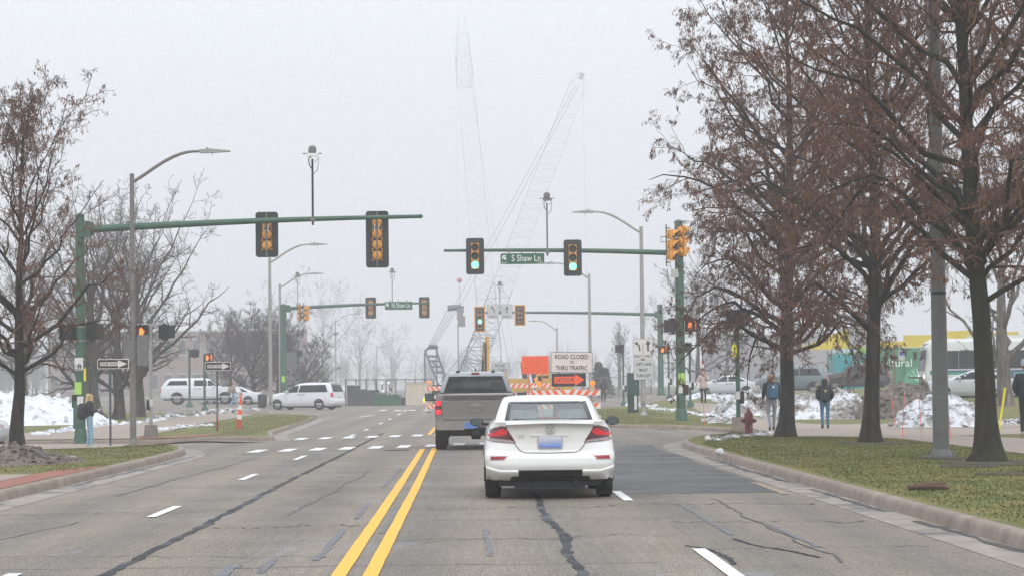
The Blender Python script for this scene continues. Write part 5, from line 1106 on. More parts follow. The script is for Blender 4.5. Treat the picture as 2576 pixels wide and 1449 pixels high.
sub(t, 'pedestal', pbr('cabinet_dark', (.01, .03, .026), .6), lambda b: b.box((-.03, .0, (hT-1.04)/2), (wC*.9, .34, hT-1.04)), 0); sub(t, 'meter_cover', M_PAPER, lambda b: b.prism(rrect(.13, .7, .06), (.09, -.175, .5), t=.02)); sub(t, 'handle', M_GALV, lambda b: b.box((.15, -.215, hT-.5), (.03, .03, .12)), 0); sub(t, 'door', MATS['cabinet_green'], lambda b: b.box((0, -.205, hT-.52), (wC*.88, .014, .92)), 0)
p = foot(600, 90.5, RAISE); t = thing('delineator_post', 'orange and white banded delineator post leaning on the left island', 'traffic post', (p.x-.0, p.y, p.z-.03)); t.rotation_euler = (0, R(5), 0)
rr = [.1, .09, .082, .073, .063, .05]; zz = [0, .36, .53, .71, .88, 1.07]; mm = [pbr('faded_orange', (.5, .08, .03), .6), M_STRW, M_SIGNO, M_STRW, M_SIGNO]
for k in range(5): sub(t, 'band', mm[k], lambda b: b.lathe([(rr[k], zz[k]), (rr[k+1], zz[k+1])], n=14))
sub(t, 'handle', M_SIGNO, lambda b: b.tube([(0, 0, 1.05), (0, 0, 1.2), (.02, 0, 1.32)], [.045, .025, .035], 8))
SL_ = ['orange stake just right of the thick grey pole foot', 'orange stake hidden close behind the thick grey pole', 'tall orange stake close left of the thick grey pole', 'orange stake left of the middle dark trunk', 'short orange stake touching the right side of the middle trunk', 'orange stake in front of the brown soot mound', 'orange stake on the near edge of the path past the middle trunk', 'orange stake in front of the low end of the white snow heap', 'orange stake beside the black hooded walker', 'long orange stake on the grass right of the green mast', 'thin orange tipped stake on the left island grass']
for k, (px, dd, h) in enumerate([(2392, 60, 1.1), (2376, 60, 1.25), (2352, 62, 1.2), (2175, 80, 1.2), (2205, 80, 1.0), (2252, 82, 1.2), (2270, 66, 1.25), (2320, 66, 1.2), (2065, 84, 1.2), (1772, 87.5, 1.25), (552, 88, .85)]):
    b = foot(px, dd, RAISE-.02); t = thing('snow_stake', SL_[k], 'stake', b, 0, 'orange snow stakes')
    t.rotation_euler = (R(random.uniform(-4, 4)), R(random.uniform(-6, 6)), 0); sub(t, 'rod', emis('stake', (1, .1, .03), .0, (.85, .1, .03)) if k == 0 else bpy.data.materials['stake'], lambda q: q.tube([(0, 0, 0), (0, 0, h)], .0095, 5)); sub(t, 'tip', M_SIGNW, lambda q: q.tube([(0, 0, h-.1), (0, 0, h)], .011, 5))
b = foot(2512, 72, RAISE); t = thing('guy_wire_guard', 'slanting yellow guard tube right of the mossy tree trunk', 'guard', b); sub(t, 'tube', M_POSTY, lambda q: q.tube([(0, 0, 0), (.24, .1, 1.3)], .035, 8)); sub(t, 'wire', M_GALVD, lambda q: q.tube([(.24, .1, 1.3), (.42, .2, 2.3)], .012, 5))
b = foot(2262, 120, .3); t = thing('parking_sign', 'small white parking sign with a blue symbol in front of the mural', 'road sign', (b.x, b.y, gz(b.x, b.y))); zz = at(2270, 893, 120).z-t.location.z
sub(t, 'post', pbr('brown_post', (.2, .13, .09), .7), lambda q: q.tube([(-.2, 0, 0), (-.2, 0, zz+.5)], .05, 6)); sub(t, 'sign_panel', M_SIGNG, lambda q: q.prism(rrect(.3, .5, .03), (.15, -.03, zz), t=.01)); sub(t, 'symbol', pbr('sign_blue', (.05, .12, .4), .5), lambda q: q.prism(rrect(.2, .2, .02), (.15, -.042, zz+.08), t=.003), 0)
b = MB(); q = gnd(2335, 1232, RAISE); b.tube([(-.32, 0, .05), (0, .02, .07), (.2, .05, .06), (.33, .1, .03)], [.05, .075, .085, .05], 8); b.box((.2, .06, .1), (.16, .09, .07), rz=.4); o = b.build('bark_chunk', pbr('wet_wood', (.09, .045, .035), .8, var=.4), None); o.location = q; o.scale = (.8, .8, .7); prop(o, 'broken slab of dark wood lying on the near right grass', 'wood debris')
# scattered litter
for k, (px, py, m, lab) in enumerate([(1780, 1106, M_SIGNW, 'crumpled white paper scrap at the tip of the near right grass'), (1809, 1141, M_PAPER, 'small white litter by the right kerb')]):
    q = gnd(px, py, RAISE); b = MB(); b.lathe([(.09, 0), (.1, .05), (.05, .1), (0, .13)], n=7); o = b.build('litter', m, None, 0); o.location = q; o.rotation_euler = (.3, .4, k); prop(o, lab, 'litter')
# ---------------------------------------------------------------- trees
def tubes(P, Rr, sides):                                   # P (n,k,3), Rr (n,k) -> verts, quads
    n, k, _ = P.shape
    T = np.empty_like(P); T[:, 1:-1] = P[:, 2:]-P[:, :-2]; T[:, 0] = P[:, 1]-P[:, 0]; T[:, -1] = P[:, -1]-P[:, -2]
    T /= np.linalg.norm(T, axis=2, keepdims=True)+1e-9
    up = np.where(np.abs(T[:, :1, 2:3]) < .9, np.array([0, 0, 1.]), np.array([0, 1., 0]))
    U = np.cross(np.broadcast_to(up, T.shape), T); U /= np.linalg.norm(U, axis=2, keepdims=True)+1e-9; Wv = np.cross(T, U)
    a = 2*PI*np.arange(sides)/sides
    V = P[:, :, None]+(U[:, :, None]*np.cos(a)[:, None]+Wv[:, :, None]*np.sin(a)[:, None])*Rr[:, :, None, None]
    idx = np.arange(n*k*sides).reshape(n, k, sides); i0 = idx[:, :-1]; i1 = idx[:, 1:]
    F = np.stack([i0, np.roll(i0, -1, 2), np.roll(i1, -1, 2), i1], -1).reshape(-1, 4)
    return V.reshape(-1, 3), F
def interp(P, s):                                          # points and tangents at s (n,m) along P (n,k,3)
    n, k, _ = P.shape; f = s*(k-1); i = np.clip(f.astype(int), 0, k-2); t = (f-i)[..., None]; r = np.arange(n)[:, None]
    A, B = P[r, i], P[r, i+1]; T = B-A; L = np.linalg.norm(T, axis=2, keepdims=True); return A+(B-A)*t, T/(L+1e-9)
def sprout(r, P, Rr, m, s0, s1, length, ang, k, rfac, lift, wob, tipr, shrink=.5):
    n = len(P); s = r.uniform(s0, s1, (n, m)); p, T = interp(P, s)
    q = r.normal(size=(n, m, 3)); q -= T*(q*T).sum(2, keepdims=True); q /= np.linalg.norm(q, axis=2, keepdims=True)+1e-9
    a = r.normal(ang, .18, (n, m))[..., None]; D = T*np.cos(a)+q*np.sin(a); D[..., 2] += lift*.6; D /= np.linalg.norm(D, axis=2, keepdims=True)
    L = np.asarray(length)*np.ones((n, m))*(1-shrink*s)*r.uniform(.6, 1.2, (n, m))
    rr = Rr[np.arange(n)[:, None], np.clip((s*(Rr.shape[1]-1)).round().astype(int), 0, Rr.shape[1]-1)]*rfac
    u = np.linspace(0, 1, k); N = np.cumsum(r.normal(0, 1, (n, m, k, 3)), 2)*wob; N[:, :, 0] = 0
    Q = p[:, :, None]+D[:, :, None]*(L[..., None]*u)[..., None]+N*L[..., None, None]; Q[..., 2] += lift*.35*(L[..., None]*u*u)
    R2 = rr[..., None]*(1-.85*u)+tipr*.0; R2 = np.maximum(R2, tipr)
    return Q.reshape(n*m, k, 3), R2.reshape(n*m, k), L.reshape(-1)
def make_tree(name, label, base, seed, H, r0, first, spread, low_ang=1.15, top_ang=.45, nl=26, leaves=0, twig=.006, mats=(None, None), lean=(0, 0), droop=-.15, levels=4, m2=9, m3=8, m4=5, group=None, flare=1.5, leafsize=(.045, .095), cat='tree', shape=None, solo=True, nside=3, wob=.05, leaf_m=None, leafw=(.13, .22), branchy=True, lthick=.02, taper=.8, sexp=1.15):
    r = np.random.default_rng(seed); mb, mt = mats
    t = thing(name, label, cat, base, 0, group)
    k = 14; u = np.linspace(0, 1, k); wv = np.cumsum(r.normal(0, .035, (k, 2)), 0)*H*.12; wv[0] = 0
    TP = np.zeros((1, k, 3)); TP[0, :, 2] = u*H; TP[0, :, 0] = wv[:, 0]+lean[0]*u; TP[0, :, 1] = wv[:, 1]+lean[1]*u
    TR = np.maximum(r0*(1-u)**taper, .02)[None]
    # trunk with root flare; finer rings near the ground
    uu = np.concatenate([[-.01, 0, .006, .015, .03, .06], np.linspace(.1, 1, 12)]); tp, _ = interp(TP, np.clip(uu, 0, 1)[None]); tp[0, 0, 2] = -.12
    tr = np.interp(uu, u, TR[0])*(1+(flare-1)*np.exp(-np.maximum(uu, 0)*H/.28)); V, F = tubes(tp, tr[None], 14)
    jit = r.normal(0, .03, len(V)); ctr = np.repeat(tp[0], 14, 0); V = ctr+(V-ctr)*(1+jit[:, None]+.12*np.sin(np.tile(np.arange(14), 18)*2*PI/14*5+seed)[:, None]*np.exp(-np.repeat(np.maximum(uu, 0), 14)[:, None]*H/.5))
    np_mesh('trunk', V, F, mb, t)
    # limbs
    s = np.sort(first+(.97-first)*r.random(nl)**sexp); s[:3] = [first, first+.04, first+.09]; az = np.arange(nl)*2.39996+r.normal(0, .35, nl)+seed
    el = low_ang+(top_ang-low_ang)*((s-first)/(1-first)); p, _ = interp(TP, s[None]); p = p[0]
    sh = (1-((s-first)/(1.03-first)))**.75 if shape is None else shape((s-first)/(1-first)); L = spread*np.maximum(sh, .12)*r.uniform(.78, 1.12, nl)/np.maximum(.55, np.sin(el))
    D = np.stack([np.sin(el)*np.cos(az), np.sin(el)*np.sin(az), np.cos(el)], 1); kk = 9; u2 = np.linspace(0, 1, kk)
    N = np.cumsum(r.normal(0, wob, (nl, kk, 3)), 1)*.5; N[:, 0] = 0
    LP = p[:, None]+D[:, None]*(L[:, None]*u2)[..., None]+N*L[:, None, None]
    LP[..., 2] += (L[:, None]*(.22*u2**1.6+droop*1.1*np.maximum(0, u2-.45)**1.5*(1-np.clip((s-first)/.4, 0, 1))[:, None]*4))
    rl = np.minimum(np.interp(s, u, TR[0])*.55, lthick*L+.012); LR = np.maximum(rl[:, None]*(1-.9*u2), twig*1.4)
    if branchy:
        for i in range(nl):
            V, F = tubes(LP[i:i+1], LR[i:i+1], 7); np_mesh('branch', V, F, mb, t)
    else:
        V, F = tubes(LP, LR, 5); np_mesh('branches', V, F, mb, t, kind='stuff')
    Vs, Fs, off = [], [], 0
    def put(P, Rr, sides):
        nonlocal off
        V, F = tubes(P, Rr, sides); Vs.append(V); Fs.append(F+off); off += len(V)
    P2, R2, L2 = sprout(r, LP, LR, m2, .12, .98, (L*.42)[:, None], .8, 6, .62, .18, .045, twig, .45); put(P2, R2, 5 if nside > 3 else 4)
    P3, R3, L3 = sprout(r, P2, R2, m3, .1, 1, (L2*.42)[:, None], .75, 5, .6, .05+droop*.5, .05, twig*.8, .3); put(P3, R3, nside)
    ends = [P3]
    if levels > 3:
        P4, R4, L4 = sprout(r, P3, R3, m4, .15, 1, np.maximum(L3*.5, .14)[:, None], .7, 3, .6, droop*1.1, .05, twig*.62, .2); put(P4, R4, 3); ends.append(P4)
    np_mesh('twigs', np.concatenate(Vs), np.concatenate(Fs), mt, t, True, 'stuff')
    if leaves:
        E = ends[-1]; n = leaves; hot = r.permutation(len(E))[:int(len(E)*.62)]; cl = n//2; i = hot[r.integers(0, len(hot), cl)]; sc, _ = interp(E[i], r.uniform(.3, 1.02, (cl, 1))); c = np.repeat(sc[:, 0], 2, 0)+r.normal(0, .022, (cl*2, 3)); n = len(c)
        ln = r.uniform(*leafsize, n); w = ln*r.uniform(*leafw, n); a = r.uniform(0, 2*PI, n); dx = np.stack([np.cos(a)*w, np.sin(a)*w, r.normal(0, .01, n)], 1)
        dn = np.stack([r.normal(0, .25, n), r.normal(0, .25, n), -np.ones(n)], 1)*ln[:, None]
        bow = np.stack([-np.sin(a)*w*.5, np.cos(a)*w*.5, 0*a], 1)
        V = np.stack([c, c+dn*.45+dx+bow, c+dn, c+dn*.5-dx+bow], 1).reshape(-1, 3); np_mesh('leaves', V, np.arange(4*n).reshape(-1, 4), leaf_m or M_LEAF, t, False, 'stuff')
    return t
# the three big trees on the right, one more beyond the frame's edge whose crown reaches in
bg1 = foot(1977, 67.5, RAISE-.03); bg2 = foot(2190, 56.5, RAISE-.03); bg3 = foot(2488, 42.2, RAISE-.03)
BT = 'big trees on the right grass'
con = lambda x: np.where(x < .28, 1.08-x*.2, 1.02-(x-.28)/.77*.88)
make_tree('street_tree', 'nearest tree to the red hydrant, forked dark trunk and drooping brown seed clusters', bg1, 11, 14.5, .215, .155, 3.35, 1.12, .32, 66, 76000, .0055, (M_BARK, M_TWIG), (-.1, 0), -.42, 4, 9, 8, 5, BT, 1.65, shape=con, sexp=1.45, taper=1.05, lthick=.015)
make_tree('street_tree', 'middle dark tree of the right grass, straight trunk behind the black hooded walker', bg2, 23, 14, .19, .18, 3.7, 1.1, .32, 56, 60000, .005, (M_BARK, M_TWIG), (.0, 0), -.38, 4, 9, 7, 5, BT, 1.75, shape=con, sexp=1.45, taper=1.0, lthick=.015)
make_tree('street_tree', 'thickest mossy green trunk beside the grey pole, large brown crown', bg3, 37, 13.5, .19, .2, 3.4, 1.05, .3, 60, 40000, .0048, (M_BARKM, M_TWIG), (-.3, 0), -.34, 4, 9, 7, 5, BT, 2.1, shape=con, sexp=1.45, taper=.95, lthick=.011)
make_tree('street_tree', 'dark tree whose brown crown fills the upper right corner behind the mossy trunk', (14.6, 58, gz(14.6, 58)+RAISE-.03), 51, 14.5, .28, .26, 4.2, 1.1, .35, 30, 36000, .006, (M_BARK, M_TWIG), (0, 0), -.2, 4, 9, 8, 5, BT, 1.8, shape=con)
make_tree('street_tree', 'dark left tree in front of the signal mast, sparse dead leaves', foot(44, 58.3, RAISE-.03), 67, 7.7, .165, .2, 2.9, 1.12, .28, 34, 8000, .0055, (M_BARK, M_TWIG), (.1, 0), -.12, 4, 9, 7, 4, None, 1.45, (.05, .1), shape=lambda x: np.where(x < .15, .75+x, (1-(x-.15)/.9)**.8+.04), taper=1.0, lthick=.016)
# bare wide trees behind the left island
BW = 'bare spreading trees on the left lawn'
vase = lambda x: 1-.55*x
def again(src, label, base, rz, sx, sz):
    t = dup(src, base, rz, label); t.scale = (sx, sx, sz); return t
PROTO = {}
def grow(key, H0, lab, base, H, sp, seed, fn):
    if key not in PROTO: PROTO[key] = (fn(), H, sp); return PROTO[key][0]
    t, H1, s1 = PROTO[key]; return again(t, lab, base, seed*1.3, sp/s1, H/H1)
for lab, px, dd, seed, H, r0, sp in [('bare wide tree whose trunk stands just right of the brown lamp post', 347, 125, 3, 7.6, .33, 4.8), ('bare thick trunked tree behind the first one way sign', 297, 118, 5, 6.6, .44, 4.2), ('bare tree trunk directly behind the green poster mast', 236, 112, 8, 6.6, .46, 4.2), ('bare hazy tree behind the long snow heap', 60, 165, 9, 8.0, .3, 5)]:
    b = foot(px, dd, RAISE-.05); grow('bare%d' % (seed % 2), 0, lab, b, H, sp, seed, lambda: make_tree('bare_tree', lab, b, seed, H, r0, .17, sp, 1.1, .3, 20, 0, .009, (bark('grey_bark', (.06, .05, .046)) if 'grey_bark' not in bpy.data.materials else bpy.data.materials['grey_bark'], M_TWIGP), (0, 0), .0, 4, 9, 7, 4, BW, 1.4, shape=vase, wob=.045, branchy=True))
# dense dark ornamental trees by the crossing
DT = 'dense low dark trees beside the far crossing'
for lab, px, dd, seed, H, sp in [('dense low dark tree behind the orange and white post', 634, 196, 13, 4.0, 3.1), ('dense low dark tree left of the white minivan', 700, 200, 14, 3.7, 3.3), ('dense low dark tree above the minivan roof', 762, 212, 15, 3.2, 2.9), ('dense dark tree with its crown over the white pickup bonnet', 580, 205, 16, 3.7, 3.0)]:
    b = foot(px, dd, .05); grow('dense%d' % (seed % 2), 0, lab, b, H, sp, seed, lambda: make_tree('ornamental_tree', lab, b, seed, H, .24, .2, sp, 1.25, .3, 22, 6000, .011, (M_BARK, M_TWIGP), (0, 0), -.0, 4, 10, 8, 4, DT, 1.2, (.12, .26), shape=lambda x: np.sqrt(np.maximum(.05, 1-(x*.92)**2)), branchy=False, leaf_m=M_TWIGP, leafw=(.035, .06)))
# hazy trees farther off
HZ = 'hazy bare trees far off in the fog'
far = [('tall hazy tree behind the N Shaw Ln arm, its crown pale in the fog', 815, 520, 21, 16, 10), ('hazy tree right of the faint lamp post', 905, 600, 22, 14, 8.5), ('faint tree behind the chain link fence', 985, 660, 23, 11, 7.0), ('hazy tree left of the far mast', 690, 540, 24, 15, 8.5), ('faint tree to the left of the crane', 1045, 700, 25, 8.5, 5.0),
       ('hazy spreading tree behind the right mast, crooked limbs', 1755, 235, 26, 8.0, 5.2), ('hazy tree between the lane signs and the mast', 1660, 380, 27, 9.5, 5.0), ('hazy tree behind the one way sign at right', 1830, 300, 28, 8.6, 5.4), ('slim hazy poplar left of the utility cabinet', 1560, 380, 29, 9.0, 2.4)]
for lab, px, dd, seed, H, sp in far:
    b = foot(px, dd, -.03); grow('hazy%d' % (9 if seed == 29 else 5 if seed in (26, 28) else seed % 3), 0, lab, b, H, sp, seed, lambda: make_tree('hazy_tree', lab, b, seed, H, .26, .18, sp, 1.15 if seed != 29 else .35, .3 if seed != 29 else .12, 18, 0, .016, (M_BARK, M_TWIGP), (0, 0), -.02, 4, 8, 6, 3, HZ, 1.3, shape=vase, branchy=False, wob=.09 if seed in (26, 28) else .05))
for lab, px, dd, seed, H, sp in [('pale grey trunked tree at the right edge in front of the mural', 2532, 112, 41, 9, 4.5)]:
    make_tree('pale_tree', lab, foot(px, dd, 0), seed, H, .36, .2, sp, .8, .3, 14, 0, .012, (bark('pale_bark', (.12, .1, .085)), M_TWIGP), (0, 0), -.02, 4, 7, 6, 3, None, 1.3, shape=vase)
# two dark evergreens and a wooded skyline in the fog
def conifer(lab, px, dd, H, seed):
    b = foot(px, dd); t = thing('evergreen_tree', lab, 'tree', b, 0, 'dark evergreens behind the road closed sign'); r = np.random.default_rng(seed)
    V, F = tubes(np.array([[[0, 0, 0], [0, 0, H]]], float), np.array([[.12, .02]]), 6); np_mesh('trunk', V, F, M_BARK, t)
    n = 2600; h = r.random(n)**.8; z = .12*H+h*.88*H; rad = (1-h)*H*.26*np.sqrt(r.random(n))*(1+.3*np.sin(h*40)); a = r.uniform(0, 2*PI, n); c = np.stack([np.cos(a)*rad, np.sin(a)*rad, z], 1); s = r.uniform(.1, .28, n)
    d = np.stack([np.cos(a)*s, np.sin(a)*s, -s*.5], 1); w = np.stack([-np.sin(a)*s*.4, np.cos(a)*s*.4, r.normal(0, .05, n)], 1)
    np_mesh('foliage', np.stack([c, c+d*.6+w, c+d*1.5, c+d*.6-w], 1).reshape(-1, 3), np.arange(4*n).reshape(-1, 4), pbr('conifer_needles', (.03, .042, .03), .9, var=.4), t, False, 'stuff')
conifer('dark evergreen just right of the detour arrow sign', 1522, 215, 2.6, 1); conifer('taller dark evergreen between road closed sign and thin green pole', 1507, 225, 3.2, 2)
def skyline(n, x0, x1, y, seed, hmin, hmax):               # far-off wood that reads as one mass
    r = np.random.default_rng(seed); P = []; Rr = []
    for _ in range(n):
        x = r.uniform(x0, x1); yy = y+r.uniform(-25, 25); h = r.uniform(hmin, hmax); c = r.uniform(1.5, 4)
        for q in range(34):
            a = r.uniform(0, 2*PI); e = abs(r.normal(0, .5)); s0 = r.uniform(.1, .5)*h; L = h*r.uniform(.35, .6); p0 = np.array([x, yy, s0]); d = np.array([math.sin(e)*math.cos(a), math.sin(e)*math.sin(a), math.cos(e)]); P.append([p0, p0+d*L*.5+r.normal(0, .2, 3), p0+d*L]); Rr.append([.09, .06, .03])
        P.append([[x, yy, -.5], [x, yy, h*.3], [x, yy, h*.6]]); Rr.append([.2, .16, .08])
    V, F = tubes(np.array(P, float), np.array(Rr), 3); o = np_mesh('distant_wood', V, F, M_TWIGP, None, False, 'stuff')
skyline(110, -190, 40, 800, 1, 10, 16); skyline(90, 20, 260, 680, 2, 7, 12); skyline(90, -200, -50, 560, 3, 9, 14)
# ---------------------------------------------------------------- people
def skin(name, pts, edges, root, mats, pick, parent, sub=1):
    me = bpy.data.meshes.new(name); me.from_pydata([p[:3] for p in pts], edges, []); o = bpy.data.objects.new(name, me); C.objects.link(o)
    sm = o.modifiers.new('skin', 'SKIN'); sm.use_smooth_shade = True
    for i, v in enumerate(me.skin_vertices[0].data): rr = pts[i][3]; v.radius = rr if isinstance(rr, tuple) else (rr, rr); v.use_root = (i == root)
    ss_ = o.modifiers.new('sub', 'SUBSURF'); ss_.levels = sub; ss_.render_levels = sub
    dg = bpy.context.evaluated_depsgraph_get(); m2 = bpy.data.meshes.new_from_object(o.evaluated_get(dg)); bpy.data.objects.remove(o)
    m2.name = name; m2.materials.clear()
    for x in mats: m2.materials.append(x)
    for p in m2.polygons: p.material_index = pick(p.center); p.use_smooth = True
    ob = bpy.data.objects.new(name, m2); return link(ob, parent)
def person(label, loc, rz, h, top, legs, shoes, hair, stride=.0, arms=('down', 'down'), hood=False, hairlen=.0, jacket_len=.5, coat_r=1.0, group=None, skinm=None, build=1.0):
    t = thing('person', label, 'person', loc, rz); k = h/1.75; B = build; SK = skinm or M_SKIN
    def sc(p): return tuple(q*k for q in p[:3])+(tuple(q*k for q in p[3]) if isinstance(p[3], tuple) else p[3]*k,)
    P = []; E = []
    def v(x, y, z, r): P.append((x, y, z, r)); return len(P)-1
    def chain(i, L):
        for q in L: j = v(*q); E.append((i, j)); i = j
        return i
    pel = v(0, 0, .95, (.155*B, .11*B)); 
    sp = chain(pel, [(0, -.01, 1.12, (.14*B, .1*B)), (0, -.01, 1.3, (.165*B, .11*B)), (0, 0, 1.42, (.14*B, .09*B))])
    nk = chain(sp, [(0, .01, 1.50, .056)]); hd = chain(nk, [(0, .02, 1.575, .075), (0, .025, 1.64, .092), (0, .02, 1.705, .078)])
    hands = []; arm_pts = []
    for s, am in ((-1, arms[0]), (1, arms[1])):
        if am == 'down': A = [(s*.19, 0, 1.42, .06), (s*.235, -.02, 1.15, .046), (s*.245, .04, .92, .036)]; D = Vector((0, .12, -1))
        elif am == 'pocket': A = [(s*.19, 0, 1.42, .06), (s*.27, -.07, 1.16, .046), (s*.2, .07, .98, .038)]; D = Vector((-s*.5, .4, -.7))
        elif am == 'swingf': A = [(s*.19, 0, 1.42, .06), (s*.235, .05, 1.16, .046), (s*.23, .22, .98, .036)]; D = Vector((0, .6, -.8))
        elif am == 'swingb': A = [(s*.19, 0, 1.42, .06), (s*.24, -.13, 1.17, .046), (s*.25, -.2, .95, .036)]; D = Vector((0, -.1, -1))
        elif am == 'phone': A = [(s*.19, 0, 1.42, .06), (s*.22, .03, 1.14, .046), (s*.1, .27, 1.19, .036)]; D = Vector((-s*.2, .8, .35))
        elif am == 'face': A = [(s*.19, 0, 1.42, .06), (s*.27, .1, 1.2, .046), (s*.13, .2, 1.42, .036)]; D = Vector((-s*.3, .2, .9))
        else: A = [(s*.19, 0, 1.42, .06), (s*.3, 0, 1.18, .046), (s*.38, .1, .98, .036)]; D = Vector((s*.3, .2, -.9))
        w = chain(sp, A); D.normalize(); a = Vector(A[-1][:3]); arm_pts.append(A); side = D.cross(Vector((0, 1, 0.01))).normalized(); q = D.cross(side)
        pm = chain(w, [tuple(a+D*.07)+((.035, .022),)]); pc = a+D*.07; hands.append((a+D*.11, D))
        for j, (ox, ln) in enumerate(((-.03, .065), (-.01, .078), (.01, .074), (.03, .056))):
            b = pc+side*ox+D*.03; chain(pm, [tuple(b)+(.010,), tuple(b+D*ln*.6+q*.008)+(.009,), tuple(b+D*ln+q*.025)+(.008,)])
        chain(pm, [tuple(pc-side*s*.0+q*.035-D*.02)+(.011,), tuple(pc+q*.055+D*.025)+(.009,)])
    feet = []
    for s in (-1, 1):
        f = stride*s; kn = .12*abs(f)/.3 if f < 0 else .02
        hipz = .9; fy = f; lift = .09 if f < -.15 else 0
        an = (s*.095, fy-.02, .09+lift, .045); kne = (s*.1, fy*.45+kn, .5, .062)
        j = chain(pel, [(s*.1, 0, hipz-.05, .092*B), (s*.1, fy*.25+kn*.4, .68, .08), kne, (s*.098, fy*.75+kn*.3, .3+lift*.5, .055), an])
        if lift: chain(j, [(s*.097, fy-.03, .05+lift, .042), (s*.1, fy+.05, .035, .04), (s*.103, fy+.12, .02+.02, .036)])
        else: chain(j, [(s*.097, fy+.0, .045, .042), (s*.105, fy+.10, .04, .04), (s*.11, fy+.17, .035, .032)])
    P = [sc(p) for p in P]
    def pick(c):
        z = c.z/k
        if z > 1.46: return 2
        for hc, D in hands:
            if ((c/k)-hc).length < .12 and abs(c.x/k) > .0 and (z > .75): return 2
        if z < .115: return 1
        return 0
    skin('body', P, E, 0, [legs, shoes, SK], pick, t)
    # jacket over the body
    JP = []; JE = []
    def jv(*q): JP.append(sc(q)); return len(JP)-1
    def jc(i, L):
        for q in L: j = jv(*q); JE.append((i, j)); i = j
        return i
    jr = coat_r*B; a = jv(0, -.0, 1.42-jacket_len, (.195*jr, .145*jr)); b = jc(a, [(0, -.01, 1.14, (.18*jr, .135*jr)), (0, -.01, 1.3, (.195*jr, .14*jr)), (0, 0, 1.43, (.165*jr, .11*jr)), (0, .01, 1.49, (.075, .075))])
    for A in arm_pts: jc(3, [(A[0][0], A[0][1], A[0][2], .085*jr), (*A[1][:3], .068*jr), (*[lerp(A[1][q], A[2][q], .92) for q in range(3)], .05)])
    skin('jacket', JP, JE, 0, [top], lambda c: 0, t)
    # face and hair
    f = MB(); f.lathe([(0, 0), (.016, .012), (.012, .03), (0, .034)], (0, .115*k, 1.63*k), (0, 1, -.5), 6); f.build('nose', SK, t, 60)
    for s in (-1, 1):
        f = MB(); f.lathe([(0, 0), (.011, .003), (0, .006)], (s*.033*k, .105*k, 1.665*k), (0, 1, 0), 8); f.build('eye', M_SHOEB, t, 60)
    f = MB(); f.box((0, .108*k, 1.595*k), (.045, .012, .01)); f.build('mouth', pbr('lips', (.35, .13, .11), .6), t, 0)
    if hood:
        skin('hood', [sc(q) for q in [(0, -.02, 1.45, .13), (0, -.005, 1.56, .115), (0, .0, 1.66, .122), (0, .0, 1.74, .085)]], [(0, 1), (1, 2), (2, 3)], 0, [top], lambda c: 0, t)
    else:
        pts = [(0, -.01, 1.72, .088), (0, -.025, 1.66, .105), (0, -.045, 1.57, .088)]
        if hairlen: pts += [(0, -.075, 1.57-hairlen*.5, .085), (0, -.10, 1.57-hairlen, .06)]
        skin('hair', [sc(q) for q in pts], [(i, i+1) for i in range(len(pts)-1)], 0, [hair], lambda c: 0, t)
        if hairlen:
            for s in (-1, 1):
                b = MB(); b.tube([sc((s*.075, .03, 1.70, 0))[:3], sc((s*.095, .05, 1.58, 0))[:3], sc((s*.09, .07, 1.42, 0))[:3], sc((s*.08, .1, 1.28, 0))[:3]], [.03, .04, .035, .01], 7); b.build('hair_lock', hair, t, 60)
    return t, k, hands
def backpack(label, t, k, m, w=.32, h=.46, z=1.2, y=-.2, badge=None):
    b = thing('backpack', label, 'backpack', Vector(t.location)+Matrix.Rotation(t.rotation_euler.z, 3, 'Z') @ Vector((0, y*k, z*k)), t.rotation_euler.z)
    p = MB(); q = rrect(w*k, h*k, .11*k, 5)
    for i, (s, yy) in enumerate(((.9, .08), (1, .04), (1, -.06), (.88, -.12), (.6, -.145))):
        p.v += [(a*s, yy, c*s) for a, c in q]
    n = len(q); p.f = [(i*n+j, i*n+(j+1) % n, (i+1)*n+(j+1) % n, (i+1)*n+j) for i in range(4) for j in range(n)]+[tuple(range(n-1, -1, -1)), tuple(range(4*n, 5*n))]; p.m = [0]*len(p.f); p.build('bag_body', m, b, 60)
    p = MB(); p.prism(rrect(w*.62*k, h*.36*k, .05), (0, -.12, -h*.18*k), t=.06); p.build('front_pocket', m, b, 50)
    for s in (-1, 1): p = MB(); p.tube([(s*.1*k, .06, h*.42*k), (s*.13*k, .2*k, h*.36*k), (s*.15*k, .27*k, h*.05*k), (s*.15*k, .16*k, -h*.3*k), (s*.13*k, .06, -h*.36*k)], .022, 6); p.build('strap', m, b, 50)
    p = MB(); p.tube([(-.03, .05, h*.5*k), (0, .05, h*.56*k), (.03, .05, h*.5*k)], .01, 5); p.build('grab_loop', m, b, 50)
    if badge: p = MB(); p.prism(rrect(.06, .07, .01), (0, -.128, h*.3*k), t=.02); p.build('badge', badge, b, 0)
    return b
dn = lambda p, o=RAISE: Vector((p.x, p.y, gz(p.x, p.y)+o))
pw = foot(226, 73.6, RAISE); t, k, hnd = person('woman with long blond hair in a navy jacket and pale jeans looking at a phone', pw, R(-78), 1.66, M_NAVY, M_JEAN, M_SHOE, M_BLOND, .05, ('phone', 'phone'), hairlen=.3, jacket_len=.48, build=1.14)
backpack('big black backpack worn by the blond woman at the left mast', t, k, pbr('black_nylon', (.016, .016, .018), .7, var=.25), .36, .52, 1.16, -.21, M_GALV)
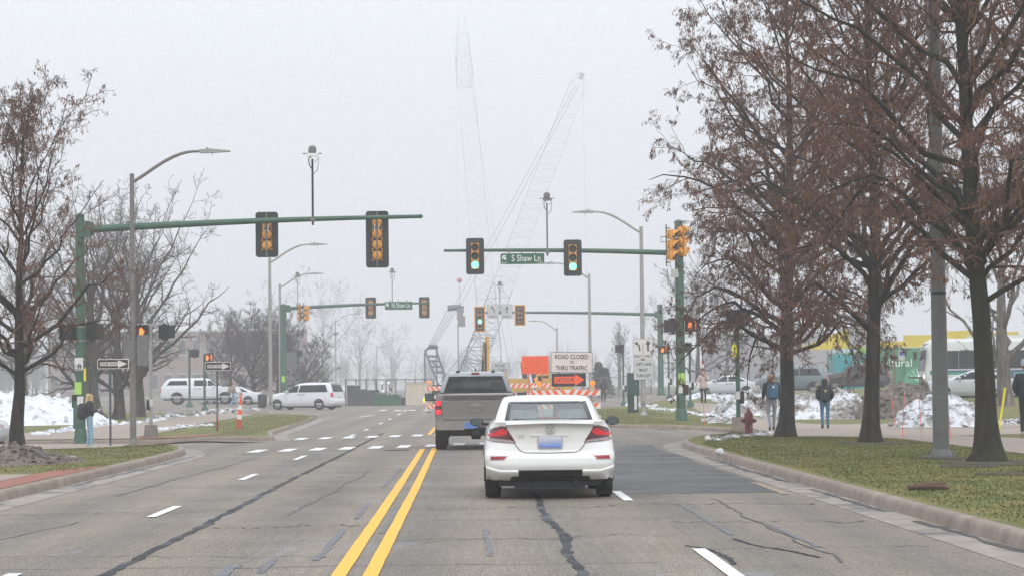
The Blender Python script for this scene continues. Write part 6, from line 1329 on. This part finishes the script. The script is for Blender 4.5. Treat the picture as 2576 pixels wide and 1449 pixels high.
c = Vector(pw)+Matrix.Rotation(R(-78), 3, 'Z') @ (Vector((0, .37, 1.26))*k); ph = thing('phone', 'dark phone held by the blond woman', 'phone', c, R(-78)); q = MB(); q.box((0, 0, 0), (.075, .15, .01), rx=.7); q.build('case', M_BLKP, ph, 0); q = MB(); q.box((0, -.004, .007), (.066, .135, .003), rx=.7); q.build('screen', pbr('phone_screen', (.03, .035, .045), .1), ph, 0)
p1 = foot(1942, 78.5, RAISE); t, k, _ = person('walker with wavy brown hair in a black jacket and grey joggers', p1, R(3), 1.80, M_DARKC, M_GREYP, M_SHOEB, M_BROWNH, .22, ('swingf', 'down'), hairlen=.1, jacket_len=.5, build=1.08)
backpack('blue backpack on the walker in grey joggers', t, k, M_BAGB, .34, .5, 1.2, -.22, M_LETW)
p2 = foot(2076, 80.5, RAISE); t, k, _ = person('walker in a black hooded coat and blue jeans seen from behind', p2, R(-4), 1.66, M_DARKC, M_JEAN2, M_SHOEB, M_BROWNH, .06, ('pocket', 'pocket'), hood=True, jacket_len=.58, coat_r=1.12)
backpack('small black backpack on the hooded walker', t, k, MATS['black_nylon'], .28, .44, 1.17, -.235, pbr('gold_badge', (.5, .42, .2), .5))
p3 = foot(2584, 62, RAISE); t, k, _ = person('person at the right edge with a white cap and dark blue coat', p3, R(-20), 1.86, M_NAVY, M_DARKC, M_SHOE, M_BROWNH, .1, ('pocket', 'down'), jacket_len=.62, coat_r=1.15)
cp = MB(); cp.lathe([(.118, 1.66), (.125, 1.72), (.1, 1.79), (.05, 1.825), (0, 1.83)], (0, 0, 0), n=14); cp.v = [(x*k, y*k, z*k+.03) for x, y, z in cp.v]; cp.build('knit_cap', pbr('pale_cap', (.45, .46, .56), .9), t, 60)
p4_ = foot(1770, 126, RAISE); t, k, _ = person('woman in a pale pink coat and black trousers walking towards us', p4_, R(176), 1.68, M_PINKC, M_DARKC, M_SHOEB, M_BROWNH, .08, ('face', 'out'), hairlen=.22, jacket_len=.68, coat_r=1.12)
sc_ = MB(); sc_.lathe([(.1, 0), (.13, .05), (.1, .1)], (0, 0, 1.44*k), n=12); sc_.build('scarf', pbr('brown_scarf', (.2, .14, .12), .9), t, 60)
p5_ = foot(588, 156, .05); t, k, _ = person('walker in a tan jacket and blue jeans in front of the white pickup', p5_, R(-82), 1.78, M_TANC, M_JEAN, M_SHOE, M_BROWNH, .3, ('swingf', 'swingb'), jacket_len=.52)
backpack('tan backpack on the walker by the white pickup', t, k, pbr('tan_nylon', (.25, .22, .18), .8), .32, .46, 1.2, -.2)
p6_ = foot(1518, 190, .0); t, k, _ = person('dark silhouetted pedestrian right of the striped barricade', p6_, R(175), 1.8, M_DARKC, M_DARKC, M_SHOEB, M_BROWNH, .05, ('down', 'down'), hood=True, jacket_len=.6, coat_r=1.2)
# ---------------------------------------------------------------- road works: barricades, signs, plant, cranes
def rail(parent, w, h, c, flip=False, m2=None, name='rail'):
    P = sub(parent, name, m2 or M_STRW, lambda b: b.box(c, (w, .03, h)), 0); n = max(4, int(round(w/.3))); p = w/n
    for i in range(n):
        x = c[0]-w/2+p*(i+.25); s = (1 if x < c[0] else -1) if not flip else flip
        dx = h*.75*s; x0, x1 = x-p*.22, x+p*.32
        pts = [(max(-w/2+c[0], min(w/2+c[0], a)), b) for a, b in ((x0+dx/2, -h/2+.006), (x1+dx/2, -h/2+.006), (x1-dx/2, h/2-.006), (x0-dx/2, h/2-.006))]
        if pts[1][0]-pts[0][0] > .02 or pts[2][0]-pts[3][0] > .02: sub(P, 'stripe', M_STRO, lambda b: b.prism(pts, (0, c[1]-.0155, c[2]), t=.003), 0)
    return P
def barricade(label, loc, w, rails=3, h=.2, rz=0, lamps=2, top=1.42, flip=False, group=None, red=False):
    t = thing('barricade', label, 'barricade', loc, rz, group)
    for s in (-1, 1):
        sub(t, 'upright', pbr('upright_orange', (.55, .13, .05), .6), lambda b: b.box((s*w*.37, .03, top/2+.03), (.045, .045, top+.06)), 0); sub(t, 'foot', M_GALVD, lambda b: b.box((s*w*.37, .03, .03), (.06, 1.2, .05)), 0)
    for k in range(rails): rail(t, w, h, (0, 0, top-h/2-k*(h+.27)), flip)
    for i in range(lamps):
        x = (-.37 if i == 0 else .39)*w
        L = sub(t, 'lamp', M_LAMPO, lambda b: b.lathe([(.0, -.035), (.09, -.03), (.1, 0), (.09, .03), (0, .035)], (x, 0, top+.235), (0, 1, 0), 16)); sub(L, 'battery_case', pbr('lamp_case', (.62, .36, .2), .6), lambda b: b.prism([(-.11, 0), (.11, 0), (.06, .14), (-.06, .14)], (x, .05, top+.005), t=.1), 40)
    return t
d = 91; z0 = gz(4, d)
B1 = barricade('front orange and white barricade with two round amber lamps, above the coupe roof', foot(1423, d), 2.6, 3, .215, 0, 2, at(1423, 980, d).z-z0)
def signboard(label, px0, px1, py0, py1, dd, edge, face, lines, lh, lw, colour=M_LETB, rz=0, posts=None, ry=0):
    c = at((px0+px1)/2, (py0+py1)/2, dd); w = (px1-px0)/FPX*dd; h = (py1-py0)/FPX*dd; t = thing('road_sign', label, 'road sign', (c.x, c.y, gz(c.x, c.y)), rz); t.rotation_euler = (0, ry, rz); zc = c.z-t.location.z
    P = plate(t, w, h, zc, edge, face, .03, 0, rim=.018)
    for (s_, fz, fw), hh in zip(lines, lh): text(s_, P, (0, -.0195, zc+fz*h), w*fw, h*hh, colour, bold=.015)
    if posts: sub(t, 'post', MATS['upright_orange'], lambda b: [b.box((s*w*posts, .04, zc/2-h*.25), (.05, .05, zc-h*.5)) for s in (-1, 1)], 0)
    return t, P, w, h, zc
T, P, w, h, zc = signboard('white sign reading ROAD CLOSED TO THRU TRAFFIC above the detour arrow', 1382, 1487, 885, 937, 92.2, M_SIGNB, pbr('sign_pinkish_white', (.68, .6, .56), .45, var=.05), [('ROAD CLOSED', .27, .80), ('TO', .01, .1), ('THRU TRAFFIC', -.27, .76)], (.22, .16, .22), None, ry=R(1.2))
sub(T, 'post', MATS['upright_orange'], lambda b: [b.box((s*w*.3, .05, (zc-.2)/2), (.05, .05, zc-.2)) for s in (-1, 1)], 0)
c = at(1431, 955, 92); t = thing('detour_sign', 'black sign with an orange arrow reading DETOUR pointing right', 'road sign', c, 0); w = 86/FPX*92; h = 33/FPX*92
P = plate(t, w, h, 0, M_SIGNB, M_SIGNB, .02, 0, rim=.01); sub(P, 'arrow', M_SIGNO, lambda b: b.prism([(-.43*w, -.25*h), (.18*w, -.27*h), (.18*w, -.46*h), (.45*w, 0), (.18*w, .46*h), (.18*w, .27*h), (-.43*w, .25*h)], (0, -.017, 0), t=.003), 0); text('DETOUR', P, (-.12*w, -.022, 0), w*.56, h*.3, M_LETB, bold=.0)
sub(t, 'post', MATS['upright_orange'], lambda b: [b.box((s*w*.36, .04, -h/2-.35), (.04, .04, .7)) for s in (-1, 1)], 0)
T, P, w, h, zc = signboard('plain orange notice board with faint red text left of the road closed sign', 1313, 1380, 895, 940, 112, M_SIGNO, M_SIGNO, [('BUSINESS ACCESS', .34, .5), ('OPEN DURING WORK', .17, .58), ('FOLLOW THE SIGNS', 0, .52), ('LOCAL TRAFFIC ONLY', -.17, .82), ('EXPECT LONG DELAYS', -.34, .82)] if False else [('- --- -----', .34, .5), ('--- ---- -- ---', .17, .58), ('- --- --- ---', 0, .52), ('------- -- -- -----', -.17, .82), ('----- - --------', -.34, .82)], (.03,)*5, None, pbr('faded_red_text', (.6, .07, .02), .6), posts=.25)
signboard('white ROAD CLOSED sign behind the grey pickup', 1238, 1279, 911, 938, 150, M_SIGNB, M_SIGNG, [('ROAD', .21, .62), ('CLOSED', -.21, .86)], (.3, .3), None, posts=.3)
barricade('far red and white barricade between pickup and coupe, left half', foot(1303, 136), 1.85*1.0, 3, .24, 0, 1, 1.62, flip=-1); barricade('far red and white barricade behind the front barricade', foot(1375, 140), 1.6, 3, .24, 0, 1, 1.6, flip=-1)
barricade('far barricade with orange lamps left of the grey pickup', foot(1104, 140), 1.5, 3, .24, R(15), 2, 1.5, flip=1)
def cone(label, px, dd, h=.9):
    p = foot(px, dd); t = thing('traffic_cone', label, 'traffic cone', p, 0, 'orange cones among the barricades'); sub(t, 'base', M_SIGNO, lambda b: b.box((0, 0, .025), (.38, .38, .05)), 0); sub(t, 'cone', M_SIGNO, lambda b: b.lathe([(.15, .05), (.03, h), (0, h)], n=14)); sub(t, 'collar', M_STRW, lambda b: b.lathe([(.1, h*.5), (.08, h*.68)], n=14))
cone('orange cone standing between the pickup mirror and the front barricade', 1340, 118, 1.15); cone('orange cone just behind the front barricade', 1403, 116, 1.2)
M_CRANEM = pbr('crane_haze_mid', (.19, .215, .24), .6, var=.1)  # lowest boom section, darker: less haze put into its colour
def lattice(t, a, b, w0, w1, n, m, rc=.07, rb=.035, sec='boom_section', up=Vector((0, 0, 1)), split=4, taper_end=.0):
    a, b = Vector(a), Vector(b); T = (b-a).normalized(); u = T.cross(Vector((0, 1, 0))).normalized(); v = T.cross(u); L = (b-a).length
    def wd(s):
        w = lerp(w0, w1, s)
        if s < .07: w *= .35+.65*s/.07
        if taper_end and s > 1-taper_end: w *= .45+.55*(1-s)/taper_end
        return w
    def pt(s, i, j): w = wd(s)/2; return a+T*L*s+u*(i*w)+v*(j*w)
    cs = [(-1, -1), (1, -1), (1, 1), (-1, 1)]
    for q in range(split):
        mb = MB(); n0, n1 = n*q//split, n*(q+1)//split
        for i, j in cs: mb.tube([pt(k/n, i, j) for k in range(n0, n1+1)], [rc*(1-.62*k/n) for k in range(n0, n1+1)], 5, caps=False)  # members thin towards the tip to imitate the boom fading into haze
        for k in range(n0, n1):
            s0, s1 = k/n, (k+1)/n
            for f in range(4):
                c0, c1 = cs[f], cs[(f+1) % 4]; A, B = (c0, c1) if k % 2 else (c1, c0); mb.tube([pt(s0, *A), pt(s1, *B)], rb*(1-.6*s0), 4, caps=False)
                if k % 4 == 0: mb.tube([pt(s0, *c0), pt(s0, *c1)], rb*(1-.6*s0), 4, caps=False)
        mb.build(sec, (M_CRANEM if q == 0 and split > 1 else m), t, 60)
# nearer crane: boom leaning right, gantry mast at left, pendants over the top
dc = 300; base = foot(1165, dc); cr = thing('crawler_crane', 'blue grey lattice crane with its boom leaning to the right', 'crane', base); W2 = lambda px, py, dy=0: at(px, py, dc+dy)-base
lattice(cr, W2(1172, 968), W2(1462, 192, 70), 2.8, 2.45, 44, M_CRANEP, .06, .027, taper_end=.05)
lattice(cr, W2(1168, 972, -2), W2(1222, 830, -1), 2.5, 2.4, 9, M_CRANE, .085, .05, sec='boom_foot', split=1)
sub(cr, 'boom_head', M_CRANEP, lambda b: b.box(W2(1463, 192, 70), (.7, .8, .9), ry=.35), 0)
def gantry(b):
    for dy in (-1, 1):
        pass
    A0, A1 = W2(1072, 880), W2(1122, 965); B0, B1 = W2(1098, 885, 1.6), W2(1118, 955, 1.6)
    b.tube([W2(1070, 884), W2(1104, 972)], .15, 6); b.tube([W2(1098, 884), W2(1128, 968)], .15, 6); b.tube([W2(1068, 886, 1), W2(1071, 1010, 1)], .11, 6); b.tube([W2(1098, 886, 1), W2(1100, 1010, 1)], .1, 6)
    for y in (896, 908, 922, 936): x = 1072+(y-884)*.39; b.tube([W2(x+1, y), W2(x+26, y)], .15, 5); 
    b.tube([W2(1086, 908), W2(1100, 922)], .11, 5); b.tube([W2(1068, 884), W2(1084, 869), W2(1100, 872), W2(1098, 886)], [.14, .2, .2, .14], 7); b.tube([W2(1078, 872, .5), W2(1098, 872, .5)], .3, 10)
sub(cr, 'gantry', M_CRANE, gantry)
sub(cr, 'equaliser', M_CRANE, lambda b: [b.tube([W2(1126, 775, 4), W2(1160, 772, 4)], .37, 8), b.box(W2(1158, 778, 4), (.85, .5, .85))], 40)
def pend(b):
    for o in (-6, -1, 4, 9): b.tube([W2(1085+o, 870), W2(1136+o*1.6, 778, 4)], .05, 4, caps=False)
    for o in (0, 9): b.tube([W2(1142+o*1.6, 772, 4), W2(1448+o, 215, 54)], .03, 4, caps=False)
    for o in (0, 7): b.tube([W2(1090+o*5, 985), W2(1196+o, 845)], .04, 4, caps=False)
    b.tube([W2(1466, 196, 70), W2(1480, 900, 70)], .01, 4, caps=False)
sub(cr, 'pendant_cables', M_CABLE, pend)
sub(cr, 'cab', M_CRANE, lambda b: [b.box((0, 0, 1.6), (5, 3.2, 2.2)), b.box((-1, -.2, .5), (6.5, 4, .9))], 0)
for s in (-1, 1): sub(cr, 'track', M_UNDER, lambda b: b.prism(rrect(7, 1.1, .5), (0, s*2.2, .55), t=.8), 40)
t = thing('hook_block', 'grey hook block with a cable hanging left of the lattice booms', 'hook', at(1157, 800, 296)); q = lambda px, py: at(px, py, 296)-t.location
sub(t, 'block', pbr('block_grey', (.2, .2, .21), .6), lambda b: [b.box(q(1157, 790), (.75, .6, 1.4)), b.box(q(1161, 808), (.8, .5, 1.3), rz=.2)], 0); sub(t, 'cable', M_CABLE, lambda b: [b.tube([q(1156, 705), q(1157, 785)], .025, 4), b.tube([q(1152, 815), q(1154, 1000)], .07, 5)]); sub(t, 'ball', pbr('faded_red', (.45, .2, .2), .5), lambda b: b.lathe([(0, -.33), (.27, -.2), (.33, 0), (.27, .2), (0, .33)], q(1156, 705), n=12))
# farther crane, nearly lost in the fog
dc2 = 600; base2 = foot(1250, dc2); cr2 = thing('crawler_crane', 'faint upright lattice crane almost lost in the fog behind the leaning one', 'crane', base2); W3 = lambda px, py, dy=0: at(px, py, dc2+dy)-base2
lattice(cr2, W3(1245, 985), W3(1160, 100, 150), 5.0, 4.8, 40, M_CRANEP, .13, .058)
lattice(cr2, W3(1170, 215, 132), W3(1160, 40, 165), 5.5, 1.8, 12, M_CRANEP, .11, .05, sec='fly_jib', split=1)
sub(cr2, 'pendant_cables', M_CABLE, lambda b: [b.tube([W3(1300, 940), W3(1170, 120, 148)], .03, 4), b.tube([W3(1146, 60, 160), W3(1150, 690, 160)], .025, 4), b.tube([W3(1285, 940), W3(1262, 820)], .06, 4)])
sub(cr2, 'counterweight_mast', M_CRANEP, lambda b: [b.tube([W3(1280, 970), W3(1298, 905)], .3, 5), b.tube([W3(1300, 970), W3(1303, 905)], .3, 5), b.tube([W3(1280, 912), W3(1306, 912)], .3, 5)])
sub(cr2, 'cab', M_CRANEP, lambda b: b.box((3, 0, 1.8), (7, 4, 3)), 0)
for s in (-1, 1): sub(cr2, 'track', M_UNDER, lambda b: b.prism(rrect(9, 1.4, .6), (0, s*3, .7), t=1), 40)
# yellow excavators
def excavator(label, px, dd, arm, body_off=2.0, sc=1.0):
    p = foot(px, dd); t = thing('excavator', label, 'excavator', p); q = lambda a, b, y=0: at(a, b, dd+y)-p
    for a in arm: sub(t, a[0], a[3], lambda b: b.box((q(*a[1])+q(*a[2]))/2, (a[4], .45, (q(*a[2])-q(*a[1])).length), ry=math.atan2((q(*a[2])-q(*a[1])).x, (q(*a[2])-q(*a[1])).z), tx=a[5]), 0)
    sub(t, 'house', M_EXC, lambda b: [b.box((body_off, 0, 1.45), (3.0*sc, 2.4, .9), tx=.8), b.box((body_off-.9, -.6, 1.6), (1.1, 1.1, 1.3), tx=.8)], 0); sub(t, 'cab_window', M_GLASSD, lambda b: b.box((body_off-.9, -1.16, 1.7), (.7, .02, .7)), 0)
    for s in (-1, 1): sub(t, 'track', M_UNDER, lambda b: b.prism(rrect(4*sc, .9, .42), (body_off, s*1.1+.3, .5), t=.6), 40)
    return t
excavator('yellow excavator with its arm folded upright behind the grey pickup', 1222, 178, [('stick', (1226, 940), (1225, 846), M_EXC, .36, .8), ('boom', (1218, 960), (1219, 860), pbr('machine_brown', (.2, .13, .05), .6), .4, .7), ('ram', (1213, 950), (1215, 905), M_BLK, .16, 1)], .3)
excavator('yellow loader with a black jointed arm beside the orange notice board', 1285, 170, [('boom', (1326, 985), (1316, 918), M_BLK, .42, .8), ('bucket_arm', (1309, 916), (1322, 914), M_EXC, .3, 1), ('stick', (1352, 985), (1341, 935), M_BLK, .4, .8)], .2, .9)
excavator('low yellow machine behind the detour arrow sign', 1415, 165, [('boom', (1375, 978), (1352, 938), M_BLK, .36, .8)], -.4, .8)
# fence, skip, tank, tower lamps beyond the crossing
p = foot(870, 186); pe = foot(1092, 196); t = thing('chain_link_fence', 'long chain link fence across the closed road beyond the minivan', 'fence', p); D = pe-p; n = 9
for i in range(n+1): sub(t, 'post', M_POST, lambda b: b.tube([D*i/n, D*i/n+Vector((0, 0, 2.05+.0))], .045, 6))
for i in range(n): sub(t, 'top_rail', M_POST, lambda b: b.tube([D*i/n+Vector((0, 0, 2.0)), D*(i+1)/n+Vector((0, 0, 2.0))], .035, 5)); sub(t, 'bottom_rail', M_POST, lambda b: b.tube([D*i/n+Vector((0, 0, .1)), D*(i+1)/n+Vector((0, 0, .1))], .025, 4))
def mesh_w(b):
    L = D.length; k = int(L/.22)
    for i in range(k):
        for s in (0, 1): a, c = (i, i+9) if s else (i+9, i); b.tube([D*min(1, a/k)+Vector((0, 0, .1)), D*min(1, c/k)+Vector((0, 0, 2.0))], .008, 3, caps=False)
sub(t, 'chain_mesh', M_GALVD, mesh_w, 0)['kind'] = 'stuff'
pr = foot(1490, 205); pr2 = foot(1640, 215); t = thing('construction_fence', 'hazy wire fence behind the utility cabinet', 'fence', pr); D2 = pr2-pr
for i in range(8): sub(t, 'post', M_GALVD, lambda b: b.tube([D2*i/7, D2*i/7+Vector((0, 0, 1.9))], .04, 5))
sub(t, 'rail', M_GALVD, lambda b: [b.tube([Vector((0, 0, z)), D2+Vector((0, 0, z))], .03, 4) for z in (.2, 1.85)]); D = D2; sub(t, 'chain_mesh', M_GALVD, mesh_w, 0)['kind'] = 'stuff'
p = foot(882, 192); t = thing('silt_fence', 'dark sagging fabric barrier in front of the chain link fence', 'barrier', p); r0 = random.Random(4)
sub(t, 'fabric', pbr('dark_fabric', (.05, .055, .06), .9, var=.4, scale=3), lambda b: [b.box((i*.5, .3*math.sin(i*1.3), .75-.062*i+.1*math.sin(i*2)), (.52, .05, 1.7-.12*i), rz=.15*math.sin(i)) for i in range(10)], 0)
p = foot(970, 182); t = thing('skip', 'low green skip standing at the foot of the fence', 'skip', p); gm = pbr('skip_green', (.03, .12, .065), .6, var=.2); sub(t, 'container', gm, lambda b: b.box((.1, 0, .4), (1.9, 1.4, .7), tx=1.06), 0); sub(t, 'rim', gm, lambda b: b.box((.1, 0, .75), (2.1, 1.55, .08)), 0)
for i in range(5): sub(t, 'rib', gm, lambda b: b.box((-.65+.38*i, -.72, .4), (.06, .06, .66)), 0)
p = foot(1047, 192); t = thing('storage_tank', 'cream square tank behind the fence left of the pickup mirror', 'tank', p); sub(t, 'tank', pbr('cream_paint', (.55, .5, .4), .6), lambda b: b.box((.2, 0, .85), (2.0, 1.4, 1.7)), 0); sub(t, 'lid', MATS['cream_paint'], lambda b: b.box((.2, 0, 1.74), (2.1, 1.5, .08)), 0); sub(t, 'frame', M_BLK, lambda b: [b.box((1.7, 0, 1.1), (.9, 1, .9)), b.box((2.4, 0, .9), (.12, 1, 1.5), ry=.4)], 0)
for px, lab in ((962, 'work light stand with two white lamps behind the fence'), (980, 'work light stand with a red flag behind the fence')):
    p = foot(px, 200); t = thing('work_light', lab, 'work light', p); sub(t, 'stand', M_BLK, lambda b: b.tube([(0, 0, 0), (0, 0, 1.7)], .05, 5)); sub(t, 'lamp', emis('white_lamp', (1, 1, 1), .4, (.8, .8, .8)) if 'white_lamp' not in bpy.data.materials else bpy.data.materials['white_lamp'], lambda b: [b.lathe([(0, -.14), (.13, 0), (0, .14)], (sx*.05, 0, zz), n=8) for sx, zz in ((-1, 1.75), (1, 1.1))])
    if px == 980: sub(t, 'flag', M_TAILR, lambda b: [b.box((.12, -.1, 1.2), (.18, .04, .3)), b.box((-.1, 0, .2), (.9, .8, .4))], 0)
# portable cabin, mural wall and buildings
p = foot(2092, 172); t = thing('portable_cabin', 'bright teal portable toilet cabin behind the snow bank', 'cabin', p); tl_ = pbr('teal_plastic', (.015, .32, .33), .5, var=.08); w = 110/FPX*172; zt = at(2092, 888, 172).z-p.z+.15
sub(t, 'wall', tl_, lambda b: b.box((w/2, .6, zt/2-.1), (w, 1.3, zt-.2)), 0); sub(t, 'roof', pbr('pale_roof', (.45, .6, .62), .5), lambda b: b.box((w/2-.5, .6, zt+.02), (w*.55, 1.4, .25), tx=.9), 0); sub(t, 'corner_post', M_GALVD, lambda b: [b.box((x, -.07, zt/2), (.12, .05, zt)) for x in (-.25, 0.02, w*.6)], 0); sub(t, 'door', pbr('teal_door', (.012, .26, .28), .5), lambda b: b.box((w*.3, -.065, zt*.45), (w*.5, .03, zt*.8)), 0)
def mural():
    dm = 184; t = thing('mural_wall', 'long wall painted green with yellow above, white word cultural on it', 'mural', foot(2120, dm)); q = lambda px, py, y=0: at(px, py, dm+y)-t.location
    grn = pbr('mural_green', (.035, .2, .085), .6, var=.2, scale=.6); yel = pbr('mural_yellow', (.62, .48, .04), .6, var=.08, scale=.6); lime = pbr('mural_lime', (.22, .5, .08), .6, var=.12, scale=.6)
    def pan(px0, px1, py0, py1, y=0):
        a, b = q(px0, py1), q(px1, py0); return lambda m: m.box(((a.x+b.x)/2, y, (a.z+b.z)/2), (b.x-a.x, .3, b.z-a.z))
    for k in range(6): sub(t, 'green_panel', lime if k == 0 else grn, pan(2130+k*72.0, 2201.5+k*72, 874, 1000), 0)
    ytop = [870, 858, 842, 832, 830, 834]
    for k in range(6): sub(t, 'yellow_panel', yel, pan(2130+k*72.0, 2201.5+k*72, ytop[k], 873.4, .02), 0)
    sub(t, 'yellow_fin', yel, lambda b: b.prism([(0, 0), (4.2, 0), (4.2, 1.6)], q(1996, 880, 2), t=.3), 0)
    lt = text('cultural', t, q(2250, 912)+Vector((0, -.2, 0)), 86/FPX*dm, 20/FPX*dm, pbr('mural_letter', (.6, .75, .62), .6), bold=.01)
    fan = sub(t, 'painted_fan', pbr('mural_pale_green', (.08, .32, .17), .6), lambda b: b.prism([(1.2*math.cos(a), 1.2*math.sin(a)) for a in [PI*i/16 for i in range(17)]], q(2312, 962)+Vector((0, -.16, 0)), t=.01), 0)
    for i in range(7): a = PI*(i+.8)/8.6; sub(fan, 'ray', MATS['mural_letter'], lambda b: b.tube([q(2312, 961)+Vector((0, -.18, 0)), q(2312, 961)+Vector((1.0*math.cos(a), -.18, 1.0*math.sin(a)))], .03, 4), 0)
mural()
def building(label, px0, px1, pytop, dd, m, floors=3, nwin=14, depth=14, wm=None, zb=-.5, win=True):
    a, b = at(px0, pytop, dd), at(px1, pytop, dd); H = a.z-zb; t = thing('building', label, 'building', ((a.x+b.x)/2, dd+depth/2, zb)); w = b.x-a.x
    sub(t, 'wall', m, lambda q: q.box((0, 0, H/2), (w, depth, H)), 0); sub(t, 'roof', pbr('roof_pale', (.4, .4, .41), .7), lambda q: q.box((0, 0, H+.12), (w+.6, depth+.6, .24)), 0)
    if win:
        wm = wm or M_GLASSD; fh = H/floors
        for f in range(floors):
            for i in range(nwin):
                x = -w/2+w*(i+.5)/nwin; W_ = sub(t, 'window', pbr('window_frame', (.3, .3, .3), .6), lambda q: q.box((x, -depth/2-.01, fh*(f+.55)), (w/nwin*.62, .1, fh*.5)), 0); sub(W_, 'pane', wm, lambda q: q.box((x, -depth/2-.04, fh*(f+.55)), (w/nwin*.54, .06, fh*.42)), 0)
    return t
building('brick building in fog behind the white pickup', 120, 760, 838, 470, pbr('brick_red', (.2, .115, .1), .85, var=.2), 2, 18)
building('pale grey building behind the silver sedan and the portable cabin', 1790, 2190, 845, 330, pbr('grey_render', (.3, .3, .31), .8, var=.06), 1, 8, win=False)
p = foot(1770, 200); pe = foot(2000, 205); t = thing('chain_link_fence', 'hazy fence line behind the silver sedan', 'fence', p); D = pe-p
for i in range(9): sub(t, 'post', M_GALVD, lambda b: b.tube([D*i/8, D*i/8+Vector((0, 0, 2.2))], .04, 5))
sub(t, 'rail', M_GALVD, lambda b: b.tube([Vector((0, 0, 2.15)), D+Vector((0, 0, 2.15))], .035, 4)); sub(t, 'chain_mesh', M_GALVD, mesh_w, 0)['kind'] = 'stuff'
p = foot(660, 172); t = thing('litter_bin', 'dark bin beside the end of the left island', 'bin', p); sub(t, 'drum', M_BLK, lambda b: b.lathe([(.27, 0), (.33, .5), (.33, .75), (.3, .85)], n=14)); sub(t, 'lid', M_BLK, lambda b: b.lathe([(.34, .83), (.3, .93), (0, 1.0)], n=14))
# ---------------------------------------------------------------- the fog
hz = MB(); hz.box((0, 555, 68.0), (1060, 1210, 139)); HZo = hz.build('haze', [], None, 0); HZo['kind'] = 'stuff'
m = bpy.data.materials.new('fog'); m.use_nodes = True; tt = m.node_tree; tt.nodes.clear(); oo = tt.nodes.new('ShaderNodeOutputMaterial'); pv = tt.nodes.new('ShaderNodeVolumePrincipled'); pv.inputs['Color'].default_value = (.84, .85, .87, 1); pv.inputs['Density'].default_value = .0013; pv.inputs['Anisotropy'].default_value = .1
tt.links.new(pv.outputs[0], oo.inputs['Volume']); HZo.data.materials.append(m); HZo.display_type = 'WIRE'
